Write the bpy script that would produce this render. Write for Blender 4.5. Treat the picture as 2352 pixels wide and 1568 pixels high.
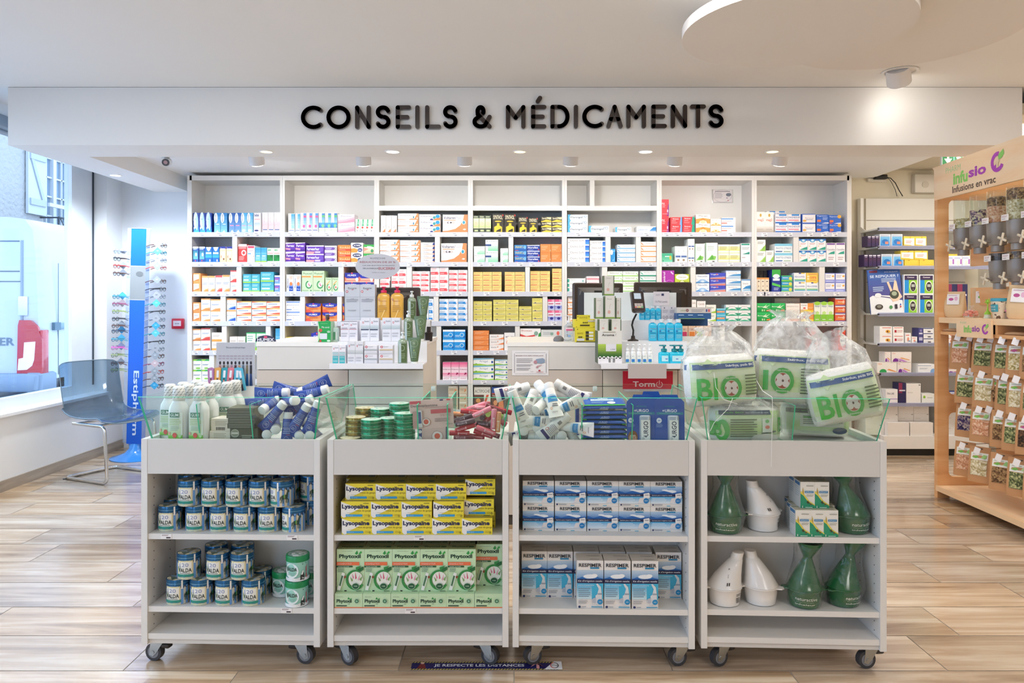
import bpy, math, random
from math import sin, cos, pi, radians as R
from mathutils import Matrix, Vector
for o in list(bpy.data.objects): bpy.data.objects.remove(o)
SC = bpy.context.scene
COL = SC.collection
RND = random.Random(7)
# ---------------------------------------------------------------- camera, world, exposure
FP, CX, CY, CH = 1700.0, 1174.0, 700.0, 1.25      # focal length in px, vanishing point, eye height
cd = bpy.data.cameras.new('camera'); cam = bpy.data.objects.new('camera', cd); COL.objects.link(cam)
cam.location = (0, 0, CH); cam.rotation_euler = (R(90), 0, 0)
cd.sensor_width = 36; cd.lens = 36*FP/2352; cd.shift_x = 2/2352; cd.shift_y = -84/2352; cd.clip_end = 200
SC.camera = cam
vs = SC.view_settings
vs.view_transform = 'Standard'; vs.look = 'None'; vs.gamma = 1; vs.use_curve_mapping = False
vs.exposure = 0.46
SC.cycles.use_denoising = True
SC.cycles.max_bounces = 10; SC.cycles.transparent_max_bounces = 24
SC.cycles.caustics_reflective = False; SC.cycles.caustics_refractive = False
SC.cycles.sample_clamp_indirect = 6
wd = bpy.data.worlds.new('overcast'); SC.world = wd; wd.use_nodes = True
wb = wd.node_tree.nodes['Background']; wb.inputs[0].default_value = (.69, .83, 1, 1); wb.inputs[1].default_value = 2.6
def area(name, loc, rot, sx, sy, power, col=(1, .97, .93), spread=180):
    l = bpy.data.lights.new(name, 'AREA'); l.shape = 'RECTANGLE'; l.size = sx; l.size_y = sy; l.energy = power; l.color = col
    l.spread = R(spread)
    o = bpy.data.objects.new(name, l); COL.objects.link(o); o.location = loc; o.rotation_euler = rot; return o
def spot(name, loc, target, power, ang=100, col=(1, .93, .84), r=.05, blend=.9):
    l = bpy.data.lights.new(name, 'SPOT'); l.energy = power; l.color = col; l.spot_size = R(ang); l.spot_blend = blend; l.shadow_soft_size = r
    o = bpy.data.objects.new(name, l); COL.objects.link(o); o.location = loc
    o.rotation_euler = (Vector(target)-Vector(loc)).to_track_quat('-Z', 'Y').to_euler(); return o
# unseen fill lamps added over and behind the camera (their frames are built with the ceiling)
FILL_PANELS = [(-2.3, 2.75, 9), (-.8, 2.75, 15), (.7, 2.7, 15), (2.6, 2.75, 21), (-1.7, .05, 11), (1.9, .05, 16)]
for i, (x, y, p) in enumerate(FILL_PANELS):
    area('ceiling_fill_light', (x, y, 2.585), (0, 0, 0), .9, .6, p, (1, .97, .925))
area('rear_fill_light', (3.62, 5.15, 2.425), (0, 0, 0), .5, .5, 15, (1, .97, .93))  # unseen lamp added to brighten the slatwall side
for loc, rot, sx, sy in (((-3.50, 2.2, 1.53), (0, R(-90), 0), 1.86, 8.1), ((-1.95, -2.62, 1.35), (R(90), 0, 0), 1.5, 2.1)):   # portals: they only guide daylight through the windows
    area('window_portal', loc, rot, sx, sy, 1).data.cycles.is_portal = True

# ---------------------------------------------------------------- helpers
def X(px, d): return (px-CX)*d/FP
def Z(py, d): return CH+(CY-py)*d/FP
def lin(h):
    h = h.lstrip('#')
    if len(h) == 3: h = ''.join(c*2 for c in h)
    v = [int(h[i:i+2], 16)/255 for i in (0, 2, 4)]
    return tuple(c/12.92 if c <= .04045 else ((c+.055)/1.055)**2.4 for c in v)
MATS = {}
def newmat(name):
    m = bpy.data.materials.new(name); m.use_nodes = True; nt = m.node_tree
    return m, nt, nt.nodes, nt.links, nt.nodes['Principled BSDF'] if 'Principled BSDF' in nt.nodes else None
def M(hexc, r=.5, m=0., var=.04, coat=0., sc=9., alpha=1., trans=0.):
    k = (hexc, r, m, var, coat, sc, alpha, trans)
    if k in MATS: return MATS[k]
    mt, nt, N, L, b = newmat('surface_'+hexc)
    c = lin(hexc)
    tc = N.new('ShaderNodeTexCoord'); nz = N.new('ShaderNodeTexNoise'); nz.inputs['Scale'].default_value = sc; nz.inputs['Detail'].default_value = 2
    mr = N.new('ShaderNodeMapRange'); mr.inputs[3].default_value = 1-var; mr.inputs[4].default_value = 1+var
    hs = N.new('ShaderNodeHueSaturation'); hs.inputs['Color'].default_value = (*c, 1)
    L.new(tc.outputs['Object'], nz.inputs['Vector']); L.new(nz.outputs['Fac'], mr.inputs[0]); L.new(mr.outputs[0], hs.inputs['Value'])
    L.new(hs.outputs[0], b.inputs['Base Color'])
    b.inputs['Roughness'].default_value = r; b.inputs['Metallic'].default_value = m
    if coat: b.inputs['Coat Weight'].default_value = coat; b.inputs['Coat Roughness'].default_value = .12
    if alpha < 1: b.inputs['Alpha'].default_value = alpha
    if trans: b.inputs['Transmission Weight'].default_value = trans
    MATS[k] = mt; return mt
def EM(hexc, s):
    k = ('e', hexc, s)
    if k in MATS: return MATS[k]
    mt, nt, N, L, b = newmat('glow_'+hexc)
    b.inputs['Base Color'].default_value = (*lin(hexc), 1)
    b.inputs['Emission Color'].default_value = (*lin(hexc), 1); b.inputs['Emission Strength'].default_value = s
    MATS[k] = mt; return mt
def CLEAR(tint='f2faf6', refl=.9, rough=.02, haze=0., hazecol='ffffff', bump=0., bscale=30.):
    """thin clear sheet: sees through, mirrors at grazing angles, optional milky haze and crumple"""
    k = ('c', tint, refl, rough, haze, hazecol, bump, bscale)
    if k in MATS: return MATS[k]
    mt, nt, N, L, b = newmat('clear_'+tint)
    N.remove(b); out = N['Material Output']
    tr = N.new('ShaderNodeBsdfTransparent'); tr.inputs[0].default_value = (*lin(tint), 1)
    gl = N.new('ShaderNodeBsdfGlossy'); gl.inputs['Roughness'].default_value = rough; gl.inputs[0].default_value = (refl, refl, refl, 1)
    lw = N.new('ShaderNodeLayerWeight'); lw.inputs[0].default_value = .5      # schlick term, the same from both sides of the sheet
    pw = N.new('ShaderNodeMath'); pw.operation = 'POWER'; pw.inputs[1].default_value = 4.5; L_in = pw.inputs[0]
    fr = N.new('ShaderNodeMath'); fr.operation = 'MULTIPLY_ADD'; fr.inputs[1].default_value = .9; fr.inputs[2].default_value = .03
    L.new(lw.outputs['Facing'], pw.inputs[0]); L.new(pw.outputs[0], fr.inputs[0])
    mx = N.new('ShaderNodeMixShader'); L.new(fr.outputs[0], mx.inputs[0]); L.new(tr.outputs[0], mx.inputs[1]); L.new(gl.outputs[0], mx.inputs[2])
    last = mx
    tc = N.new('ShaderNodeTexCoord')
    if bump:
        nz = N.new('ShaderNodeTexNoise'); nz.inputs['Scale'].default_value = bscale; nz.inputs['Detail'].default_value = 3; nz.inputs['Distortion'].default_value = 1.2
        bp = N.new('ShaderNodeBump'); bp.inputs['Strength'].default_value = bump; bp.inputs['Distance'].default_value = .01
        L.new(tc.outputs['Object'], nz.inputs['Vector']); L.new(nz.outputs['Fac'], bp.inputs['Height'])
        L.new(bp.outputs[0], gl.inputs['Normal']); L.new(bp.outputs[0], lw.inputs['Normal'])
    if haze:
        df = N.new('ShaderNodeBsdfDiffuse'); df.inputs[0].default_value = (*lin(hazecol), 1)
        m2 = N.new('ShaderNodeMixShader'); m2.inputs[0].default_value = haze
        if bump:
            mr = N.new('ShaderNodeMapRange'); mr.inputs[1].default_value = .35; mr.inputs[2].default_value = .75
            mr.inputs[3].default_value = haze*.4; mr.inputs[4].default_value = min(1, haze*2.2); L.new(nz.outputs['Fac'], mr.inputs[0]); L.new(mr.outputs[0], m2.inputs[0])
        L.new(mx.outputs[0], m2.inputs[1]); L.new(df.outputs[0], m2.inputs[2]); last = m2
    L.new(last.outputs[0], out.inputs[0])
    MATS[k] = mt; return mt
def SPECKLE(cols, scale=60., r=.8, name='speckle', bump=.4, stretch=(1, 1, 1)):
    """voronoi cells in several colours (tea leaves, petals, terrazzo)"""
    k = ('s', tuple(cols), scale, r, stretch)
    if k in MATS: return MATS[k]
    mt, nt, N, L, b = newmat(name)
    tc = N.new('ShaderNodeTexCoord'); mp = N.new('ShaderNodeMapping'); mp.inputs['Scale'].default_value = stretch
    vo = N.new('ShaderNodeTexVoronoi'); vo.inputs['Scale'].default_value = scale
    sp = N.new('ShaderNodeSeparateColor'); cr = N.new('ShaderNodeValToRGB'); cr.color_ramp.interpolation = 'CONSTANT'
    els = cr.color_ramp.elements
    for i, c in enumerate(cols):
        e = els[i] if i < 2 else els.new(i/len(cols))
        e.position = i/len(cols); e.color = (*lin(c), 1)
    L.new(tc.outputs['Object'], mp.inputs[0]); L.new(mp.outputs[0], vo.inputs['Vector']); L.new(vo.outputs['Color'], sp.inputs[0])
    L.new(sp.outputs[0], cr.inputs[0]); L.new(cr.outputs[0], b.inputs['Base Color']); b.inputs['Roughness'].default_value = r
    if bump:
        bp = N.new('ShaderNodeBump'); bp.inputs['Strength'].default_value = bump; bp.inputs['Distance'].default_value = .004
        L.new(vo.outputs['Distance'], bp.inputs['Height']); L.new(bp.outputs[0], b.inputs['Normal'])
    MATS[k] = mt; return mt
def BUMPY(hexc, r=.6, scale=40., strength=.3, dist=.004, sss=0., stretch=(1, 1, 1), detail=4):
    k = ('b', hexc, r, scale, strength, dist, stretch)
    if k in MATS: return MATS[k]
    mt, nt, N, L, b = newmat('textured_'+hexc)
    b.inputs['Base Color'].default_value = (*lin(hexc), 1); b.inputs['Roughness'].default_value = r
    tc = N.new('ShaderNodeTexCoord'); mp = N.new('ShaderNodeMapping'); mp.inputs['Scale'].default_value = stretch
    nz = N.new('ShaderNodeTexNoise'); nz.inputs['Scale'].default_value = scale; nz.inputs['Detail'].default_value = detail
    bp = N.new('ShaderNodeBump'); bp.inputs['Strength'].default_value = strength; bp.inputs['Distance'].default_value = dist
    L.new(tc.outputs['Object'], mp.inputs[0]); L.new(mp.outputs[0], nz.inputs['Vector']); L.new(nz.outputs['Fac'], bp.inputs['Height']); L.new(bp.outputs[0], b.inputs['Normal'])
    MATS[k] = mt; return mt
def WOOD(c1, c2, c3, name='wood', stretch=(2, 25, 25), r=.45, attr=False, scale=1.0):
    k = ('w', c1, c2, c3, stretch, attr)
    if k in MATS: return MATS[k]
    mt, nt, N, L, b = newmat(name)
    tc = N.new('ShaderNodeTexCoord'); mp = N.new('ShaderNodeMapping'); mp.inputs['Scale'].default_value = stretch
    vec = tc.outputs['Object']
    if attr:
        at = N.new('ShaderNodeAttribute'); at.attribute_name = 'plank'
        ad = N.new('ShaderNodeVectorMath'); ad.operation = 'MULTIPLY_ADD'; ad.inputs[1].default_value = (37, 53, 71)
        L.new(at.outputs['Vector'], ad.inputs[0]); L.new(tc.outputs['Object'], ad.inputs[2]); vec = ad.outputs[0]
    L.new(vec, mp.inputs[0])
    nz = N.new('ShaderNodeTexNoise'); nz.inputs['Scale'].default_value = scale; nz.inputs['Detail'].default_value = 7; nz.inputs['Roughness'].default_value = .62; nz.inputs['Distortion'].default_value = .6
    L.new(mp.outputs[0], nz.inputs['Vector'])
    cr = N.new('ShaderNodeValToRGB'); e = cr.color_ramp.elements
    e[0].position = .30; e[0].color = (*lin(c1), 1); e[1].position = .72; e[1].color = (*lin(c3), 1); x = e.new(.5); x.color = (*lin(c2), 1)
    L.new(nz.outputs['Fac'], cr.inputs[0]); col = cr.outputs[0]
    if attr:
        hs = N.new('ShaderNodeHueSaturation'); sp = N.new('ShaderNodeSeparateXYZ'); L.new(at.outputs['Vector'], sp.inputs[0])
        mr = N.new('ShaderNodeMapRange'); mr.inputs[3].default_value = .84; mr.inputs[4].default_value = 1.12
        L.new(sp.outputs[0], mr.inputs[0]); L.new(mr.outputs[0], hs.inputs['Value'])
        m2 = N.new('ShaderNodeMapRange'); m2.inputs[3].default_value = .75; m2.inputs[4].default_value = 1.1
        L.new(sp.outputs[1], m2.inputs[0]); L.new(m2.outputs[0], hs.inputs['Saturation']); L.new(col, hs.inputs['Color']); col = hs.outputs[0]
    L.new(col, b.inputs['Base Color']); b.inputs['Roughness'].default_value = r
    if attr: b.inputs['Specular IOR Level'].default_value = .8; b.inputs['Coat Weight'].default_value = .5; b.inputs['Coat Roughness'].default_value = .16
    bp = N.new('ShaderNodeBump'); bp.inputs['Strength'].default_value = .08; bp.inputs['Distance'].default_value = .002
    L.new(nz.outputs['Fac'], bp.inputs['Height']); L.new(bp.outputs[0], b.inputs['Normal'])
    MATS[k] = mt; return mt

TXT = {}
def glyphs(s, bold=0):
    k = (s, bold)
    if k in TXT: return TXT[k]
    c = bpy.data.curves.new('lettering', 'FONT'); c.body = s; c.resolution_u = 2; c.size = 1; c.offset = .018*bold
    o = bpy.data.objects.new('lettering', c); me = bpy.data.meshes.new_from_object(o)
    vs_ = [(v.co.x, v.co.y) for v in me.vertices]; fs = [tuple(p.vertices) for p in me.polygons]
    bpy.data.objects.remove(o); bpy.data.curves.remove(c); bpy.data.meshes.remove(me)
    if vs_:
        x0 = min(v[0] for v in vs_); x1 = max(v[0] for v in vs_); y0 = min(v[1] for v in vs_); y1 = max(v[1] for v in vs_)
        vs_ = [(v[0]-(x0+x1)/2, v[1]-(y0+y1)/2) for v in vs_]; wh = (x1-x0, y1-y0)
    else: wh = (1, 1)
    TXT[k] = (vs_, fs, wh); return TXT[k]

class MB:
    def __init__(s): s.v = []; s.f = []; s.m = []; s.sm = []; s.mats = []; s.T = None; s.attr = []
    def mi(s, m):
        if m not in s.mats: s.mats.append(m)
        return s.mats.index(m)
    def av(s, pts):
        n = len(s.v)
        for p in pts:
            s.v.append(tuple(s.T @ Vector(p)) if s.T is not None else tuple(p))
        return n
    def face(s, idx, m, smooth=False): s.f.append(tuple(idx)); s.m.append(s.mi(m)); s.sm.append(smooth)
    def poly(s, pts, m, smooth=False):
        n = s.av(pts); s.face(range(n, n+len(pts)), m, smooth); return s
    def box(s, x0, x1, y0, y1, z0, z1, m, front=None, top=None, side=None):
        n = s.av([(x, y, z) for z in (z0, z1) for y in (y0, y1) for x in (x0, x1)])
        for q, mm in (((0, 2, 3, 1), m), ((4, 5, 7, 6), top or m), ((0, 1, 5, 4), front or m), ((2, 6, 7, 3), m), ((0, 4, 6, 2), side or m), ((1, 3, 7, 5), side or m)):
            s.face([n+i for i in q], mm)
        return s
    def bbox(s, x0, x1, y0, y1, z0, z1, m, b=.004):
        """box with chamfered vertical-and-horizontal edges (rounded look)"""
        w = (x1-x0)/2; d = (y1-y0)/2; cx = (x0+x1)/2; cy = (y0+y1)/2
        def ring(z, i): return (z, w-i, d-i, cx, cy)
        s.prism_round([ring(z0, b), ring(z0+b, 0), ring(z1-b, 0), ring(z1, b)], b*1.5, m); return s
    def prism_round(s, rings, rad, m, seg=3, smooth=True):
        rows = []
        for z, w, d, cx, cy in rings:
            pts = []; r_ = min(rad, w*.99, d*.99)
            for (sx, sy, a0) in ((1, 1, 0), (-1, 1, 90), (-1, -1, 180), (1, -1, 270)):
                for k in range(seg+1):
                    a = R(a0+90*k/seg); pts.append((cx+sx*(w-r_)+r_*cos(a), cy+sy*(d-r_)+r_*sin(a), z))
            rows.append(pts)
        s.skin(rows, m, True, smooth); return s
    def skin(s, rows, m, caps=True, smooth=True, closed=True, mcap=None):
        n = len(rows[0]); base = [s.av(r) for r in rows]
        rng = n if closed else n-1
        for i in range(len(rows)-1):
            for j in range(rng):
                a, b = base[i]+j, base[i]+(j+1) % n; c, d = base[i+1]+(j+1) % n, base[i+1]+j
                mm = m[i] if isinstance(m, list) else m
                s.face((a, b, c, d), mm, smooth)
        if caps:
            s.face([base[0]+j for j in reversed(range(n))], mcap or (m[0] if isinstance(m, list) else m))
            s.face([base[-1]+j for j in range(n)], mcap or (m[-1] if isinstance(m, list) else m))
        return s
    def loft(s, secs, m, n=16, caps=True, smooth=True, e=2.0, mcap=None):
        """secs: (z, rx, ry[, ox, oy, exponent])"""
        rows = []
        for q in secs:
            z, rx, ry = q[:3]; ox = q[3] if len(q) > 3 else 0; oy = q[4] if len(q) > 4 else 0; ee = q[5] if len(q) > 5 else e
            row = []
            for k in range(n):
                a = 2*pi*k/n; c, t = cos(a), sin(a)
                row.append((ox+rx*math.copysign(abs(c)**(2/ee), c), oy+ry*math.copysign(abs(t)**(2/ee), t), z))
            rows.append(row)
        s.skin(rows, m, caps, smooth, True, mcap); return s
    def cyl(s, p0, p1, r, m, n=10, r2=None, smooth=True, caps=True):
        p0 = Vector(p0); p1 = Vector(p1); ax = (p1-p0).normalized(); u = ax.orthogonal().normalized(); w = ax.cross(u)
        rows = [[p+u*rr*cos(2*pi*k/n)+w*rr*sin(2*pi*k/n) for k in range(n)] for p, rr in ((p0, r), (p1, r if r2 is None else r2))]
        s.skin(rows, m, caps, smooth); return s
    def tube(s, pts, r, m, n=8, caps=True):
        pts = [Vector(p) for p in pts]; rows = []; u = None
        for i, p in enumerate(pts):
            t = (pts[min(i+1, len(pts)-1)]-pts[max(i-1, 0)]).normalized()
            u = t.orthogonal().normalized() if u is None else (u-t*u.dot(t)).normalized()
            w = t.cross(u); rr = r[i] if isinstance(r, (list, tuple)) else r
            rows.append([p+u*rr*cos(2*pi*k/n)+w*rr*sin(2*pi*k/n) for k in range(n)])
        s.skin(rows, m, caps, True); return s
    def ball(s, c, r, m, n=12, k=8, sc=(1, 1, 1)):
        s.loft([(c[2]+r*sc[2]*sin(-pi/2+pi*i/k), max(1e-4, r*sc[0]*cos(-pi/2+pi*i/k)), max(1e-4, r*sc[1]*cos(-pi/2+pi*i/k)), c[0], c[1]) for i in range(k+1)], m, n); return s
    def plate(s, q, t, m, edge=None):
        """four corner points, thickened by t along the normal, own edge material"""
        q = [Vector(p) for p in q]; nrm = (q[1]-q[0]).cross(q[3]-q[0]).normalized()*t
        n = s.av(q+[p+nrm for p in q]); e = edge or m
        s.face((n+3, n+2, n+1, n), m); s.face((n+4, n+5, n+6, n+7), m)
        for i in range(4):
            j = (i+1) % 4; s.face((n+i, n+j, n+4+j, n+4+i), e)
        return s
    def extr(s, pts, y0, y1, m, edge=None, plane='xz'):
        """2-D outline in xz extruded along y"""
        n = len(pts); f = (lambda a, b, c: (a, c, b)) if plane == 'xz' else ((lambda a, b, c: (c, a, b)) if plane == 'yz' else (lambda a, b, c: (a, b, c)))
        i0 = s.av([f(a, b, y0) for a, b in pts]); i1 = s.av([f(a, b, y1) for a, b in pts])
        s.face([i0+k for k in range(n)], m); s.face([i1+k for k in reversed(range(n))], m)
        for k in range(n): s.face((i0+(k+1) % n, i0+k, i1+k, i1+(k+1) % n), edge or m)
        return s
    def text(s, t, o, ux, uz, w, h, m, bold=0, keep=False, fn=None):
        vs_, fs, (tw, th) = glyphs(t, bold); sx = w/tw; sy = h/th
        if keep: sx = sy = min(sx, sy)
        o = Vector(o); ux = Vector(ux); uz = Vector(uz)
        n = s.av([fn(x*sx, y*sy) if fn else o+ux*(x*sx)+uz*(y*sy) for x, y in vs_])
        for f in fs: s.face([n+i for i in f], m)
        return s
    def mesh(s, name='mesh'):
        me = bpy.data.meshes.new(name); me.from_pydata(s.v, [], s.f)
        for m in s.mats: me.materials.append(m)
        me.polygons.foreach_set('material_index', s.m); me.polygons.foreach_set('use_smooth', s.sm)
        if any(s.sm): me.set_sharp_from_angle(angle=R(50))
        me.update(); return me
    def build(s, name, parent=None, label=None, cat=None, group=None, kind=None, loc=None, rot=None):
        o = bpy.data.objects.new(name, s.mesh(name)); COL.objects.link(o)
        if parent: o.parent = parent
        if loc: o.location = loc
        if rot: o.rotation_euler = rot
        return tag(o, label, cat, group, kind)
def tag(o, label=None, cat=None, group=None, kind=None):
    if label: o['label'] = label
    if cat: o['category'] = cat
    if group: o['group'] = group
    if kind: o['kind'] = kind
    return o
def thing(name, label, cat, loc=(0, 0, 0), rz=0, group=None, rot=None):
    o = bpy.data.objects.new(name, None); COL.objects.link(o); o.location = loc; o.rotation_euler = rot or (0, 0, rz); o.empty_display_size = .05
    return tag(o, label, cat, group)
def inst(src, loc, rot=(0, 0, 0), label=None, group=None, scale=None):
    """copy of a thing with its parts and sub-parts"""
    c = src.copy(); COL.objects.link(c); c.location = loc; c.rotation_euler = rot
    if scale: c.scale = scale
    if label: c['label'] = label
    if group: c['group'] = group
    for ch in src.children:
        k = ch.copy(); COL.objects.link(k); k.parent = c
        for g in ch.children:
            q = g.copy(); COL.objects.link(q); q.parent = k
    return c
class Kind:
    """first placement uses the prototype itself, later ones copy it"""
    def __init__(s, proto): s.p = proto; s.used = False
    def put(s, loc, rot=(0, 0, 0), label=None, group=None, scale=None):
        if not s.used:
            s.used = True; o = s.p; o.location = loc; o.rotation_euler = rot
            if label: o['label'] = label
            if group: o['group'] = group
            if scale: o.scale = scale
            return o
        return inst(s.p, loc, rot, label, group, scale)

# printed faces: a mini language, see deco()
def deco(mb, fn, spec, du=.5, lay=0, H=1., W=1.):
    """fn(u, v, layer) -> point; u, v in 0..1 over the printed face"""
    def rect(a, b, c, d, m, l):
        n = max(1, int(math.ceil(abs(c-a)/du)))
        for i in range(n):
            p, q = a+(c-a)*i/n, a+(c-a)*(i+1)/n
            mb.poly([fn(p, b, l), fn(q, b, l), fn(q, d, l), fn(p, d, l)], m)
    for it in spec.split(';'):
        if not it: continue
        if it[0] == '_': it = it[1:]      # stays on the layer below
        else: lay += 1
        a = it.split(','); k = a[0]; g = lambda i: float(a[i])
        if k == 'r': rect(g(1), g(2), g(3), g(4), M(a[5], .45), lay)
        elif k == 'g':
            c1, c2 = lin(a[5]), lin(a[6]); n = 6; tohex = lambda c: ''.join('%02x' % int(max(0, min(1, (x*12.92 if x < .0031 else 1.055*x**(1/2.4)-.055)))*255) for x in c)
            for i in range(n):
                t = (i+.5)/n; rect(g(1), g(2)+(g(4)-g(2))*i/n, g(3), g(2)+(g(4)-g(2))*(i+1)/n, M(tohex([p+(q-p)*t for p, q in zip(c1, c2)]), .45), lay)
        elif k == 'e':
            mb.poly([fn(g(1)+g(3)*cos(2*pi*i/16), g(2)+g(4)*sin(2*pi*i/16), lay) for i in range(16)], M(a[5], .45))
        elif k == 'o':   # ring: cx cy rx ry thick col [a0 a1]
            a0, a1 = (g(7), g(8)) if len(a) > 7 else (0, 360); n = 18
            for i in range(n):
                t0, t1 = R(a0+(a1-a0)*i/n), R(a0+(a1-a0)*(i+1)/n); kx = 1-g(5)
                mb.poly([fn(g(1)+g(3)*cos(t)*q, g(2)+g(4)*sin(t)*q, lay) for t, q in ((t0, kx), (t0, 1), (t1, 1), (t1, kx))], M(a[6], .45))
        elif k == 'p': mb.poly([fn(g(i), g(i+1), lay) for i in range(2, len(a)-1, 2)], M(a[1], .45))
        elif k in 'lL':     # lines of small print; l: x0 y0 x1 y1, L: x0 x1 y0 y1
            if k == 'L': a[2], a[3] = a[3], a[2]
            n = int(g(5))
            for i in range(n):
                v = g(2)+(g(4)-g(2))*(i+.5)/n; e = g(3) if i % 3 else g(3)-.12*(g(3)-g(1)); hh = (g(4)-g(2))/n*.22
                rect(g(1), v-hh, e, v+hh, M(a[6], .6), lay)
        elif k in 't b B':
            vs_, fs, (tw, th) = glyphs(a[1].replace('~', ','), {'t': 0, 'b': 1, 'B': 2}[k]); cx, cy, fw, hh = g(2), g(3), g(4), g(5); rot = R(float(a[7])) if len(a) > 7 else 0
            if rot: # rotated text: fw along text direction measured on v, hh across measured on u
                pts = [(cx-(y/th*hh)*sin(rot), cy+(x/tw*fw)*sin(rot)) for x, y in vs_]
            else: pts = [(cx+x/tw*fw, cy+y/th*hh) for x, y in vs_]
            n = mb.av([fn(p, q, lay) for p, q in pts]); m = M(a[6], .5)
            for f in fs: mb.face([n+i for i in f], m)
        elif k == 'w':   # barcode
            x = g(1); i = 0
            while x < g(3):
                wd_ = (.012, .03, .018, .024)[i % 4]*(g(3)-g(1))*2; rect(x, g(2), min(x+wd_, g(3)), g(4), M('222222', .6), lay); x += wd_*1.9; i += 1
    return lay
EPS = .00035
def carton(w, h, d, body, spec, top=None, side=None):
    mb = MB(); mb.box(-w/2, w/2, 0, d, 0, h, M(body, .42), top=M(top, .42) if top and len(top) <= 6 else None, side=M(side, .42) if side and len(side) <= 6 else None)
    deco(mb, lambda u, v, l: ((u-.5)*w, -EPS*l, v*h), spec)
    if top and len(top) > 6: deco(mb, lambda u, v, l: ((u-.5)*w, v*d, h+EPS*l), top)
    if side and len(side) > 6:
        deco(mb, lambda u, v, l: (w/2+EPS*l, u*d, v*h), side); deco(mb, lambda u, v, l: (-w/2-EPS*l, (1-u)*d, v*h), side)
    return mb
def ordw(i): return ['first', 'second', 'third', 'fourth', 'fifth', 'sixth', 'seventh', 'eighth', 'ninth', 'tenth', 'eleventh', 'twelfth'][i]
def colw(i, n):
    if n == 1: return ''
    if n == 2: return ('left', 'right')[i]
    if n == 3: return ('left', 'middle', 'right')[i]
    return 'leftmost' if i == 0 else ('rightmost' if i == n-1 else ordw(i))
def roww(i, n):
    if n == 1: return ''
    if n == 2: return ('bottom', 'top')[i]
    if n == 3: return ('bottom', 'middle', 'top')[i]
    return 'bottom' if i == 0 else ('top' if i == n-1 else ordw(i)+' layer')
# ================================================================ the room
WHITE = M('f1efec', .7, sc=2, var=.01); SLAB = M('f4f3f1', .75, sc=2, var=.01)
LAM = M('e9e6e1', .38, sc=3, var=.012)              # white laminate
LAMG = M('dcd8d2', .45, sc=3, var=.012)
BEIGE = M('e8dfc8', .8, sc=2, var=.02); BLACK = M('181614', .5); DARK = M('35302c', .5); CHROME = M('d8d8d8', .12, 1.)
STEEL = M('b9bcbd', .3, .9); GREY = M('9a9a98', .5)
Y0, Y1, XL, XR, HC = -2.6, 6.5, -3.41, 4.1, 2.6      # room extents
BF, BB = 4.59, 4.95                                   # dropped beam front and back
def plank_floor():
    mb = MB(); grout = M('b3a89c', .7, sc=30); wood = WOOD('8f7050', 'c8ab8a', 'ecdcc4', 'wood_tile', (1.1, 13, 1), .22, True)
    mb.box(XL-.3, XR+.1, Y0-.1, Y1+.1, -.06, -.0015, grout)
    offs = {-1: .01, 0: .553, 1: .758, 2: .311, 3: .057, 4: .472, 5: .26, 6: .59}
    P, Lh = .268, .94; att = []; g = .0018
    j0 = int((Y0-2.529)/P)-1; j1 = int((Y1-2.529)/P)+1
    for j in range(j0, j1+1):
        o = offs.get(j, RND.random()*Lh)
        y0, y1 = 2.529+j*P+g, 2.529+(j+1)*P-g; y0 = max(y0, Y0); y1 = min(y1, Y1)
        if y1 <= y0: continue
        i = int((XL-o)/Lh)-1
        while o+i*Lh < XR:
            x0, x1 = max(o+i*Lh+g, XL-.25), min(o+(i+1)*Lh-g, XR)
            if x1 > x0: mb.poly([(x0, y0, 0), (x1, y0, 0), (x1, y1, 0), (x0, y1, 0)], wood); att.append(len(mb.f)-1)
            i += 1
    ob = mb.build('floor', kind='structure'); me = ob.data
    a = me.attributes.new('plank', 'FLOAT_VECTOR', 'FACE'); data = [0.]*(3*len(me.polygons))
    for k in att: data[3*k:3*k+3] = [RND.random(), RND.random(), RND.random()]
    a.data.foreach_set('vector', data)
plank_floor()
MB().box(XL-.3, XR+.1, Y0, Y1, HC, HC+.1, WHITE).build('ceiling', kind='structure')
# dropped frame above the counters: one beam across, one arm along the window wall
mb = MB(); mb.extr([(-3.12, BF), (3.17, BF), (3.17, BB), (-2.82, BB), (-2.82, Y1), (-3.12, Y1)], 2.24, HC-.002, WHITE, plane='xy')
beam = mb.build('trim_1', kind='structure')
MB().box(-2.82, 3.17, BB, Y1, 2.362, 2.42, SLAB).build('ceiling', kind='structure')
def tiles():
    mb = MB(); t = M('cfc4ae', .85, sc=20); r = M('b9ae98', .6)
    mb.box(3.17, XR, BF, Y1, 2.44, 2.5, r)
    for i in range(2):
        for j in range(4):
            x0 = 3.19+i*.6; y0 = BF+.02+j*.6; mb.box(x0, min(x0+.58, XR), y0, min(y0+.58, Y1), 2.432, 2.44, t)
    mb.build('ceiling', kind='structure')
tiles()
MB().box(XL-.3, XR+.1, Y1, Y1+.12, -.05, HC+.1, BEIGE).build('wall_back', kind='structure')
MB().box(XL+.0, -2.72, Y1-.012, Y1, 0, HC, M('eef1f3', .6, sc=2, var=.01)).build('wall_back', kind='structure')
MB().box(XR, XR+.12, Y0, Y1, -.05, HC+.1, M('e8e0d0', .8, sc=2)).build('wall_right', kind='structure')
mb = MB(); wf = M('e6e2dc', .8, sc=2); mb.box(XL-.3, XR+.1, Y0-.12, Y0, -.05, .3, wf); mb.box(XL-.3, XR+.1, Y0-.12, Y0, 2.4, HC+.1, wf); mb.box(XL-.3, -2.7, Y0-.12, Y0, .3, 2.4, wf); mb.box(-1.2, XR+.1, Y0-.12, Y0, .3, 2.4, wf); mb.build('wall_front', kind='structure')
w2 = thing('fill_window', None, None, (0, 0, 0)); w2['kind'] = 'structure'; mb = MB()  # unseen window added behind the camera to let in soft frontal daylight
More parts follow.
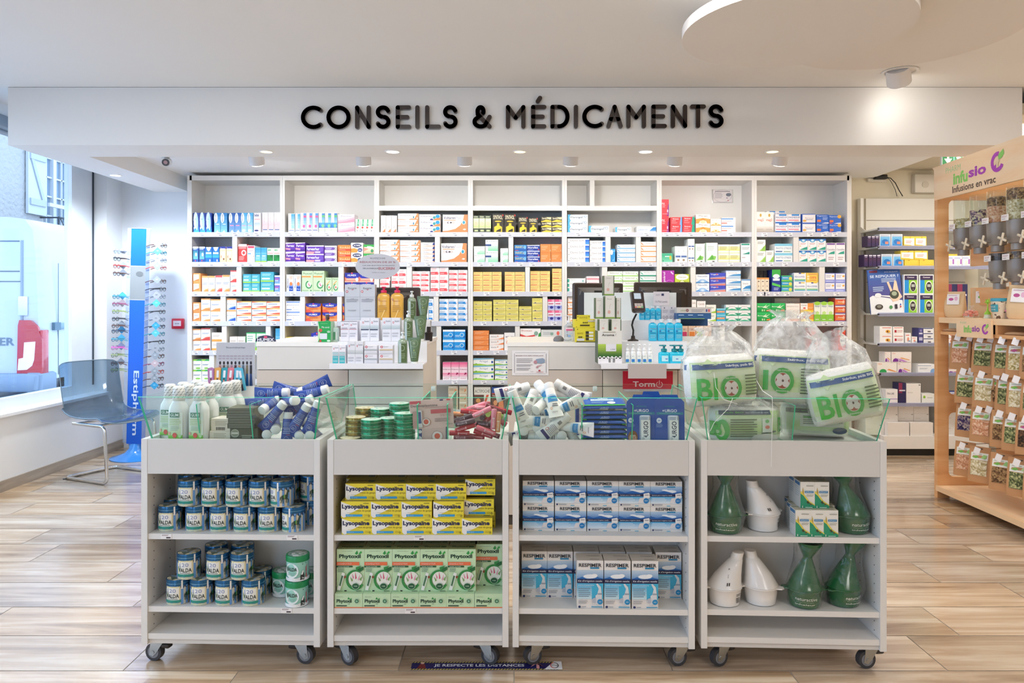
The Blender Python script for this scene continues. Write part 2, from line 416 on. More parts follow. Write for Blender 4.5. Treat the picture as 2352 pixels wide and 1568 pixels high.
for x in (-2.7, -1.28): mb.box(x, x+.08, Y0-.09, Y0-.03, .3, 2.4, M('e9eef3', .35))
mb.box(-2.7, -1.2, Y0-.09, Y0-.03, .3, .37, M('e9eef3', .35)); mb.box(-2.7, -1.2, Y0-.09, Y0-.03, 2.33, 2.4, M('e9eef3', .35)); mb.build('window_frame', w2)
MB().box(-2.62, -1.28, Y0-.064, Y0-.056, .37, 2.33, CLEAR('eef6ff', .6)).build('glass', w2)
MB().box(3.3, 3.94, 4.83, 5.44, 2.426, 2.4315, EM('fff4e0', 1.5)).build('added_fill_lamp', label='unseen square fill lamp added in the tiled ceiling behind the wooden stand', cat='ceiling light')  # glowing face for the added rear lamp, hidden from the camera
def left_wall():
    w = M('f0f1f2', .6, sc=2, var=.01); mb = MB(); o = XL-.2
    mb.box(o, XL, Y0, Y1, -.05, .50, w); mb.box(o, XL, Y0, Y1, 2.52, HC, w)
    mb.box(o, XL, Y0, Y0+.6, .5, 2.52, w); mb.box(o, XL, 6.24, Y1, .5, 2.52, w)
    mb.build('wall_left', kind='structure')
    MB().box(XL, XL+.014, Y0, Y1-.012, 0, .075, WOOD('8a7f74', 'a89d90', 'bdb3a6', 'grey_oak', (3, 1, 20), .5)).build('baseboard_left', kind='structure')
    win = thing('window_1', None, None, (0, 0, 0)); win['kind'] = 'structure'
    a, b = Y0+.6, 6.24; gx = XL-.14; fr = M('e9eef3', .35); gk = M('3d4652', .5); mb = MB()
    mb.box(gx-.03, gx+.03, a, b, .5, .6, fr); mb.box(gx-.03, gx+.03, a, b, 2.46, 2.52, fr)
    for y in (a, 2.1): mb.box(gx-.03, gx+.03, y, y+.09, .6, 2.46, fr)
    mb.box(gx-.03, gx+.03, b-.31, b, .6, 2.46, fr); mb.box(gx+.03, gx+.036, b-.022, b-.004, .58, 2.48, gk)
    mb.build('window_frame', win)
    MB().box(gx+.03, XL+.03, a, b, .5, .52, M('f7f8f9', .3)).build('window_sill', win)
    MB().box(gx-.004, gx+.004, a+.09, b-.3, .6, 2.46, CLEAR('eef6ff', .6)).build('glass', win)
    mb = MB(); mb.bbox(gx+.03, XL+.02, a, b-.02, 2.44, 2.52, M('8b99a6', .45)); mb.cyl((gx+.08, a, 2.43), (gx+.08, b-.05, 2.43), .02, M('aab6c2', .5)); mb.build('blind_box', win)
left_wall()
# big letters on the beam, strokes with round ends
def arc(cx, cy, rx, ry, a0, a1, n=16): return [(cx+rx*cos(R(a0+(a1-a0)*i/n)), cy+ry*sin(R(a0+(a1-a0)*i/n))) for i in range(n+1)]
def stroke(mb, pts, w, m, y0, y1):
    r = w/2
    for i in range(len(pts)-1):
        (ax, az), (bx, bz) = pts[i], pts[i+1]; L_ = math.hypot(bx-ax, bz-az)
        if L_ < 1e-6: continue
        t = math.atan2(bz-az, bx-ax); o = []
        for k in range(7): a = t+pi/2+pi*k/6; o.append((ax+r*cos(a), az+r*sin(a)))
        for k in range(7): a = t-pi/2+pi*k/6; o.append((bx+r*cos(a), bz+r*sin(a)))
        mb.extr(list(reversed(o)), y0, y1, m)
S_ = [(.93, .80)]+arc(.5, .76, .42, .24, 20, 250, 14)+arc(.5, .26, .44, .26, 70, -160, 14)
GL = {'C': [arc(.55, .5, .55, .5, 48, 312, 24)], 'O': [arc(.5, .5, .5, .5, 0, 360, 30)], 'N': [[(0, 0), (0, 1), (1, 0), (1, 1)]],
      'S': [S_], 'E': [[(1, 1), (0, 1), (0, 0), (1, 0)], [(0, .5), (.85, .5)]], 'I': [[(.5, 0), (.5, 1)]], 'L': [[(0, 1), (0, 0), (1, 0)]],
      'M': [[(0, 0), (0, 1), (.5, .45), (1, 1), (1, 0)]], 'D': [[(0, 0), (0, 1), (.45, 1)]+arc(.45, .5, .55, .5, 90, -90, 14)+[(0, 0)]],
      'A': [[(0, 0), (.5, 1), (1, 0)], [(.2, .36), (.8, .36)]], 'T': [[(0, 1), (1, 1)], [(.5, 1), (.5, 0)]],
      '&': [[(1, 0), (.22, .62)]+arc(.40, .79, .2, .21, 190, -20, 10)+[(.14, .42)]+arc(.42, .25, .42, .25, 150, 310, 10)+[(1, .5)]]}
GL['É'] = GL['E']+[[(.42, 1.3), (.62, 1.47)]]
sign = thing('wall_sign', 'dark brown raised lettering on the white beam over the counters', 'sign', (X(1174, BF), BF, Z(270, BF)))
LET = M('200b06', .22, coat=.6)
for ch, a, b in (('C', 75, 195), ('O', 207, 333), ('N', 355, 437), ('S', 457, 543), ('E', 565, 645), ('I', 667, 688), ('L', 717, 800), ('S', 805, 890), ('&', 962, 1062), ('M', 1135, 1237), ('É', 1265, 1345), ('D', 1365, 1465), ('I', 1487, 1508), ('C', 1530, 1650), ('A', 1655, 1740), ('M', 1758, 1860), ('E', 1887, 1968), ('N', 1988, 2073), ('T', 2088, 2170), ('S', 2178, 2265)):
    f = 660+a/2.2615; g = 660+b/2.2615; w = .0265; x0 = X(f, BF)+w/2; x1 = X(g, BF)-w/2
    sl = -3/970*(f-1174)  # the lettering runs very slightly uphill
    z0 = Z(297+sl, BF)+w/2; z1 = Z(243+sl, BF)-w/2; mb = MB()
    for st in GL[ch]: stroke(mb, [(x0+(x1-x0)*p-sign.location.x, z0+(z1-z0)*q-sign.location.z) for p, q in st], w, LET, -.022, -.001)
    mb.build('letter', sign)
# lamps: recessed downlights in the beam, turned cylinders on the slab, one over the window arm, one swivelling spot
def downlight(x, y, z, r, bright, warm, label, group='recessed downlights under the beam', power=6):
    t = thing('recessed_downlight', label, 'ceiling light', (x, y, z), group=group)
    mb = MB(); mb.loft([(0, r*1.28, r*1.28), (-.004, r*1.25, r*1.25), (-.004, r*1.02, r*1.02), (0, r, r)], M('fbfbfb', .4), 24, caps=False); mb.build('rim', t)
    mb = MB(); mb.loft([(-.0025, r, r), (-.002, r, r)], EM('fff4df' if not warm else 'ffe3a8', bright), 20); mb.build('diffuser', t)
    spot('downlight_beam', (x, y, z-.02), (x, y, 0), power, 120 if power < 50 else 168, (1, .95, .88) if power < 50 else (.80, .90, 1), .06)
dd = .99*FP/(348-CY); DY = 4.78
for i, (px, br, wm, pw, lb) in enumerate(((612, 1.6, 1, 8, 'small warm recessed downlight under the beam, leftmost of its row'), (902, 4, 0, 16, 'bright white recessed downlight under the beam, second from left'), (1194, 1.5, 1, 8, 'warm dim recessed downlight under the middle of the beam'),
                                  (1483, 4, 0, 16, 'bright white recessed downlight under the beam, second from right'), (1774, 1.6, 1, 8, 'small warm recessed downlight under the beam, rightmost of its row'))):
    downlight(X(px, DY), DY, 2.24, .036 if wm else .04, br, wm, lb, power=pw)
downlight(-3.02, 5.65, 2.24, .036, 3.5, 0, 'white recessed downlight under the beam arm beside the shop window', 'downlight by the window', 95)
CYL = M('eceaea', .4)
for i, px in enumerate((588, 834, 1067, 1311, 1551, 1793)):
    t = thing('cylinder_spotlight', 'short white cylinder spotlight under the rear ceiling, %s of six' % ('leftmost' if i == 0 else 'rightmost' if i == 5 else ordw(i)+' from left'), 'ceiling light', (X(px, 5.4), 5.4, 2.362), group='cylinder spotlights before the shelves')
    mb = MB(); mb.cyl((0, 0, 0), (0, 0, -.02), .03, CYL, 16); mb.cyl((0, .0, -.02), (0, .03, -.082), .055, CYL, 20); mb.build('body', t)
    mb = MB(); mb.cyl((0, .0305, -.083), (0, .032, -.086), .045, EM('fff6e8', 5), 16); mb.build('lamp', t)
    spot('shelf_wash', (X(px, 5.4), 5.44, 2.26), (X(px, 5.4), 6.45, 1.2), 15, 150, (1, .965, .92), .05)
t = thing('swivel_spotlight', 'white swivelling spotlight recessed in the ceiling below the round panels', 'ceiling light', (2.25, 4.28, HC))
mb = MB(); mb.loft([(-.002, .1, .1), (-.006, .098, .098), (-.006, .085, .085), (-.001, .08, .08)], M('f2f0ec', .4), 24, False); mb.build('rim', t)
mb = MB(); mb.cyl((-.02, -.01, .02), (.02, .05, -.05), .066, CYL, 24); mb.build('lamp_body', t)
mb = MB(); mb.cyl((.0203, .0504, -.0505), (.0212, .0518, -.052), .058, EM('fffaf0', 6), 24); mb.build('lamp', t)
spot('swivel_beam', (2.27, 4.33, 2.50), (2.55, 4.62, 2.25), 1.3, 150, (1, .97, .9), .03)
for k_, (x, y, p_) in enumerate(FILL_PANELS):  # frames for the added fill lamps, all out of view
    t = thing('added_fill_lamp', None, None, (x, y, HC)); t['label'] = 'flat square fill lamp added unseen over the shop floor, %s of the %s row' % (('leftmost', 'second', 'third', 'rightmost', 'left', 'right')[k_], 'front' if k_ < 4 else 'rear'); t['category'] = 'ceiling light'; t['group'] = 'added fill lamps over the shop floor'
    MB().box(-.48, .48, -.33, .33, -.008, 0, M('fafafa', .4)).build('frame', t)
# round acoustic panels
PAN = BUMPY('ebe6e1', .9, 120, .1)
for nm, cx_, cy_, z, r in (('left of the two and lower', 1.25, 3.26, 2.45, .485), ('right of the two and higher', 1.80, 3.42, 2.5, .52)):
    mb = MB(); mb.loft([(0, r, r), (.045, r, r)], PAN, 72); mb.build('round_ceiling_panel', label='round white acoustic panel under the ceiling, '+nm, cat='ceiling panel', group='round acoustic panels', loc=(cx_, cy_, z))
# ================================================================ back shelving: seven bays
SF, SB = 6.2, 6.49
ROWY = [533.5, 602, 670, 738, 805, 873, 941, 1003]
POST = [435.5, 648.5, 865, 1080.5, 1296.5, 1514.3, 1732.5, 1950.5]
POST[0] = 430; POST[-1] = 1956
DIV = {0: [(1, 533, 544), (2, 543, 554), (3, 506, 517.6), (4, 509, 520), (4, 610, 621), (5, 480, 491)],
       1: [(2, 777, 789), (3, 689, 700), (3, 774, 784.5)],
       2: [(1, 998.7, 1010), (2, 933.7, 945.7), (3, 996, 1007), (4, 1002.5, 1013), (5, 1002, 1010)],
       3: [(1, 1168, 1179), (2, 1206.7, 1217), (3, 1246.5, 1257.5), (4, 1183, 1194)],
       4: [(-1, 1355, 1365.6), (1, 1391, 1402.5), (1, 1461, 1472), (2, 1383, 1395)],
       5: [(2, 1586.6, 1598), (4, 1654, 1665)], 6: [(1, 1823, 1835), (2, 1882.6, 1895)]}
BAYN = ['first', 'second', 'third', 'fourth', 'fifth', 'sixth', 'seventh']
SHN = ['top', 'second', 'third', 'fourth', 'fifth', 'sixth', 'seventh']
# printed looks: key -> (description, body colour, print)
STY = {
'navy': ('navy box with a pale oval swoosh', '1b3f9a', 'g,0,0,1,.3,2fb6e8,2456b4;e,.45,.62,.36,.42,dfeefa;e,.66,.5,.2,.4,b6dcf2;l,.25,.7,.6,.66,3,5577aa;e,.2,.22,.12,.06,d8f0ff;r,0,0,.14,.6,1c40a0'),
'spray': ('blue nasal spray box with white oval', '3f9edc', 'g,0,0,1,1,8fd4f2,2f86cc;p,e8f4fb,.2,0,.55,.12,.75,0;e,.26,.74,.3,.26,f6f8fb;b,spray,.24,.74,.4,.1,3a4a66,90;r,.3,.4,.8,.44,e8f4ff'),
'spray2': ('deep blue spray box with pink line', '3b78c8', 'g,0,0,1,1,86b4e6,2c62b6;p,e8f0fb,.2,0,.55,.14,.85,0;e,.26,.74,.3,.26,f6f8fb;b,spray,.24,.74,.4,.1,4a4a66,90;r,.15,.33,.8,.38,f2a0c0'),
'spray3': ('pale blue nasal spray box', '6cc3ee', 'g,0,0,1,1,bfe6f6,4ab0e6;e,.26,.74,.3,.26,f6f8fb;b,spray,.24,.74,.4,.1,5a6a86,90;r,.15,.33,.8,.37,f2b8c8;e,.45,.1,.3,.08,e4f4fc'),
'whnavy': ('white box with navy baby lettering', 'f7f4f7', 'b,bébé,.42,.88,.6,.14,3a3a80;r,.1,.66,.9,.69,e88a9a;g,.1,.2,.9,.5,f4f2fa,c4d8f2;e,.4,.1,.3,.04,33347a'),
'whpink': ('white and pale pink tall box', 'fdf4f5', 'g,0,.18,1,.72,f6b8bc,fdf0f2;b,physio,.3,.72,.4,.09,b08a96,90;p,f9d4d6,0,.3,1,.5,1,.2,0,.2;r,.1,.12,.9,.16,5060a0'),
'whblue': ('white tall box with a pale blue flank', 'fbfbfd', 'g,.45,.2,1,.98,cdeaf6,3aa8e2;b,physio,.3,.66,.4,.1,8aa0b6,90;r,.1,.1,.9,.13,6078b8;e,.72,.3,.2,.08,a6dcf2'),
'bluepink': ('white-blue tall box with pink dot', 'fbfaff', 'g,.5,.2,1,.98,bfe2f4,2a86d4;r,.5,.76,1,.86,e2559a;b,physio,.25,.64,.5,.11,6d7c9a,90;e,.6,.32,.24,.08,ee66a8;r,.1,.1,.9,.14,5560a4'),
'bluegreen': ('white-blue tall box with green dot', 'f8fcff', 'g,0,.24,1,.5,1d78cc,4aa6e0;g,.5,.5,1,.98,9ad4ea,2072c0;r,.5,.78,1,.88,55bb77;b,physio,.25,.72,.44,.1,6d7c9a,90;e,.66,.34,.26,.09,7fcf9a;r,0,.1,1,.16,cde8c4'),
'pinkwide': ('white wide box with a pink wave', 'fdf0f3', 'p,f59db2,0,.1,.5,.24,1,.5,1,.14,.5,.05,0,.0;p,f7bcca,0,.3,.5,.46,1,.7,1,.5,.5,.24,0,.1;t,Physiodose,.5,.78,.62,.18,6d6a9a'),
'whgr': ('small white box with green swirl', 'fdfdfb', 'p,45b27c,.35,.5,.8,.5,.8,1,.5,1;p,a6ddc0,.5,.6,.75,.62,.6,.95;e,.5,.38,.24,.08,e0574a;b,bio,.2,.7,.4,.12,558866,90;r,.3,.1,.5,.16,444455'),
'vicks': ('navy and teal medicine box', '2c4f98', 'r,0,.9,1,1,e8eef6;g,.1,.2,.9,.75,66b0b8,1e6f8a;e,.6,.5,.16,.12,cfe8ea;l,.1,.8,.8,.9,2,c8d6ee;e,.5,.1,.08,.05,c84a5a'),
'shield': ('bright blue box with a white shield', '1767c8', 'g,0,.3,1,.9,3aa6ee,1258b8;p,f6fafc,.12,1,.88,1,.66,.78,.5,.72,.34,.78;t,V,.5,.88,.2,.1,2a6a5a;r,.1,.55,.9,.66,cfe6fa;e,.7,.12,.1,.08,d8c0d0'),
'cream': ('cream box with navy top', 'f0cf9e', 'r,0,.86,1,1,27308f;b,humex,.5,.86,.7,.16,f4f4fa;g,.1,.1,.9,.7,f4d6aa,f6e2c4;p,e8845a,.15,.35,.3,.5,.3,.22;e,.65,.2,.12,.07,8a4a2a'),
'redbox': ('red medicine box with white header', 'e5433f', 'r,0,.86,1,1,fdf8f6;t,Clarix,.5,.82,.7,.14,e8e0dc;r,.05,.74,.95,.88,f0908c;e,.66,.52,.28,.16,f2e4e2;e,.66,.52,.16,.09,d84a46;l,.1,.1,.7,.34,3,f4b0aa'),
'whred': ('white box with a red header', 'fdf8f7', 'r,.08,.84,.92,.97,e2506a;r,.08,.48,.5,.54,4c9fd4;l,.1,.6,.8,.78,3,c9b2b8;e,.85,.36,.05,.03,e09040'),
'ltblue': ('pale blue box with a lime foot', '4fb4dc', 'g,0,.12,1,.95,79cbe0,3b9fd0;r,0,0,1,.1,a8d84a;r,.2,.4,.8,.47,e8f8fb;r,0,.6,1,.62,aee0ee;l,.1,.2,.8,.36,2,b6e6ee'),
'whgreen': ('white box with a dark green panel', 'f9fbf7', 'r,0,.08,.95,.52,1e8a3c;g,.5,.12,.95,.5,2aa04a,145c2a;r,.1,.8,.6,.92,4aae62;r,.05,.62,.95,.66,e88a80;t,R B,.35,.86,.36,.08,f4fff4'),
'orlab': ('orange box with a small white label', 'ee9a54', 'r,.1,.18,.8,.86,fbf6f2;p,f0803c,.1,.18,.8,.18,.8,.4,.5,.32;l,.18,.55,.7,.72,2,8f90a8'),
'homo': ('white box with orange header and corner', 'faf8f8', 'r,0,.88,1,1,f0a05a;g,0,.86,1,.9,fbe9d6,f2b070;l,.1,.45,.9,.58,2,8088a8;p,f2914a,.2,0,1,0,1,.16,.6,.12;p,f7b47c,.1,0,.2,0,.6,.12,1,.16,1,.22,.5,.18'),
'homr': ('white box with red header and corner', 'faf8f8', 'r,0,.88,1,1,d9534f;l,.1,.45,.9,.58,2,8088a8;p,e2473f,.2,0,1,0,1,.18,.6,.14;p,f08a70,.1,0,.2,0,.6,.14,1,.18,1,.25,.5,.2'),
'homw': ('white wide box with red-yellow flash', 'fcf8f4', 'r,0,.84,1,1,f7c264;p,e45a3c,0,.98,.5,.84,0,.8;p,ee5a3a,.15,.1,1,.1,1,.32,.6,.26;p,f6a45a,.3,.08,1,.02,1,.12;l,.1,.5,.9,.7,1,8aa0c8'),
'bluecorner': ('white box with a blue corner', 'fafaf9', 'r,0,.86,1,1,f3a45c;t,Paragrippe,.5,.5,.85,.12,6c76a0;p,2a56b8,.1,.04,.95,.04,.95,.3,.5,.2;p,7aa8dc,.1,.04,.2,.04,.55,.18,.95,.3,.95,.36,.4,.24'),
'teal': ('teal box with a lime foot', '3fb0bc', 'g,0,.14,1,1,66c6c2,3ba4c4;r,0,0,1,.14,a4d44c;r,.1,.26,.7,.4,f0fbfa;l,.12,.6,.8,.85,2,bfe8ea'),
'purpblue': ('purple and blue box', '5a64c0', 'g,0,0,1,.8,7fb6ea,6a4fc0;r,0,.8,1,1,eef0fa;r,.1,.3,.7,.4,e8f0fc;r,.1,.5,.8,.6,e05aa0'),
'greenfr': ('white box in a green frame', '3fb86a', 'r,.04,.16,.96,.94,f6fbf6;r,0,0,1,.16,a6d84a;l,.12,.5,.7,.85,3,9ac0a8'),
'whyel': ('white box with an orange foot', 'fbf3ea', 'r,0,.0,1,.25,f2a64a;r,.05,.3,.95,.9,fcf8f4;l,.1,.5,.8,.75,2,c0a898'),
'whgrt': ('white box with a green header', 'fafcf9', 'r,0,.84,1,1,3fb45a;p,9bd84a,0,1,.6,1,.3,.84,0,.84;e,.6,.14,.3,.08,8fcf4a;l,.1,.4,.9,.55,2,8a90a8'),
'fervex': ('purple box with slanted white lettering', '5b2aa0', 'r,0,0,1,1,6a35b0;p,fbf6fb,0,.86,1,.96,1,1,0,1;b,Fervex,.5,.68,.8,.24,fbf8ff;p,f4a0b8,0,.3,.5,.24,.5,.4,0,.46;r,.5,.1,.95,.3,4a1f90;p,fbf6fb,0,0,1,0,1,.1,0,.06'),
'fervexw': ('wide purple box with white lettering', '6a35b4', 'r,0,.86,1,1,f6eefa;b,Fervexrhume,.45,.58,.85,.36,fcfaff;p,f4a0a8,0,.0,.4,.0,.5,.26,0,.3;e,.85,.5,.12,.3,7a55c4;r,.5,.1,.8,.3,dccbf2'),
'whpurp': ('white flat box with a purple panel', 'f1eef5', 'p,7a55b0,.0,.2,.75,.2,.9,.5,.75,.72,0,.72;t,Rhumaphen,.4,.86,.6,.2,8f88a0;l,.1,.3,.6,.6,2,d8cbee;o,.88,.46,.08,.3,.3,888898'),
'rhin': ('orange box with red and white lettering', 'ec7a34', 'g,0,0,1,1,e4562e,f09a44;t,RhinAdvil,.55,.55,.8,.42,fbe2b0;p,e2452e,0,.0,1,.0,1,.24,.4,.3;r,.1,.1,.6,.16,fbd0b0'),
'act': ('white box with a dark oval badge', 'fbf9f6', 'e,.5,.72,.38,.2,2c3060;b,ACTIFED,.5,.72,.58,.16,fbfbfd;p,f0a044,0,0,.5,0,.6,.3,.3,.46,0,.4;e,.75,.26,.2,.2,45508a;r,.62,.2,.86,.28,dde4f4'),
'grpk': ('white green and pink box', 'f7e9dc', 'r,0,.72,1,1,3fae50;b,Mille,.6,.74,.5,.2,fbfff8;g,0,0,1,.6,f3b49a,e6efc8;p,f29a8a,0,.2,.5,.5,0,.7;e,.82,.28,.14,.2,4a9a6a'),
'maxi': ('white tall box with orange sun', 'fbfbfa', 'r,.38,.04,.95,.32,2450b4;g,.38,.3,.95,.6,5a86d4,f4f2f6;e,.66,.46,.2,.11,f0884a;b,Maxilase,.2,.5,.55,.13,4a5a9a,90;l,.45,.72,.9,.9,3,f0b488;t,Maxi,.66,.16,.4,.07,e4ecfa'),
'phyt': ('pale green box with orange stripe', 'cfe6bc', 't,Phytoxil,.5,.86,.8,.12,2c6a3c;r,.0,.69,.8,.755,f09a48;o,.62,.34,.3,.19,.3,3a9a5c,100,360;e,.66,.34,.17,.12,f4f0ec;e,.62,.36,.05,.05,e0809a;e,.7,.3,.05,.04,d8688a;t,Phytoxil,.32,.06,.5,.06,3a7a48;e,.82,.06,.06,.03,2c7a4c'),
'phys': ('small pale green box with flower', 'cfe6bc', 't,Phytoxil,.5,.88,.75,.12,2c6a3c;p,f2b46c,.1,.5,.7,.8,.75,.74,.3,.5;o,.56,.32,.36,.24,.3,3a9a5c,100,360;e,.62,.32,.2,.15,f4f0ec;e,.6,.32,.12,.09,f0785a'),
'humexr': ('navy and salmon arched box', 'f08a70', 'r,0,.6,1,1,2a2f9a;e,.5,.62,.5,.26,2b35ac;b,HUMEX,.5,.74,.6,.2,fbfbff;e,.5,.96,.06,.08,e84a6a;r,.1,.2,.8,.42,f5b49c;e,.85,.3,.1,.2,f8f4f4;r,0,0,1,.1,f4c0b0'),
'humexo': ('navy and orange arched box', 'f2924c', 'r,0,.78,1,1,2a2f9a;e,.5,.8,.5,.26,2b35ac;b,HUMEX,.5,.76,.56,.2,fbfbff;e,.5,.96,.06,.06,e84a6a;r,.22,.36,.8,.48,d86a2a;p,ee5a44,0,0,.5,0,.2,.35,0,.3;g,.5,.02,1,.3,f07a52,f7b468'),
'acet': ('white box with a pale blue header', 'fbfafc', 'r,.04,.82,.96,.96,8aa6dc;t,Acetylcysteine,.5,.6,.88,.14,6c7088;r,.04,.12,.4,.2,6a8ac8;r,.5,.14,.9,.17,c0c4d0;e,.52,.36,.03,.03,c89040'),
'lysos': ('yellow lozenge box', 'f0dc3e', 'p,fbfaf0,0,.2,0,1,.7,.6;b,Lysopaïne,.45,.62,.85,.3,22265a;r,.3,.1,.8,.24,3aa0d0;r,.6,.86,.95,.92,8a8040'),
'whor': ('white narrow box with an orange foot', 'fdfaf7', 'p,f28a58,.1,0,.9,0,.9,.2,.6,.14,.3,.04;p,f7b894,.3,.1,.6,.16,.9,.26,.9,.2;e,.5,.32,.06,.06,b0a0a0;r,.44,.3,.5,.5,d8c8c0'),
'volt': ('white flat box with an orange flank', 'fcf8f5', 'p,f2935a,.55,0,1,0,1,1,.93,1,.85,.5,.7,.2,.55,.12;t,Voltadol,.34,.7,.5,.2,8a7f90;e,.76,.42,.08,.26,f6e0d0;e,.76,.42,.03,.2,3a90b8;e,.93,.26,.04,.1,fbe0d0;p,f2935a,0,0,.5,0,.3,.08,0,.1'),
'voltb': ('white-orange flat box with blue drop', 'fbf8f6', 'p,f2935a,.62,0,1,0,1,.5,.85,.4,.7,.16;e,.88,.66,.1,.3,2aa0dc;t,Voltaren,.32,.7,.56,.26,77738f;e,.72,.46,.07,.24,44a4a8;p,27348a,.52,.02,.66,.02,.66,.2,.6,.3,.52,.2'),
'plast': ('big white and orange patch box', 'fbf7f5', 'p,f2915a,0,0,1,0,1,1,.86,1,.82,.7,.7,.4,.5,.2,.2,.1,0,.08;b,Voltaren,.27,.82,.48,.15,5b5878;t,Plast,.64,.82,.24,.15,b5b0c0;r,.06,.66,.52,.71,f3b08e;o,.12,.55,.04,.055,.3,c8b0a8;e,.22,.55,.04,.05,4a3a44;e,.32,.55,.05,.04,4a3a44;o,.42,.55,.04,.055,.3,c8a088;e,.85,.56,.08,.12,fbe8d8;e,.85,.56,.05,.09,2f9ec0;p,fbe8d8,.8,.16,.9,.12,.95,.2,.86,.22;l,.3,.6,.2,.4,2,e6dfe6'),
'navyflat': ('white flat box with a navy corner', 'fbf6f3', 'p,2d3a80,.84,.4,1,.1,1,1,.9,.9;p,f4a674,.0,0,1,0,1,.1,.5,.14;t,Volta,.38,.52,.36,.3,5c5880;p,f4a674,.8,.1,1,.3,1,.1'),
'dolr': ('white and coral painkiller box', 'fdf6f4', 'p,f0555c,.03,.08,.9,.08,.82,.44,.03,.44;e,.94,.28,.035,.08,f0787c;l,.08,.54,.66,.86,2,e9a6a8;r,.1,.2,.5,.3,f8b0b0'),
'dolb': ('white and blue painkiller box', 'f1f6fb', 'p,2f8fd8,.03,.08,.85,.08,.75,.5,.03,.5;e,.92,.28,.04,.08,e08a94;l,.08,.6,.66,.86,2,a6b6cc;r,.1,.22,.5,.32,b6dcf6'),
'dolbl': ('blue painkiller box with white header', '2a9be6', 'r,0,.82,1,1,f6fafd;o,.7,.5,.2,.2,.3,bfe4fa;r,.0,.0,.9,.07,8fd0f4;e,.9,.3,.06,.12,1a60c0;l,.1,.3,.5,.5,2,d6ecfa;p,6cc0f2,.1,.2,.6,.3,.9,.6,.7,.4'),
'yelr': ('pale yellow red-lined box', 'f7dd8a', 'r,.02,.24,.98,.3,e07a5a;r,.06,.3,.7,.4,d86a50;l,.08,.56,.85,.86,2,e4c27a;r,.0,.94,1,1,f2cf6c'),
'yelb': ('lemon box with a violet line', 'eee37e', 'r,.06,.3,.95,.37,8f86a0;e,.3,.38,.08,.08,6a5a80;l,.08,.58,.85,.86,2,cfc35a;r,0,.94,1,1,e2d45c;r,.3,.12,.95,.16,d8b080'),
'pinkbl': ('white pink and navy box', 'f2eef6', 'r,0,.78,.6,1,ee6a94;r,.6,.78,1,1,f7a8c0;l,.1,.5,.9,.7,1,c85a7a;g,0,.04,1,.42,c6cdf0,8c94d8;e,.55,.26,.24,.12,2c2f8c'),
'orb': ('orange medicine box', 'f2914e', 'l,.1,.5,.7,.8,2,f8b98c;r,.0,.02,1,.06,d87436;e,.94,.3,.03,.1,f8d0b0;r,.1,.36,.5,.42,f9c8a2'),
'wh2o': ('white box with two orange rings', 'faf7f5', 'o,.3,.46,.1,.12,.5,f0884a;o,.78,.46,.1,.12,.5,f0884a;l,.12,.7,.5,.84,1,a8a0a8;l,.62,.7,.95,.84,1,a8a0a8'),
'whorw': ('white flat box with orange swoosh', 'f8f2ee', 'p,f28e50,.0,.1,.6,.16,1,.5,1,.1;t,Arnica,.3,.6,.4,.26,8f8288;r,.55,.55,.6,.8,e0905a'),
'redsw': ('white flat box with a red swoosh', 'fbf8f5', 'p,e04a48,0,.5,.3,.3,.7,.42,.75,.3,.3,.14,0,.3;t,Rhumasens,.32,.8,.5,.14,c85a50;e,.78,.55,.1,.2,8fb0a0;p,3fa050,.88,.2,1,.3,1,.66,.9,.5'),
'greysw': ('pale grey flat box with red line', 'dfe2e0', 'r,0,.16,.95,.3,d8705e;e,.82,.66,.07,.2,ee6a5a;l,.1,.5,.6,.8,2,b9bcc0;e,.52,.6,.08,.14,8fb0a0'),
'arni': ('white flat gel box with lime wave', 'fbfdfa', 'p,a6d44c,0,0,1,0,1,.2,.7,.1,.3,.26,0,.2;t,Arnigel,.5,.56,.4,.3,8c98b4;e,.92,.5,.05,.16,2450a0;p,66b85a,.03,.2,.16,.32,.2,.2;p,7fc6e6,0,1,1,1,1,.92,0,.8'),
'pinkbaby': ('white and pink children painkiller box', 'fbdde6', 'g,0,.72,1,1,f7b0c6,ee4f8c;t,Doliprane,.5,.6,.9,.09,9a5a80;g,0,.2,1,.4,fbd0de,f07aa6;p,a8245c,.6,.28,.9,.34,.9,.42,.7,.42;r,0,0,1,.18,fdf6f8;l,.1,.04,.9,.16,2,e0a8b8'),
'beig': ('beige dressing box', 'dcc9ae', 'r,.0,.8,1,1,f1e8d9;p,e08a5a,.6,.2,.9,.5,.7,.7;r,.86,.86,.96,.94,c84a40;l,.1,.4,.6,.7,2,bfa98c'),
'poche': ('white and brown heat pack box', 'f2ece4', 't,ACTIPOCHE,.5,.82,.9,.14,50463e;r,0,0,.6,.66,6a3a30;p,e25a3a,.5,.1,.75,.66,.9,.66,.62,.1;e,.25,.4,.14,.1,f0a060;e,.75,.18,.14,.1,f8f6f4'),
'urgob': ('blue and brown heat patch box', '2b55a8', 'b,URGO,.6,.84,.6,.14,f6f8fc;r,0,.7,1,.73,e4503c;r,0,0,1,.7,6e3c30;t,Patch Chauffant,.5,.62,.86,.09,f4ece6;e,.3,.3,.16,.12,f0a070;p,e88a5a,.5,0,1,0,.9,.5,.6,.4'),
'synth': ('black and yellow massage gel box', '3b352c', 'b,SYNTHOL,.48,.82,.8,.22,f3ebc8;e,.5,.6,.3,.04,d8c23c;p,f2cf3c,.15,.0,.85,.0,.85,.3,.62,.38,.62,.5,.4,.5,.4,.38,.15,.3;p,2e2a28,.3,.04,.75,.04,.75,.22,.4,.12;e,.92,.92,.06,.05,d83a30'),
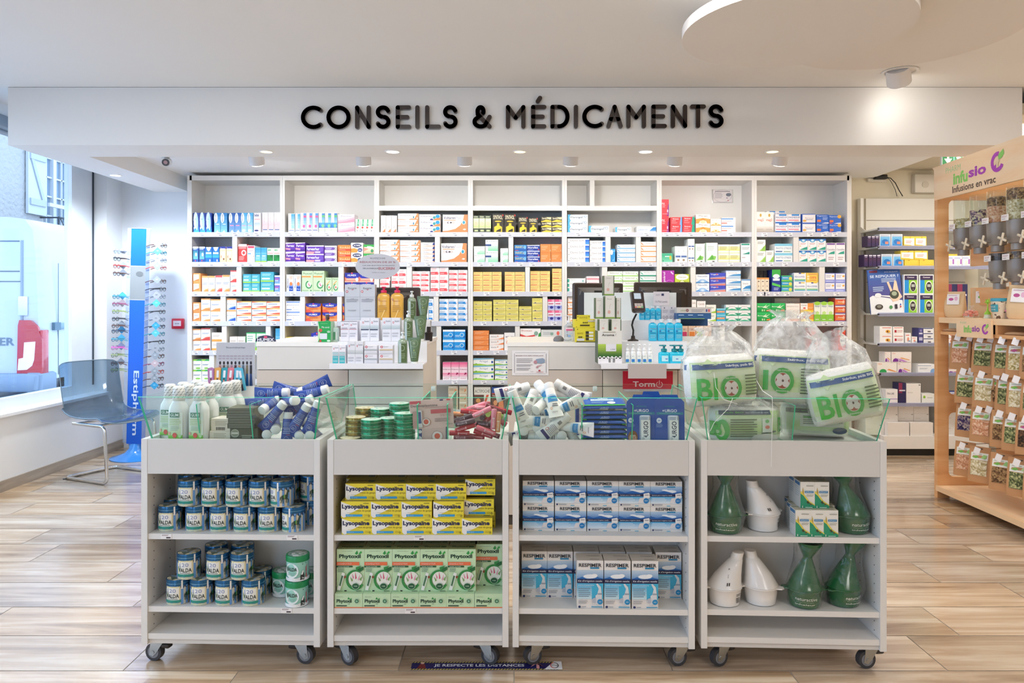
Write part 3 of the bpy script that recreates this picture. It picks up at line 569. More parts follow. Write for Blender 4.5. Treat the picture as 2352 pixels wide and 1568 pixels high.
'synthw': ('black and yellow flat gel box', '3b362c', 'p,f2cf3c,.0,.0,1,.0,1,.3,.5,.46,.0,.1;b,Synthol,.4,.66,.6,.4,f3ebc8;p,f6ecb0,.5,.9,1,.9,1,.5,.8,.5'),
'limes': ('dark green and lime narrow box', 'd9e2b0', 'r,0,.84,1,1,3d4a3a;r,0,0,1,.24,33402f;r,.2,.06,.8,.16,c8d49c;g,.05,.3,.95,.8,c6da8a,f4f4d8;e,.5,.5,.3,.12,e8d2b0;r,.1,.88,.8,.95,b9c4a2'),
'wgm': ('white and mint medicine box', 'f3faf5', 'g,.3,0,1,.5,8fdcb0,d4f2de;t,Ibufetum,.5,.82,.8,.1,84a090;r,0,.38,.36,.48,e0685a;p,eafaf0,0,.5,.6,.5,.3,.2,0,.2'),
'wgn': ('white and mint box with navy tab', 'f3faf5', 'g,.2,0,1,.5,7fd6a6,d4f2de;t,Ketum,.5,.86,.8,.1,6c8080;r,0,.44,.46,.6,34508c'),
'advil': ('blue box with yellow lettering', '2a66c0', 'g,0,0,1,1,1c54b0,4a9adc;t,AdvilCap,.48,.6,.8,.5,f2e04a;p,e84a40,0,0,.4,0,.2,.12;e,.86,.6,.1,.3,7ab8e8'),
'nurofen': ('navy box with white lettering', '2544a4', 'r,0,.84,1,1,d8def2;b,Nurofen,.45,.56,.8,.36,f0f2fb;r,.1,.1,.5,.2,8fa2dc;e,.9,.2,.05,.12,e04a4a'),
'flami': ('white flat gel box with cyan end', 'fbfcfd', 'r,0,0,.16,1,4db8ea;e,.16,.5,.06,.46,fbfcfd;b,Flamigel,.44,.5,.6,.36,66788a;o,.88,.66,.07,.2,.3,7fa8c4;r,.72,.72,.82,.78,7fa8c4'),
'calav': ('white flat box with blue wing', 'fbfcfd', 't,calavion,.32,.5,.52,.3,3f7fc0;p,2f8ed6,.66,.3,1,.3,1,.9,.85,.84;r,.66,.2,1,.26,2f8ed6;r,.05,.2,.5,.25,d8dce2'),
'osmo': ('white flat box with blue end', 'fbf9f8', 't,Osmo Soft,.44,.66,.64,.34,8a888c;g,.82,0,1,.8,5aa8ee,1a5cd0;e,.06,.3,.02,.06,444444;r,.1,.26,.6,.3,eadcd4'),
'blu1': ('small blue box with white bubble', '2f9be0', 'e,.2,.75,.3,.2,f4fafd;o,.5,.4,.4,.3,.3,7fc4f0,250,360;r,.5,.8,.95,.88,8fd0f4'),
'valb': ('white flat cream box with blue stripe', 'f6fafc', 'r,0,.0,1,.24,7fbce0;t,Sédermyl,.62,.66,.6,.34,a6a2a8;p,5fb0de,.0,.9,.14,.5,.2,.3,.05,.5'),
'valo': ('white flat cream box with orange stripe', 'fdf7f2', 'r,0,.0,1,.22,f4a468;t,Sédermyl,.62,.66,.6,.3,b0a0a0;p,f0904c,.0,.9,.14,.5,.2,.3,.05,.5'),
'valg': ('white flat cream box with lime stripe', 'f7fbf2', 'r,0,.0,1,.22,a8dc7c;t,Sédermyl,.45,.64,.6,.34,8a988a;p,8fd060,.86,.7,1,.3,1,.2,.84,.6'),
'valt': ('white flat cream box with green stripe', 'f7fbf8', 'r,0,.0,1,.24,2fa080;t,Sédermyl,.58,.66,.7,.34,9aa8a2;p,5fc0a0,.0,.9,.16,.5,.2,.3,.05,.5'),
'tealw': ('white flat box with teal end', 'f6f8f6', 'r,0,.1,.1,.8,3fae96;t,Dacryo,.32,.7,.3,.2,8fa0a0;e,.86,.4,.06,.2,8fc4c4'),
'redln': ('white flat box with a crimson line', 'fbf0f0', 'r,0,.4,1,.56,e0506c;r,0,.26,1,.3,f0a4b0;r,.1,.7,.8,.84,f6d6da'),
'redpur': ('red and purple bladder box', 'e8404f', 'p,96228a,.7,0,1,0,1,.8,.86,.6;b,Azi,.2,.76,.4,.1,fbe4ea;l,.1,.5,.5,.7,2,f6a8b0;e,.82,.3,.08,.1,f4d8ea;r,.1,.1,.9,.14,f48a96'),
'redbl': ('red and light blue box', 'ea4a50', 'p,7ab0ea,.8,0,1,0,1,1,.88,1;b,Boisson,.45,.78,.5,.16,fbe8ea;b,pure,.3,.5,.3,.12,f8d8da;l,.1,.16,.6,.36,2,f49aa0'),
'redgr': ('red and green box', 'ea4a50', 'p,22a888,.72,0,1,0,1,1,.82,1;b,Boisson,.4,.78,.5,.16,fbe8ea;b,pure,.3,.5,.3,.12,f8d8da;l,.1,.16,.6,.36,2,f49aa0'),
'marga': ('white box with orange rays', 'fdf6ee', 't,Marga,.5,.84,.6,.2,7b7278;p,f5a84a,0,.5,.5,.62,1,.5,1,0,.8,0,.7,.3,.5,.4,.3,.3,.2,0,0,0;e,.5,.2,.2,.2,fbdcae;p,f08a2c,.3,.3,.5,.4,.7,.3,.6,.5,.5,.56,.4,.5'),
'sept': ('white and gold box', 'fdf8ee', 't,Imodium,.5,.82,.8,.16,8fa0b4;p,f0b04c,0,.1,.5,.36,1,.1,1,0,0,0;e,.5,.3,.3,.2,f8e2c0;e,.5,.26,.1,.1,f0a040'),
'whrb': ('white box with blue bar and red tab', 'fdfaf8', 'r,.0,.74,.84,.92,6a9ed8;r,0,.18,.4,.32,f07a68;l,.0,.46,.8,.6,1,e0a8a0'),
'grn1': ('green flat box', '5cc4a0', 'g,0,0,1,.9,7fd8b4,3fb48c;r,.3,.6,.7,.7,e8f8f0;e,.8,.5,.1,.24,e8c44a;r,.1,.1,.16,.2,225544'),
'whdots': ('white box with blue tabs and brown dots', 'f8f9f8', 'r,.05,.3,.44,.42,5a78b0;r,.5,.3,.95,.42,5a78b0;e,.26,.14,.1,.07,a89078;e,.7,.14,.1,.07,a89078;e,.3,.7,.03,.03,b0b4a8;e,.7,.7,.03,.03,b0b4a8'),
'whleaf': ('white box with green leaf', 'f6fbf4', 'p,8fcf66,.1,.1,.5,.36,.9,.3,.8,.12;p,5fb04a,.3,.14,.55,.4,.7,.16;l,.15,.6,.7,.85,3,c8d4c8;r,.55,.02,.75,.07,555555;r,0,0,.04,1,4aa85a'),
'whylw': ('white and lemon box', 'fbf9ee', 'g,0,.3,1,.8,f2e486,faf4c8;l,.1,.4,.8,.8,3,b8b060;r,0,0,1,.1,f4eeb0'),
'whtl': ('white tall box with teal wave', 'fafcfb', 'r,.05,.9,.9,.98,2fa088;p,2f9c88,.1,.42,.9,.42,.9,.56,.6,.5;l,.1,.66,.9,.8,2,a8b0b0;l,.1,.2,.5,.3,1,c0b0b0'),
'meg': ('magenta box with vertical white lettering', 'b23aae', 'b,Météptérol,.22,.5,.85,.22,fbf0fb,90;o,.62,.36,.32,.2,.12,e080dc;p,f0d0f0,.7,.9,.9,.8,.95,.84,.74,.97;r,0,0,1,.06,8a2888'),
'yelgr': ('white box with yellow green shield frame', 'c9d84a', 'e,.5,.66,.44,.34,fbfbf2;t,Valériale,.5,.66,.55,.16,9aa080;p,9cb82a,.2,.0,.8,.0,.6,.3,.4,.3;e,.5,.12,.14,.14,f2f2c0'),
'naus': ('white and blue shield box', 'f4f8fc', 't,Nausélib,.5,.78,.7,.2,6c80a4;p,5a9ad8,0,.1,.5,.4,1,.1,1,.0,0,.0;e,.5,.26,.28,.2,a8ccee;e,.5,.2,.12,.12,e4f0fa;o,.5,.6,.52,.36,.06,88b4e0,200,340'),
'voga': ('blue and coral flat box', '4a55c8', 'b,Vogalib,.3,.72,.5,.26,f0f0fc;p,f0907a,0,.1,1,.3,1,.0,0,.0;p,a8a4cc,.0,.26,1,.46,1,.3,0,.12;r,.4,.7,.5,.86,e05a70'),
'smec': ('white box with blue wing', 'fbfcfd', 'r,0,.9,1,.98,4f94d0;t,Smecta,.45,.66,.6,.16,a8a4ac;p,3f96d4,.1,.2,.5,.44,1,.52,1,.24,.5,.24;p,9ccbe8,0,.06,1,.1,1,.2,.4,.18'),
'wor': ('white tall box with an orange foot', 'fbf8f4', 't,Camilia,.5,.86,.7,.1,a88a80;r,.0,.0,1,.16,f08850;e,.75,.3,.1,.08,8fb86a;l,.1,.4,.8,.7,3,d8cbc4'),
'wlime': ('white box with a lime curve', 'f8fbf2', 'p,a8d04a,.1,0,1,0,1,.6,.9,.24,.5,.12;t,Tanakan,.42,.68,.7,.22,8a9868'),
'cyor': ('cyan and orange box', '3fb4dc', 'r,0,.34,.9,.62,f09a5a;t,Ultra,.5,.5,.6,.2,fbe4d0;r,0,.8,1,1,8fd8ee;r,0,0,1,.12,58c4e4'),
'wtz': ('white box with a teal zigzag', 'f9fcfa', 'p,2fa882,.0,.0,.3,.5,.0,.5;p,2fa882,1,0,.7,.5,1,.5;p,3fb48c,.0,.1,.5,.3,1,.1,1,.0,0,0;t,Gaviscon,.5,.7,.5,.16,c08a9a'),
'magx': ('white tall box with a faint crest', 'fbf5ef', 'e,.5,.84,.12,.08,d8b050;b,mag2,.5,.6,.7,.16,e0907a;g,.0,.0,1,.3,b4a89c,f2eae2;r,.1,.12,.8,.18,c8beb4'),
'magn': ('white and blue box with navy lettering', 'f6f6fa', 'r,.3,.84,.9,1,2a8ee0;t,MAGNESIUM,.5,.66,.9,.2,3a4890;r,.05,.28,.85,.42,f0a0b0;r,.0,.0,1,.16,2f78d0;r,.5,.2,.95,.26,f4d0a8'),
'bwh': ('blue box with a white panel', '3a66c8', 'r,.06,.06,1,.92,f8f6f8;t,Berocca,.55,.56,.6,.14,c898a0;e,.2,.26,.14,.12,f2b85a;r,.3,.36,.8,.42,a0a8c0'),
'blor': ('blue box with an orange tab', '2f6cd0', 't,Magnésium,.45,.84,.8,.16,f0f4fc;r,.05,.18,.36,.42,ee7a3c;l,.5,.4,.9,.7,2,b8ccee;p,fbfbfb,.4,0,1,0,1,.12,.7,.1'),
'bloy': ('blue box with orange tab and yellow sun', '2f6cd0', 't,Magnésium,.4,.8,.7,.16,f0f4fc;r,.05,.18,.36,.42,ee7a3c;e,.86,.82,.16,.2,f2b436;p,fbfbfb,.4,0,1,0,1,.12,.7,.1;p,c44a7a,0,0,.3,0,.2,.14,0,.1'),
'wleaf2': ('white box with a lime leaf corner', 'fbfbf6', 'p,9ace5a,.4,.0,1,.0,1,.5,.8,.4;p,c4e48a,.3,.0,.5,.0,.85,.4,1,.6,1,.5;l,.15,.6,.8,.85,2,b0a8a0'),
'pstr': ('white and cyan flat box', 'f8fbfc', 'r,0,.74,1,1,8ad0ea;t,PHYTO STRESS,.5,.5,.85,.2,4a70a0;p,5078b0,.05,.1,.4,.1,.45,.22,.05,.22;r,.5,.1,.9,.2,a8c4a8'),
'boi': ('white box with blue cap and teal wave', 'fafbfb', 'r,0,.84,1,1,2f6cc0;e,.5,.84,.3,.14,5aaee0;e,.5,.86,.16,.09,dff0f8;p,2fa890,.05,.06,.95,.06,.95,.34,.5,.22;l,.15,.5,.8,.66,2,e0a8b0;e,.16,.38,.06,.04,f2c45a'),
'cocc': ('white tall box with purple header', 'f9f7f9', 'r,.05,.9,.95,.98,7a4aa0;t,Cocculine,.5,.66,.85,.1,707088;p,2fa890,.15,.42,.9,.42,.9,.58,.5,.52;l,.2,.1,.8,.3,2,c8b0b4'),
'crorg': ('cream tall box with an orange top', 'f4e4cc', 'r,0,.88,1,1,f0a45c;r,.3,.7,.7,.76,5a5048;p,5a5048,.4,.36,.6,.36,.5,.48;r,.25,.06,.75,.14,4a4a44'),
'kid': ('navy and green lotion box', '2a3f9a', 'r,0,.66,1,1,3fb44a;e,.5,.7,.4,.1,e8f4fa;r,.1,.5,.9,.6,f0f6fc;p,5fcf5a,0,.3,1,.2,1,.3,0,.42;l,.2,.06,.8,.2,2,c8d4f4'),
'byg': ('sky blue box with yellow sun', '3aa4d8', 'r,0,.8,1,1,4fb86a;r,0,.0,1,.2,8fd45a;e,.82,.46,.16,.28,f2da5a;r,.1,.5,.6,.62,e4f4fa'),
'mela': ('white box with blue and green waves', 'f8fafb', 'r,.4,.9,.9,1,f2d04a;t,MÉLA-SOMMEIL,.5,.6,.86,.2,5a68b0;g,.05,.1,.95,.34,4aa8e0,a8d86a;e,.5,.94,.1,.06,4050b0'),
'promo': ('yellow promotional box', 'f8d25c', 'b,-50%,.55,.5,.6,.26,ea6a4a;r,.2,.8,.9,.9,e8a060;e,.16,.62,.1,.1,f8ecc0;e,.16,.36,.1,.1,f8ecc0;l,.3,.16,.9,.3,1,f0945a'),
'lav': ('white box in lavender frame', '8a94dc', 'r,.05,.3,.95,.92,faf8fc;r,0,0,1,.26,a4acee;e,.8,.66,.12,.1,f0b850;l,.12,.5,.6,.8,2,b8b8cc;l,.12,.06,.9,.2,1,dce0fa'),
'grnm': ('bright green medicine box', '1fb254', 'g,0,0,1,1,159a44,34cc6a;p,e8f8d8,.4,.5,.7,.85,.6,.6,.95,.8,.66,.52,.9,.4,.6,.46;b,Berocca,.3,.62,.5,.14,f4fff0;p,f0884a,.66,.1,.95,.1,.95,.3,.7,.26;r,.34,.1,.44,.3,c8f0b8;r,.5,.1,.56,.3,c8f0b8'),
'worf': ('white tall box with a salmon foot', 'fcf6ee', 't,BIMÉDOSYL,.5,.84,.86,.08,b8a89c;r,0,.0,1,.14,f4a478;o,.5,.5,.36,.2,.06,f6dcc8;e,.86,.26,.05,.04,5a60b0'),
'hely': ('white orange and yellow box', 'f6a04a', 'r,.0,.3,.55,1,fcfaf6;t,Hexyl,.27,.76,.4,.16,6a6a80;p,f6d84a,0,0,1,0,1,.2,.5,.3,0,.2;e,.3,.46,.1,.08,e2553c;l,.6,.4,.95,.6,2,fbd8a8'),
'limew': ('white and lime narrow box', 'f6fbee', 'r,0,.0,1,.36,8fd040;e,.5,.94,.5,.1,a8dc4a;t,Hexyl,.5,.78,.7,.12,5a6aa8;p,e24a3c,.4,.44,.7,.48,.5,.54;p,2f5ab0,.4,.4,.6,.4,.5,.46;e,.5,.44,.3,.08,c8ec8a;l,.2,.06,.8,.14,1,f0fbe0'),
'orrp': ('orange and red box with violet foot', 'ee6a48', 'r,0,.82,1,1,e4e0e4;g,.1,.2,.9,.76,f29a4a,e8503c;b,Ginseng,.5,.5,.5,.24,fbe8d0;r,0,0,1,.1,5a4aa8;e,.82,.5,.1,.2,f6c8b0'),
'redb2': ('red box with a white oval', 'e84a3c', 'e,.6,.5,.4,.3,fbfaf8;b,Vitascorbol,.6,.5,.6,.12,4a5a8a;r,0,.86,1,1,f06a4c'),
'redo': ('red orange box', 'f06048', 'g,0,0,1,1,f49a70,ea4a3a;l,.1,.4,.8,.7,3,f8c0a8;e,.5,.2,.2,.1,f8d8c4'),
'dkst': ('dark box', '3c3a3c', 'r,.2,.3,.3,.8,5a7a5a'),
# right hand unit
'dkp': ('dark purple test strip box', '34204a', 'r,.1,.86,.9,.96,e0dce8;g,.1,.1,.9,.7,2c1c5c,4a2448;r,.2,.76,.8,.8,b8a8c8'),
'meterb': ('white framed blue lancet box', 'f0f4f8', 'g,.06,.06,.94,.8,1f8ad8,7ac4ee;r,.06,.8,.94,.94,c4ccdc;e,.5,.4,.3,.2,1c78c8;r,.5,.2,.8,.4,ee8a70'),
'yelw': ('yellow and white box', 'f7d64e', 'r,.06,.1,.94,.8,fcfaf2;p,d8a828,.5,.78,.6,.98,.66,.84;l,.2,.3,.7,.6,2,e0a090;p,f2c83a,0,0,1,0,.6,.16,0,.2'),
'yelc': ('plain yellow box', 'f6cf4a', 'r,.4,.3,.9,.34,e2b42c;r,.9,0,.92,1,e8b838;e,.3,.9,.06,.06,c89020'),
'meter': ('white-framed lime glucose meter box', 'f2f4f2', 'r,.06,.04,.5,.72,1c92dc;r,.36,.04,.94,.72,96d23c;r,.06,.72,.94,.95,3a2850;b,Contour,.5,.86,.5,.07,f4f0f8;e,.66,.4,.24,.28,e9f2d8;e,.66,.38,.19,.24,352c30;r,.54,.36,.78,.5,b8bcb4;e,.66,.24,.05,.04,77706c'),
'whmed': ('white box with a small amber bottle', 'fbf9f6', 'e,.66,.4,.2,.18,f2b43c;r,.56,.3,.7,.5,8a4a1c;r,.2,.8,.9,.86,e0604a;l,.6,.1,.95,.3,1,c8c4c0'),
'whmedr': ('white box with a small red bottle', 'fbf9f6', 'r,.14,.3,.34,.6,c02a3a;l,.4,.3,.9,.6,3,d89a98;r,.1,.84,.9,.9,e0604a'),
'whs': ('small white box with red and blue print', 'fbfaf8', 'r,.1,.74,.7,.84,e89088;e,.5,.4,.2,.2,f0a48a;r,.5,.2,.9,.3,88a4c4'),
'blst': ('blue striped narrow box', '4a4a86', 'r,.1,.6,.9,.7,e4e4f0;r,.1,.2,.9,.4,c8c8e0;r,.3,.76,.7,.9,8f88c0'),
'whtab': ('white flat box with dark tab', 'f5f4f4', 'r,.0,.84,.9,1,3c4a80;r,.4,.2,.7,.4,4a4440;r,.1,.5,.7,.54,c8c8cc'),
'pur5': ('white box with a purple wave', 'f7efea', 't,TEVA,.12,.84,.16,.12,e0857a;p,7a2f9a,.05,.05,.5,.05,.3,.3,.2,.4,.1,.3;p,c88ad8,.2,.4,.5,.3,.8,.06,.6,.04,.4,.2;b,5,.36,.18,.07,.22,fbf4fb;p,f0a86a,.4,.4,.9,.2,.9,.26,.5,.46'),
'gro': ('white box with green dome and orange wave', 'f9f5ee', 't,TEVA,.14,.84,.2,.14,ee7a5a;e,.3,.12,.18,.26,2fa85a;p,f2a058,.5,.3,.9,.12,1,.14,.6,.4;r,0,0,1,.04,f6c49a'),
'whb': ('white box with pale blue corner', 'f8fafc', 'r,.0,.8,.8,.84,4a70b0;e,.95,.1,.2,.4,88b4e2;l,.1,.4,.6,.6,2,c0c8d4'),
'dkn': ('navy and white box', '2c2a58', 'r,0,.5,.5,1,8a2a50;r,.1,.6,.9,.66,e8e4ee'),
'whplain': ('plain white carton', 'f6f3ef', 'r,.86,.9,.97,.96,8a8a88;l,.1,.5,.5,.6,1,dedad4'),
'whpur': ('white box with a violet line', 'f7f4f4', 'r,0,.3,1,.34,8a5ac0;t,TENA CARE,.4,.7,.6,.14,5a607a;r,0,0,1,.06,c8b8e0'),
'whgreen2': ('white box with lime clover', 'f6f8f4', 'e,.2,.66,.1,.14,96cc3c;t,Hartmann,.66,.6,.4,.12,7a8a80;r,0,.0,1,.08,d8dcd4'),
'blank': ('plain white carton', 'f3efea', ''),
'whred2': ('white boxed cream with violet ends', 'f7f5f8', 'r,.0,.86,1,1,f2cf4a;r,0,.66,.8,.7,6a6ac0;e,.5,.3,.2,.2,f0e8e0;r,.76,.2,.96,.6,b06ac0'),
}
OWN = {}    # rail labels
STK = []
def style_mesh(key, w, h, d, cache={}):
    k = (key, round(w, 3), round(h, 3), round(d, 2))
    if k not in cache:
        desc, body, spec = STY[key]; cache[k] = carton(w, h, d, body, spec).mesh(); cache[k].name = 'carton_'+key
    return cache[k]
def box_thing(mesh, loc, rz, label, cat='box', group=None, name='medicine_box', rot=None):
    o = bpy.data.objects.new(name, mesh); COL.objects.link(o); o.location = loc; o.rotation_euler = rot or (0, 0, rz)
    return tag(o, label, cat, group)
NM = {}
for nm, ks in (('nasal_spray_box', 'navy spray spray2 spray3 whnavy'), ('saline_box', 'whpink whblue bluepink bluegreen pinkwide whgr'), ('throat_remedy_box', 'vicks shield cream redbox whred ltblue whgreen maxi'),
               ('homeopathy_box', 'orlab homo homr homw bluecorner boi cocc arni whgrt whyel'), ('digestion_box', 'teal purpblue greenfr marga sept whrb naus voga smec wtz cyor wlime wor'), ('flu_remedy_box', 'fervex fervexw whpurp rhin act grpk humexr humexo acet'),
               ('syrup_box', 'phyt phys'), ('lozenge_box', 'lysos'), ('painkiller_box', 'dolr dolb dolbl yelr yelb pinkbl pinkbaby advil nurofen orb wh2o'), ('gel_box', 'volt voltb plast navyflat whor synth synthw limes wgm wgn whorw redsw greysw'),
               ('dressing_box', 'beig poche urgob'), ('cream_box', 'flami calav osmo blu1 valb valo valg valt tealw redln'), ('herbal_box', 'grn1 whdots whleaf whylw whtl meg yelgr redpur redbl redgr'),
               ('vitamin_box', 'magx magn bwh blor bloy wleaf2 pstr crorg kid byg mela promo lav grnm worf hely limew orrp redb2 redo dkst'), ('test_strip_box', 'dkp meterb meter yelw yelc dkn blst'), ('care_carton', 'whmed whmedr whs whtab pur5 gro whb whplain whpur whgreen2 blank whred2')):
    for k in ks.split(): NM[k] = nm
PEND = []
def stack_at(*a, **k): PEND.append((a, k))
def flush():
    """place the collected stacks; two alike on one shelf are told apart by side"""
    seen = {}
    for n, (a, k) in enumerate(PEND): seen.setdefault((STY[a[0]][0], a[9]), []).append((a[1]+1000*a[3]*0, n))
    for n, (a, k) in enumerate(PEND):
        L_ = sorted(seen[(STY[a[0]][0], a[9])]); i = [q[1] for q in L_].index(n)
        _stack(*a, side=colw(i, len(L_)) if len(L_) > 1 else '', **k)
    PEND.clear()
def _stack(key, x0, x1, z0, z1, y, cols, rows, depth, where, skip=(), jit=.004, mix=None, side=''):
    """cols x rows cartons, lower left front corner x0,y,z0 (metres)"""
    w = (x1-x0)/cols; h = (z1-z0)/rows
    for c in range(cols):
        off = RND.uniform(0, jit)
        for r in range(rows):
            if (c, r) in skip: continue
            kk = (mix or {}).get((c, r), key); me = style_mesh(kk, w-.0025, h-.0006, depth)
            rz = RND.uniform(-.008, .008)
            pos = ' '.join(q for q in (roww(r, rows), colw(c, cols)) if q)
            if pos and side: pos += ' in '+side+' stack'
            elif side: pos = side+' one'
            lab = ', '.join(q for q in (STY[kk][0], pos, where) if q)
            box_thing(me, (x0+w*(c+.5)+RND.uniform(-.0004, .0004), y+off+RND.uniform(0, .003), z0+h*r), rz, lab, 'box', '%s, %s' % (STY[kk][0], where), name=NM.get(kk, 'medicine_box'))
def S(bay, row, x0, x1, yt, cols, rows, key, depth=.14, y=0., skip=(), mix=None, base=None):
    z0 = Z(ROWY[row] if base is None else base, SF); z1 = Z(yt, SF)
    STK.append((bay, row, (x0+x1)/2))
    stack_at(key, X(x0, SF), X(x1, SF), z0+.0006, z1, SF+.012+y, cols, rows, depth, '%s shelf, %s bay' % (SHN[row], BAYN[bay]), skip, mix=mix)
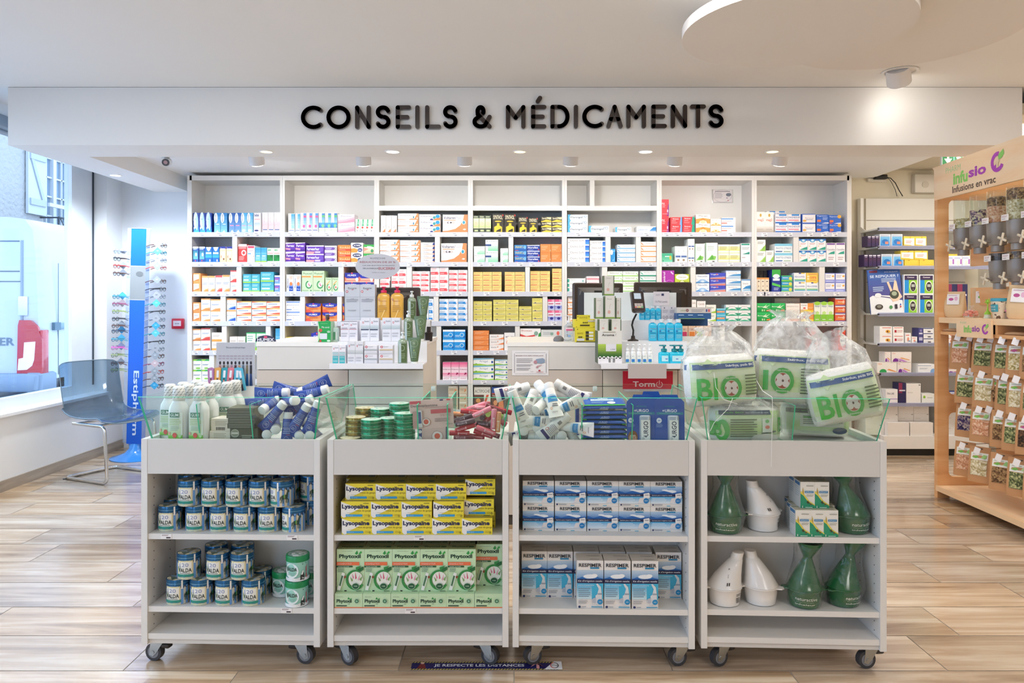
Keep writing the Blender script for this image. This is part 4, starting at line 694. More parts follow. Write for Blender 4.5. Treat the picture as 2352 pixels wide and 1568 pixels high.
B = [
# bay 1
(0, 0, 441, 484.5, 488, 3, 1, 'navy'), (0, 0, 490, 520, 488, 2, 1, 'spray'), (0, 0, 524, 552, 488, 2, 1, 'spray2'), (0, 0, 552.5, 580, 488, 2, 1, 'spray3'), (0, 0, 581, 598, 488, 1, 1, 'whnavy'), (0, 0, 600.6, 642, 487, 3, 1, 'whpink'),
(0, 1, 440.5, 469, 566, 2, 1, 'vicks'), (0, 1, 469.5, 502, 567, 2, 1, 'shield'), (0, 1, 503, 532.5, 565.5, 2, 1, 'cream'), (0, 1, 545, 565.5, 560, 1, 1, 'redbox'), (0, 1, 566, 584, 563, 1, 1, 'whred'), (0, 1, 584.6, 611.5, 568, 2, 1, 'ltblue'), (0, 1, 612, 642, 569, 2, 1, 'whgreen'),
(0, 2, 440.5, 459, 627, 1, 2, 'orlab'), (0, 2, 462, 492, 633, 2, 1, 'homo'), (0, 2, 493, 509, 632, 1, 1, 'homr'), (0, 2, 509.5, 526.6, 631, 1, 1, 'homo'), (0, 2, 527.6, 542, 620.5, 1, 2, 'homr'), (0, 2, 556, 595.5, 629, 2, 2, 'teal'), (0, 2, 597, 628, 624, 1, 2, 'teal'), (0, 2, 629, 642, 632, 1, 2, 'purpblue'),
(0, 3, 440.5, 459.5, 694, 1, 2, 'orlab'), (0, 3, 460, 481, 685, 1, 2, 'homo'), (0, 3, 482, 505, 687, 1, 2, 'homo'), (0, 3, 519, 541, 685, 1, 2, 'bluecorner'), (0, 3, 542, 575.5, 691.5, 1, 3, 'homw'), (0, 3, 577, 610, 691.5, 1, 3, 'homw'), (0, 3, 611, 642, 692, 1, 3, 'homw'),
(0, 4, 440.5, 459.5, 755, 1, 2, 'homo'), (0, 4, 460, 481, 753, 1, 2, 'homr'), (0, 4, 484.5, 508, 763.6, 1, 2, 'whyel'), (0, 4, 525.6, 562, 773, 2, 1, 'whyel'), (0, 4, 564, 609.5, 763.6, 2, 1, 'greenfr'), (0, 4, 631, 642, 754, 1, 1, 'ltblue'),
(0, 5, 441, 461, 825, 1, 2, 'whgrt'), (0, 5, 461.5, 479, 825, 1, 2, 'whgrt'),
# bay 2
(1, 0, 660.5, 676, 489.5, 1, 1, 'whblue'), (1, 0, 677, 688.5, 489.5, 1, 1, 'whblue'), (1, 0, 689, 730, 488, 3, 1, 'bluepink'), (1, 0, 731, 773.5, 488, 3, 1, 'bluegreen'), (1, 0, 775, 814, 491.5, 1, 2, 'pinkwide'), (1, 0, 815.5, 858.6, 503, 4, 1, 'whgr'),
(1, 1, 654.5, 700, 556.5, 2, 2, 'fervex'), (1, 1, 702, 743, 563, 1, 2, 'fervexw'), (1, 1, 744, 772.5, 563.5, 1, 3, 'whpurp'), (1, 1, 775, 804.5, 562, 1, 3, 'rhin'), (1, 1, 805, 833.2, 557, 1, 2, 'act'), (1, 1, 834, 858.6, 561, 1, 2, 'grpk'),
(1, 2, 656, 690, 630, 2, 1, 'maxi'), (1, 2, 692, 744, 621.5, 2, 1, 'phyt'), (1, 2, 746, 776.5, 637, 2, 1, 'phys'), (1, 2, 790.5, 858, 626, 2, 2, 'humexr'),
(1, 3, 655, 688.5, 691, 1, 2, 'acet'), (1, 3, 701, 736, 696.6, 1, 2, 'humexo'), (1, 3, 739, 773.5, 696.6, 1, 2, 'humexo'), (1, 3, 786, 820, 697, 1, 2, 'humexo'),
(1, 4, 655, 712.5, 774, 2, 1, 'lysos'), (1, 4, 713, 740, 764.5, 1, 1, 'humexo'),
# bay 3
(2, 0, 873.8, 911, 494, 3, 1, 'whor'), (2, 0, 913, 961, 489.5, 1, 3, 'volt'), (2, 0, 962, 1011, 491.4, 1, 3, 'voltb'), (2, 0, 1016, 1074, 492, 1, 1, 'plast'),
(2, 1, 871.5, 917.5, 550, 1, 4, 'volt'), (2, 1, 918, 965, 551, 1, 4, 'volt'), (2, 1, 965.6, 998, 556, 1, 5, 'navyflat'), (2, 1, 1012.5, 1072, 558, 1, 1, 'plast'),
(2, 2, 871.5, 896, 627, 1, 3, 'dolr'), (2, 2, 898, 933.2, 617.6, 2, 3, 'dolr'), (2, 2, 946.5, 986.5, 622.4, 2, 4, 'dolr'), (2, 2, 988, 1030, 613, 2, 3, 'dolr'), (2, 2, 1030.6, 1073.5, 619.6, 2, 4, 'dolr'),
(2, 3, 972, 995.5, 686, 2, 3, 'dolb'), (2, 3, 1008, 1073.5, 686, 3, 4, 'dolb'),
(2, 4, 1016.5, 1068.5, 757, 2, 2, 'dolbl'), (2, 5, 1016, 1073.5, 832, 3, 1, 'pinkbaby'), (2, 6, 1029, 1052, 887, 1, 3, 'beig'), (2, 6, 1054, 1073.5, 887, 1, 3, 'beig'),
# bay 4
(3, 0, 1086.5, 1128, 494, 3, 1, 'limes'), (3, 0, 1130.7, 1157.5, 490.4, 1, 1, 'synth'), (3, 0, 1158, 1185, 490.4, 1, 1, 'synth'), (3, 0, 1190, 1213, 497, 1, 1, 'synth'), (3, 0, 1213.5, 1236, 499, 1, 1, 'synth'), (3, 0, 1242.6, 1291, 497, 2, 3, 'synthw'),
(3, 1, 1088, 1114, 565, 1, 2, 'wgm'), (3, 1, 1114.5, 1144, 550, 1, 2, 'wgn'), (3, 1, 1149, 1167.5, 569.5, 1, 2, 'wgm'), (3, 1, 1181, 1210, 562, 1, 3, 'advil'), (3, 1, 1210.5, 1240.5, 562, 1, 3, 'nurofen'), (3, 1, 1241, 1290.5, 560, 2, 2, 'orb'),
(3, 2, 1087, 1152, 624, 3, 4, 'yelr'), (3, 2, 1159, 1206, 624, 2, 4, 'yelr'), (3, 2, 1218, 1263.7, 622, 2, 4, 'yelr'), (3, 2, 1268.5, 1290.5, 616, 1, 4, 'yelr'),
(3, 3, 1087, 1130, 691.5, 2, 4, 'yelb'), (3, 3, 1132.6, 1191, 688, 2, 4, 'yelb'), (3, 3, 1192, 1221.6, 703, 1, 3, 'yelb'), (3, 3, 1222.2, 1246, 684, 1, 3, 'yelb'), (3, 3, 1258, 1291, 687, 2, 2, 'pinkbl'),
(3, 4, 1086.5, 1123, 759, 1, 4, 'orb'), (3, 4, 1124, 1157.5, 768, 1, 3, 'whorw'), (3, 4, 1158, 1182.5, 764, 1, 1, 'wh2o'), (3, 4, 1194.5, 1242, 754, 1, 2, 'redsw'), (3, 4, 1242.6, 1291, 757, 1, 2, 'greysw'),
(3, 5, 1086.5, 1134.5, 823, 1, 3, 'arni'), (3, 5, 1136.5, 1166, 826, 1, 4, 'arni'), (3, 6, 1088.6, 1127, 889, 1, 1, 'poche'), (3, 6, 1129, 1158, 889, 1, 1, 'urgob'),
# bay 5
(4, 0, 1304, 1351, 492, 1, 3, 'flami'), (4, 0, 1352, 1399.5, 518, 1, 1, 'flami'), (4, 0, 1413.5, 1450.7, 521, 1, 1, 'flami'), (4, 0, 1463, 1508, 519, 1, 1, 'calav'),
(4, 1, 1303.5, 1354, 547, 1, 4, 'osmo'), (4, 1, 1355, 1391, 552, 1, 4, 'osmo'), (4, 1, 1403, 1414, 571, 1, 1, 'blu1'), (4, 1, 1418, 1460, 561, 1, 4, 'valb'), (4, 1, 1472.5, 1508, 554.5, 1, 4, 'valo'),
(4, 2, 1303.5, 1345.5, 638.7, 1, 3, 'tealw'), (4, 2, 1347.5, 1377, 634, 1, 3, 'redln'), (4, 2, 1395.5, 1467, 622.5, 2, 4, 'valg'), (4, 2, 1471, 1508, 622, 1, 4, 'valt'), (4, 3, 1304, 1320, 682, 1, 4, 'valo'),
(4, 4, 1304, 1340, 760, 1, 2, 'whor'),
# bay 6
(5, 0, 1520.5, 1537.5, 457, 1, 2, 'redpur'), (5, 0, 1540.6, 1568, 498, 1, 2, 'redbl'), (5, 0, 1569, 1597, 497, 1, 2, 'redgr'), (5, 0, 1599, 1632.5, 492, 1, 2, 'marga'), (5, 0, 1633, 1657.5, 502, 1, 2, 'sept'), (5, 0, 1658, 1691, 499, 1, 2, 'whrb'),
(5, 1, 1520.5, 1546, 581, 1, 1, 'grn1'), (5, 1, 1551, 1580, 565, 1, 1, 'whdots'), (5, 1, 1581, 1596.5, 548, 1, 2, 'whdots'), (5, 1, 1597, 1620, 559, 1, 1, 'whleaf'), (5, 1, 1621.5, 1649.7, 557, 1, 1, 'whleaf'), (5, 1, 1650.5, 1701, 561, 2, 2, 'whylw'), (5, 1, 1703, 1725.5, 558, 1, 1, 'whtl'),
(5, 2, 1520.5, 1550, 620.5, 1, 1, 'meg'), (5, 2, 1550.8, 1584.6, 629, 1, 2, 'yelgr'), (5, 2, 1599, 1630.5, 629.5, 1, 2, 'naus'), (5, 2, 1631.5, 1668, 626, 1, 3, 'voga'), (5, 2, 1668.6, 1703, 620.5, 1, 3, 'smec'), (5, 2, 1704, 1725.5, 640.6, 1, 1, 'smec'),
(5, 3, 1589, 1600, 688, 1, 1, 'wor'), (5, 3, 1602, 1622, 691, 1, 1, 'wor'), (5, 3, 1623, 1646, 699.5, 1, 2, 'wlime'), (5, 3, 1647, 1668, 708, 1, 2, 'cyor'), (5, 3, 1668.5, 1725.5, 699.5, 2, 3, 'wtz'),
# bay 7
(6, 0, 1738, 1779, 486, 2, 1, 'magx'), (6, 0, 1782, 1840.5, 491.4, 2, 2, 'magn'), (6, 0, 1843, 1875, 490.4, 1, 2, 'bwh'), (6, 0, 1877, 1905.6, 492, 1, 2, 'blor'), (6, 0, 1906, 1934, 493, 1, 2, 'bloy'),
(6, 1, 1738, 1760, 550, 1, 2, 'wleaf2'), (6, 1, 1760.5, 1779, 574.6, 1, 1, 'wleaf2'), (6, 1, 1781, 1822, 559, 1, 2, 'pstr'), (6, 1, 1836.5, 1899, 548, 3, 2, 'boi'), (6, 1, 1900, 1943, 557, 2, 1, 'cocc'),
(6, 2, 1739, 1768, 637, 3, 1, 'crorg'), (6, 2, 1774.5, 1794.6, 618.6, 1, 1, 'kid'), (6, 2, 1796.5, 1822, 632, 1, 3, 'byg'), (6, 2, 1825, 1881.5, 626, 2, 2, 'mela'), (6, 2, 1896, 1944, 626.5, 2, 2, 'lav'),
(6, 3, 1740, 1805, 695.7, 2, 2, 'grnm'), (6, 3, 1806.5, 1839.2, 696.6, 1, 1, 'worf'), (6, 3, 1840, 1870.5, 696, 1, 2, 'hely'), (6, 3, 1871.5, 1917, 693.7, 3, 1, 'limew'), (6, 3, 1920, 1944, 684, 1, 3, 'orrp'),
(6, 4, 1865, 1881, 753, 1, 1, 'redo'), (6, 4, 1884, 1896, 772, 1, 1, 'redb2'), (6, 4, 1927, 1944, 758, 1, 1, 'redb2'),
]
SKIP = {}
for t in B:
    mix = None
    if t[7] == 'mela': mix = {(1, 1): 'promo'}
    S(*t, mix=mix)
# second row of boxes seen over the first
S(6, 0, 1776, 1822, 479, 2, 3, 'magn', y=.15, skip=((0, 0), (1, 0), (0, 1), (1, 1)), depth=.1)
S(6, 3, 1796, 1856, 684, 2, 1, 'worf', y=.16, depth=.1)
S(6, 2, 1748, 1773, 620, 3, 1, 'dkst', y=.1, depth=.1)
RAIL = M('d3d5df', .35); LAB = M('f4f4f6', .5); LTX = M('8b8b98', .6)
def bay(i):
    xa, xb = X(POST[i], SF), X(POST[i+1], SF); t = .02; cx = (xa+xb)/2; hw = (xb-xa)/2
    tp = Z(403, SF); g = .0004
    b = thing('shelving_bay', 'tall white shelving bay full of medicine boxes, %s from left' % BAYN[i] if i not in (0, 6) else ('tall white shelving bay at the %s end of the back wall' % ('left' if i == 0 else 'right')), 'shelving unit', (cx, SF, 0), group='shelving bays along the back wall')
    D_ = SB-SF
    mb = MB()
    for s in (-1, 1):
        ta = .037 if (i == 0 and s < 0) or (i == 6 and s > 0) else .02
        x = s*(hw-g); mb.box(min(x, x-s*ta), max(x, x-s*ta), 0, D_, 0, tp, LAM)
    mb.build('side_panel', b)
    MB().box(-hw+.02, hw-.02, 0, D_, tp-.04, tp, LAM).build('top_panel', b)
    MB().box(-hw+.02, hw-.02, D_-.012, D_, .08, tp-.04, LAM).build('back_panel', b)
    MB().box(-hw+.02, hw-.02, .03, .05, 0, .08, LAMG).build('plinth', b)
    il, ir = -hw+.0215, hw-.0215
    if i == 0: il = -hw+.038
    if i == 6: ir = hw-.038
    rows = [(r, Z(y, SF)) for r, y in enumerate(ROWY)]
    if i in (2, 3, 4): rows.append((-1, Z(473, SF)))
    for r, z in rows:
        mb = MB(); mb.box(il, ir, .006, D_-.013, z-.022, z, LAM); sh = mb.build('shelf', b)
        mb = MB(); mb.box(il, ir, 0, .0055, z-.038, z+.002, RAIL if r >= 0 else LAM)
        if r >= 0:
            for bb, rr, px in STK:
                if bb == i and rr == r:
                    x = X(px, SF)-cx+RND.uniform(-.01, .01); mb.box(x-.024, x+.024, -.0012, 0, z-.034, z-.004, LAB)
                    mb.box(x-.016, x+.012, -.0016, -.0012, z-.013, z-.009, LTX); mb.box(x-.002, x+.02, -.0016, -.0012, z-.029, z-.021, LTX)
        mb.build('price_rail', sh)
    for (r, pa, pb) in DIV.get(i, ()):
        zb = Z(473, SF) if r < 0 else Z(ROWY[r], SF); zt = tp-.04 if r < 0 else Z(ROWY[r-1], SF)-.022
        MB().box(X(pa, SF)-cx, X(pb, SF)-cx, .004, D_-.015, zb+.0005, zt-.0005, LAM).build('divider', b)
    for z in ([Z(y, SF) for y in ROWY[:7]]):
        for s in (-1, 1):
            x = s*(hw-.0225) if not ((i == 0 and s < 0) or (i == 6 and s > 0)) else s*(hw-.039)
            mb = MB(); mb.box(x-.002, x+.002, .05, .16, z-.028, z-.022, M('5a6a66', .4, .6)); mb.build('shelf_clip', b)
for i in range(7): bay(i)
mb = MB(); w, h = .19, .12; mb.box(-w/2, w/2, 0, .002, 0, h, CLEAR('fafafa', .9, .1)); deco(mb, lambda u, v, l: ((u-.5)*w*.86, -EPS*l, .008+v*h*.9), 'r,0,0,1,1,e6dede;o,.5,.5,.5,.5,.03,a0989c;r,.1,.84,.9,.9,8a8288;L,.08,.5,.3,.78,4,b8b0b4;e,.82,.6,.14,.14,6f7380;e,.74,.34,.05,.05,b49aa8;e,.8,.14,.04,.03,c04048')
mb.build('notice_card', label='small laminated video surveillance notice on the back of the sixth bay', cat='notice', loc=(X(1660, 6.46), 6.468, Z(466, 6.46)))

# ================================================================ white slatwall unit at right
UF, UB = 6.12, 6.44
def slat_unit():
    x0 = X(1982, UB); x1 = 3.95; u = thing('slatwall_unit', 'white slatwall shelving unit with grey glass edged shelves on the right of the back wall', 'shelving unit', ((x0+x1)/2, UB, 0)); cx = (x0+x1)/2
    p = M('e4dfd4', .5, sc=2, var=.01); ln = M('8f8674', .7); mb = MB(); zt = Z(456, UB)
    mb.box(x0-cx, x1-cx, 0, .05, .0, zt, p)
    for py in (506, 790, 862, 575, 648, 720):
        z = Z(py, UB); mb.box(x0-cx+.03, x1-cx, -.0008, 0, z-.003, z+.003, ln)
    mb.box(x0-cx-.025, x0-cx, -.01, .05, 0, zt+.003, M('f2efe8', .5)); mb.box(x0-cx+.008, x0-cx+.026, -.0012, 0, .2, zt, M('a09580', .7))
    for xx in (2.95+.58, ): mb.box(xx-cx+.2, xx-cx+.212, -.0015, 0, .2, zt, M('77705f', .7))
    mb.build('back_panel', u)
    mb = MB(); mb.box(x0-cx+.02, x1-cx, UF-UB, 0, .06, .165, M('f4f2ee', .45)); mb.box(x0-cx+.04, x1-cx, UF-UB+.03, 0, 0, .06, BLACK); mb.build('base', u)
    gl = M('dcdce6', .3); br = M('eceae4', .5)
    for py in (524, 566, 612, 720, 789, 857, 927):
        z = Z(py, UF); mb = MB(); a = X(2022 if py < 800 else 2026, UF)-cx
        mb.box(a-.02, x1-cx, UF-UB, -.002, z-.012, z, M('efedea', .4)); sh = mb.build('shelf', u)
        mb = MB(); mb.box(a-.02, x1-cx, UF-UB-.006, UF-UB, z-.022, z+.008, CLEAR('d8dcee', .9, .05, .35, 'd4d6ea')); mb.build('price_rail', sh)
        mb = MB(); mb.extr([(UF-UB+.02, z-.012), (-.002, z-.012), (-.002, z+.04), (-.03, z+.04), (-.12, z-.0), (UF-UB+.02, z-.0)], a-.026, a-.021, br, plane='yz'); mb.build('bracket', u)
        MB().box(a-.028, a-.012, UF-UB-.009, UF-UB-.0065, z-.012, z-.0, BLACK).build('rail_clip', u)
slat_unit()
def U(py, x0, x1, yt, cols, rows, key, y=0., depth=.1, where='', base=None):
    z0 = Z(py if base is None else base, UF)+.0006
    stack_at(key, X(x0, UF), X(x1, UF), z0, Z(yt, UF), UF+.008+y, cols, rows, depth, where)
T_ = '%s slatwall shelf'
for t in ((566, 1994, 2021, 541, 3, 1, 'dkp', 'upper'), (566, 2022, 2047.5, 537, 1, 1, 'meterb', 'upper'), (566, 2049, 2075, 537, 1, 1, 'meterb', 'upper'), (566, 2077, 2130, 542, 2, 1, 'yelw', 'upper'),
          (612, 1986, 2025, 584, 4, 1, 'dkp', 'second'), (612, 2025.7, 2051.5, 583, 1, 1, 'meterb', 'second'), (612, 2053, 2077, 583, 1, 1, 'meterb', 'second'), (612, 2079, 2147, 596, 2, 1, 'yelc', 'second'), (612, 2176, 2230, 583, 3, 1, 'whred2', 'second'),
          (720, 2077, 2110, 630, 1, 2, 'meter', 'third'), (720, 2113, 2147, 630, 1, 2, 'meter', 'third'), (720, 2176, 2225, 652, 2, 1, 'dkn', 'third'),
          (789, 2022, 2051, 749, 1, 2, 'whmed', 'fourth'), (789, 2053, 2078, 750, 1, 2, 'whmedr', 'fourth'), (789, 2080.6, 2094, 764.5, 1, 1, 'whs', 'fourth'), (789, 2096, 2109, 773, 1, 1, 'whs', 'fourth'), (789, 2111, 2122, 753, 1, 1, 'blst', 'fourth'), (789, 2122.7, 2147, 753, 1, 3, 'whtab', 'fourth'), (789, 2176, 2200, 760, 1, 2, 'whs', 'fourth'),
          (857, 2016, 2062, 832, 1, 1, 'gro', 'fifth'), (857, 2062.5, 2095, 832, 1, 1, 'pur5', 'fifth'), (857, 2110, 2148, 836, 1, 1, 'whb', 'fifth'), (857, 2178, 2214, 846, 1, 1, 'pur5', 'fifth'),
          (927, 2065, 2082.5, 879, 1, 1, 'dkn', 'sixth'), (927, 2083, 2117, 881, 1, 1, 'whplain', 'sixth'), (927, 2036, 2064, 894, 1, 1, 'whpur', 'sixth'), (927, 2119, 2148, 904, 1, 1, 'whgreen2', 'sixth'), (927, 2177, 2210, 900, 1, 1, 'nurofen', 'sixth')):
    U(*t[:7], where=T_ % t[7])
U(857, 2034, 2048, 808, 1, 1, 'pur5', base=832, where=T_ % 'fifth'+', upper left'); U(857, 2048.5, 2095, 808, 1, 1, 'pur5', base=832, where=T_ % 'fifth'+', on top')
U(612, 2070, 2133, 575, 2, 1, 'yelw', base=596, where=T_ % 'second'+', upper')
zb = .1655
for k, (a, b, yb, yt, c) in enumerate(((1996, 2072, None, 949, 2), (2075, 2147, None, 949, 2), (2177, 2230, None, 949, 1))):
    stack_at('whplain', X(a, UF), X(b, UF), zb, zb+.26, UF+.06+.02*k, c, 3, .2, 'slatwall base')
stack_at('blank', X(2040, UF), X(2090, UF), zb, zb+.11, UF+.006, 1, 1, .05, 'front of slatwall base'); stack_at('blank', X(2092, UF), X(2145, UF), zb, zb+.11, UF+.006, 1, 1, .05, 'front of slatwall base')
# poster and gadgets on the third shelf
mb = MB(); w, h = .27, .37
mb.box(-w/2, w/2, 0, .012, 0, h, M('3d62b0', .35)); deco(mb, lambda u, v, l: ((u-.5)*w, -EPS*l, v*h), 'g,0,.3,1,1,5a4a8c,2c68b8;p,eef2f6,0,.0,1,.0,1,.28,.1,.42,0,.38;b,SE REPIQUER ?,.5,.84,.88,.07,d4e6fa;t,POURQUOI,.72,.93,.4,.03,cfe0f6;r,.05,.93,.3,.98,7a2a48;l,.4,.7,.85,.8,3,c4d8f0;l,.12,.5,.45,.62,3,c4d8f0;p,f0d2b8,.56,.7,.62,.72,.72,.5,.8,.74,.86,.72,.9,.5,1,.36,.86,.28,.7,.26,.62,.36,.66,.46;e,.76,.42,.14,.1,454a3c;e,.76,.44,.08,.05,a8b49a;e,.26,.42,.1,.05,f4f4f6;p,f4f4f6,.34,.42,.62,.4,.62,.36,.34,.4;e,.26,.16,.12,.06,443a34;e,.26,.17,.07,.035,8a8a80;e,.62,.14,.05,.04,4a9a5a;r,.74,.1,.82,.2,3a3440;e,.92,.14,.02,.02,d84a40;e,.92,.19,.02,.02,3a60c0')
mb.build('counter_card', label='blue glucose meter display card leaning on the slatwall shelf', cat='display card', loc=(X(2040, UF), UF+.012, Z(720, UF)), rot=(R(-4), R(-3.2), 0))
U(720, 2066, 2075, 632, 1, 2, 'dkn', y=.03, where=T_ % 'third'+', narrow')
flush()
# on the wall above
mb = MB(); mb.bbox(-.09, .07, -.03, 0, 0, .03, M('e8e2d4', .5)); mb.build('socket', label='white power socket high on the beige back wall', cat='socket', loc=(X(2018, 6.47), 6.499, Z(418, 6.5)))
t = thing('power_adapter', 'black plug adapter with two hanging cables high on the back wall', 'adapter', (X(2022, 6.44), 6.44, Z(407, 6.45)))
MB().bbox(-.05, .055, -.02, .025, -.018, .02, BLACK).build('plug', t)
MB().tube([(.05, 0, 0), (.09, .0, -.01), (.13, .0, -.05), (.16, 0, -.11), (.2, .01, -.165)], .004, BLACK).build('cable', t)
MB().tube([(.05, 0, 0), (.08, .0, -.02), (.105, .0, -.06), (.13, 0, -.11), (.15, .01, -.165)], .0025, BLACK).build('cable', t)
t = thing('wall_speaker', 'white square wall speaker beside the plug above the slatwall', 'speaker', (X(2134, 6.4), 6.499, Z(420, 6.42)))
mb = MB(); mb.bbox(-.1, .1, -.06, 0, -.08, .08, M('e6dfd0', .5)); mb.build('casing', t); mb = MB(); mb.cyl((-.01, -.061, -.01), (-.01, -.063, -.01), .03, M('d4ccba', .5), 20); mb.build('grille', t)
# ================================================================ the four rolling display carts
CARTS = [(-.9675, 2.549, -1.66), (-.32, 2.54, 0.), (.316, 2.5325, -1.4), (.9605, 2.5185, -2.4)]
CNAME = ['leftmost cart', 'second cart', 'third cart', 'rightmost cart']
ZS1, ZS2, ZBIN = .4585, .207, .765
PAN1 = M('dedad4', .4, sc=3, var=.012); GE = M('35c79a', .25); GLASS = CLEAR('fafefc', .8, .02)
RUB = M('3c3c40', .5); ZINC = M('a8aaa8', .22, .9)
def cart(i, casters, divs):
    cx, cy, th = CARTS[i]; c = thing('display_cart', 'white wheeled display cart with glass-walled bin, %s' % (['leftmost, holding blue tubes', 'second from left, holding round tins', 'third from left, holding white tubes', 'rightmost, piled with cotton bags'][i]), 'display cart', (cx, cy, 0), R(th), group='wheeled display carts')
    W_, T, Dp = .311, .021, .40
    for s in (-1, 1):
        mb = MB(); a, b = sorted((s*W_, s*(W_-T))); mb.box(a, b, 0, Dp, .076, .787, LAM); xin = s*(W_-T)-s*.0004
        for z in [.13+.032*k for k in range(18)]:
            for y in (.045, .16):
                if abs(z-ZS1+.01) > .014 and abs(z-ZS2+.01) > .014 and z < .65: mb.cyl((xin, y, z), (xin-s*.0004, y, z), .0023, BLACK, 6)
        mb.build('side_panel', c)
    il = W_-T-.0006
    MB().box(-il, il, .001, .018, .667, .786, PAN1).build('front_panel', c)
    MB().box(-il, il, Dp-.018, Dp-.001, .667, .786, PAN1).build('rear_panel', c)
    MB().box(-il, il, .2, .21, .114, .745, LAM).build('centre_panel', c)
    MB().box(-il, il, .0185, Dp-.0185, .747, .7645, LAM).build('bin_floor', c)
    for z in (ZS1, ZS2):
        MB().box(-il, il, .006, .199, z-.019, z, LAM).build('shelf', c); MB().box(-il, il, .211, Dp-.006, z-.019, z, LAM).build('shelf', c)
    mb = MB(); mb.box(-il, il, .004, Dp-.004, .095, .114, LAM); mb.box(-il, il, .012, Dp-.012, .0765, .0945, LAMG); mb.build('bottom_shelf', c)
    zb, zt = .772, .934; xb, xt = .283, .313
    def pl(q, nm, p=c): mb = MB(); mb.plate(q, .004, GLASS, GE); mb.build(nm, p)
    pl([(-xb, .021, zb), (xb, .021, zb), (xt, -.02, zt), (-xt, -.02, zt)][::-1], 'glass_front'); pl([(-xb, .379, zb), (xb, .379, zb), (xt, .42, zt), (-xt, .42, zt)], 'glass_back')
    for s in (-1, 1): pl([(s*xb, .026, zb), (s*xb, .374, zb), (s*xt, .414, zt), (s*xt, -.014, zt)], 'glass_side')
    for x in divs:
        mb = MB(); mb.plate([(x, .03, .7655), (x, .37, .7655), (x, .40, .908), (x, -.005, .908)], .004, GLASS, GE); mb.build('glass_divider', c)
    mb = MB(); mb.bbox(-.0, .018, .418, .43, .905, .925, M('f4f4f2', .3), .002); mb.build('glass_clip', c)
    for k, (x, y, a) in enumerate(casters):
        q = MB(); q.T = Matrix.Rotation(R(a), 4, 'Z')
        q.cyl((-.011, .022, .031), (.011, .022, .031), .031, RUB, 24); q.cyl((-.0118, .022, .031), (.0118, .022, .031), .021, M('84868c', .35), 20)
        q.cyl((-.0165, .022, .031), (.0165, .022, .031), .007, ZINC, 12); ms = q.mesh()
        f = MB(); f.T = q.T
        for s in (-1, 1):
            f.extr([(.036, .022), (.022, .017), (.008, .03), (-.018, .069), (.03, .069)], s*.0135-.001, s*.0135+.001, ZINC, plane='yz')
        f.cyl((0, 0, .066), (0, 0, .072), .02, ZINC, 16); f.box(-.027, .027, -.027, .027, .0725, .0755, ZINC)
        fo = f.build('caster', c, loc=(x, y, 0)); wo = bpy.data.objects.new('wheel', ms); COL.objects.link(wo); wo.parent = fo
        b = MB(); b.T = q.T; b.bbox(-.013, .013, -.04, -.008, .048, .064, DARK, .003); b.build('brake_pedal', fo)
    return c
cart(0, [(-.268, .05, 80), (.228, .05, -100), (-.25, .35, 60), (.25, .35, 40)], [-.118, .068])
cart(1, [(-.262, .05, -120), (.228, .05, -115), (-.25, .35, 60), (.25, .35, 40)], [-.004, .099])
cart(2, [(-.222, .05, 110), (.282, .05, 100), (-.25, .35, 60), (.25, .35, 40)], [-.075, .098])
cart(3, [(-.222, .05, 115), (.282, .05, 100), (-.25, .35, 60), (.25, .35, 40)], [.002])
def cloc(i, px, yl, z):
    """world point on cart i seen at column px, yl behind the cart's front"""
    cx, cy, th = CARTS[i]; t = math.tan(R(th)); k = (px-CX)/FP
    d = (cy+yl-cx*t)/(1-k*t); return (k*d, d, z)
def crz(i): return R(CARTS[i][2])
def tagcard(i, px, z, l1='', torn=False):
    mb = MB(); mb.box(-.019, .019, -.0006, 0, -.0085, .0085, M('f6f2ee', .6)); deco(mb, lambda u, v, l: ((u-.5)*.034, -.0006-EPS*l*.3, (v-.5)*.015), 'L,.05,.75,.62,.98,2,6a3a4a;r,.5,.1,.95,.4,40303a')
    p = cloc(i, px, .0052, z); mb.build('price_tag', label='small white price tag on a shelf edge of the %s, %s' % (CNAME[i], l1), cat='price tag', loc=p, rot=(0, 0, crz(i)))
tagcard(0, 382, ZS1-.0095, 'upper left'); tagcard(0, 671, ZS1-.0095, 'upper right'); tagcard(0, 658, ZS2-.0095, 'lower'); tagcard(1, 963, ZS1-.0095, 'upper'); tagcard(1, 943, ZS2-.0095, 'lower')

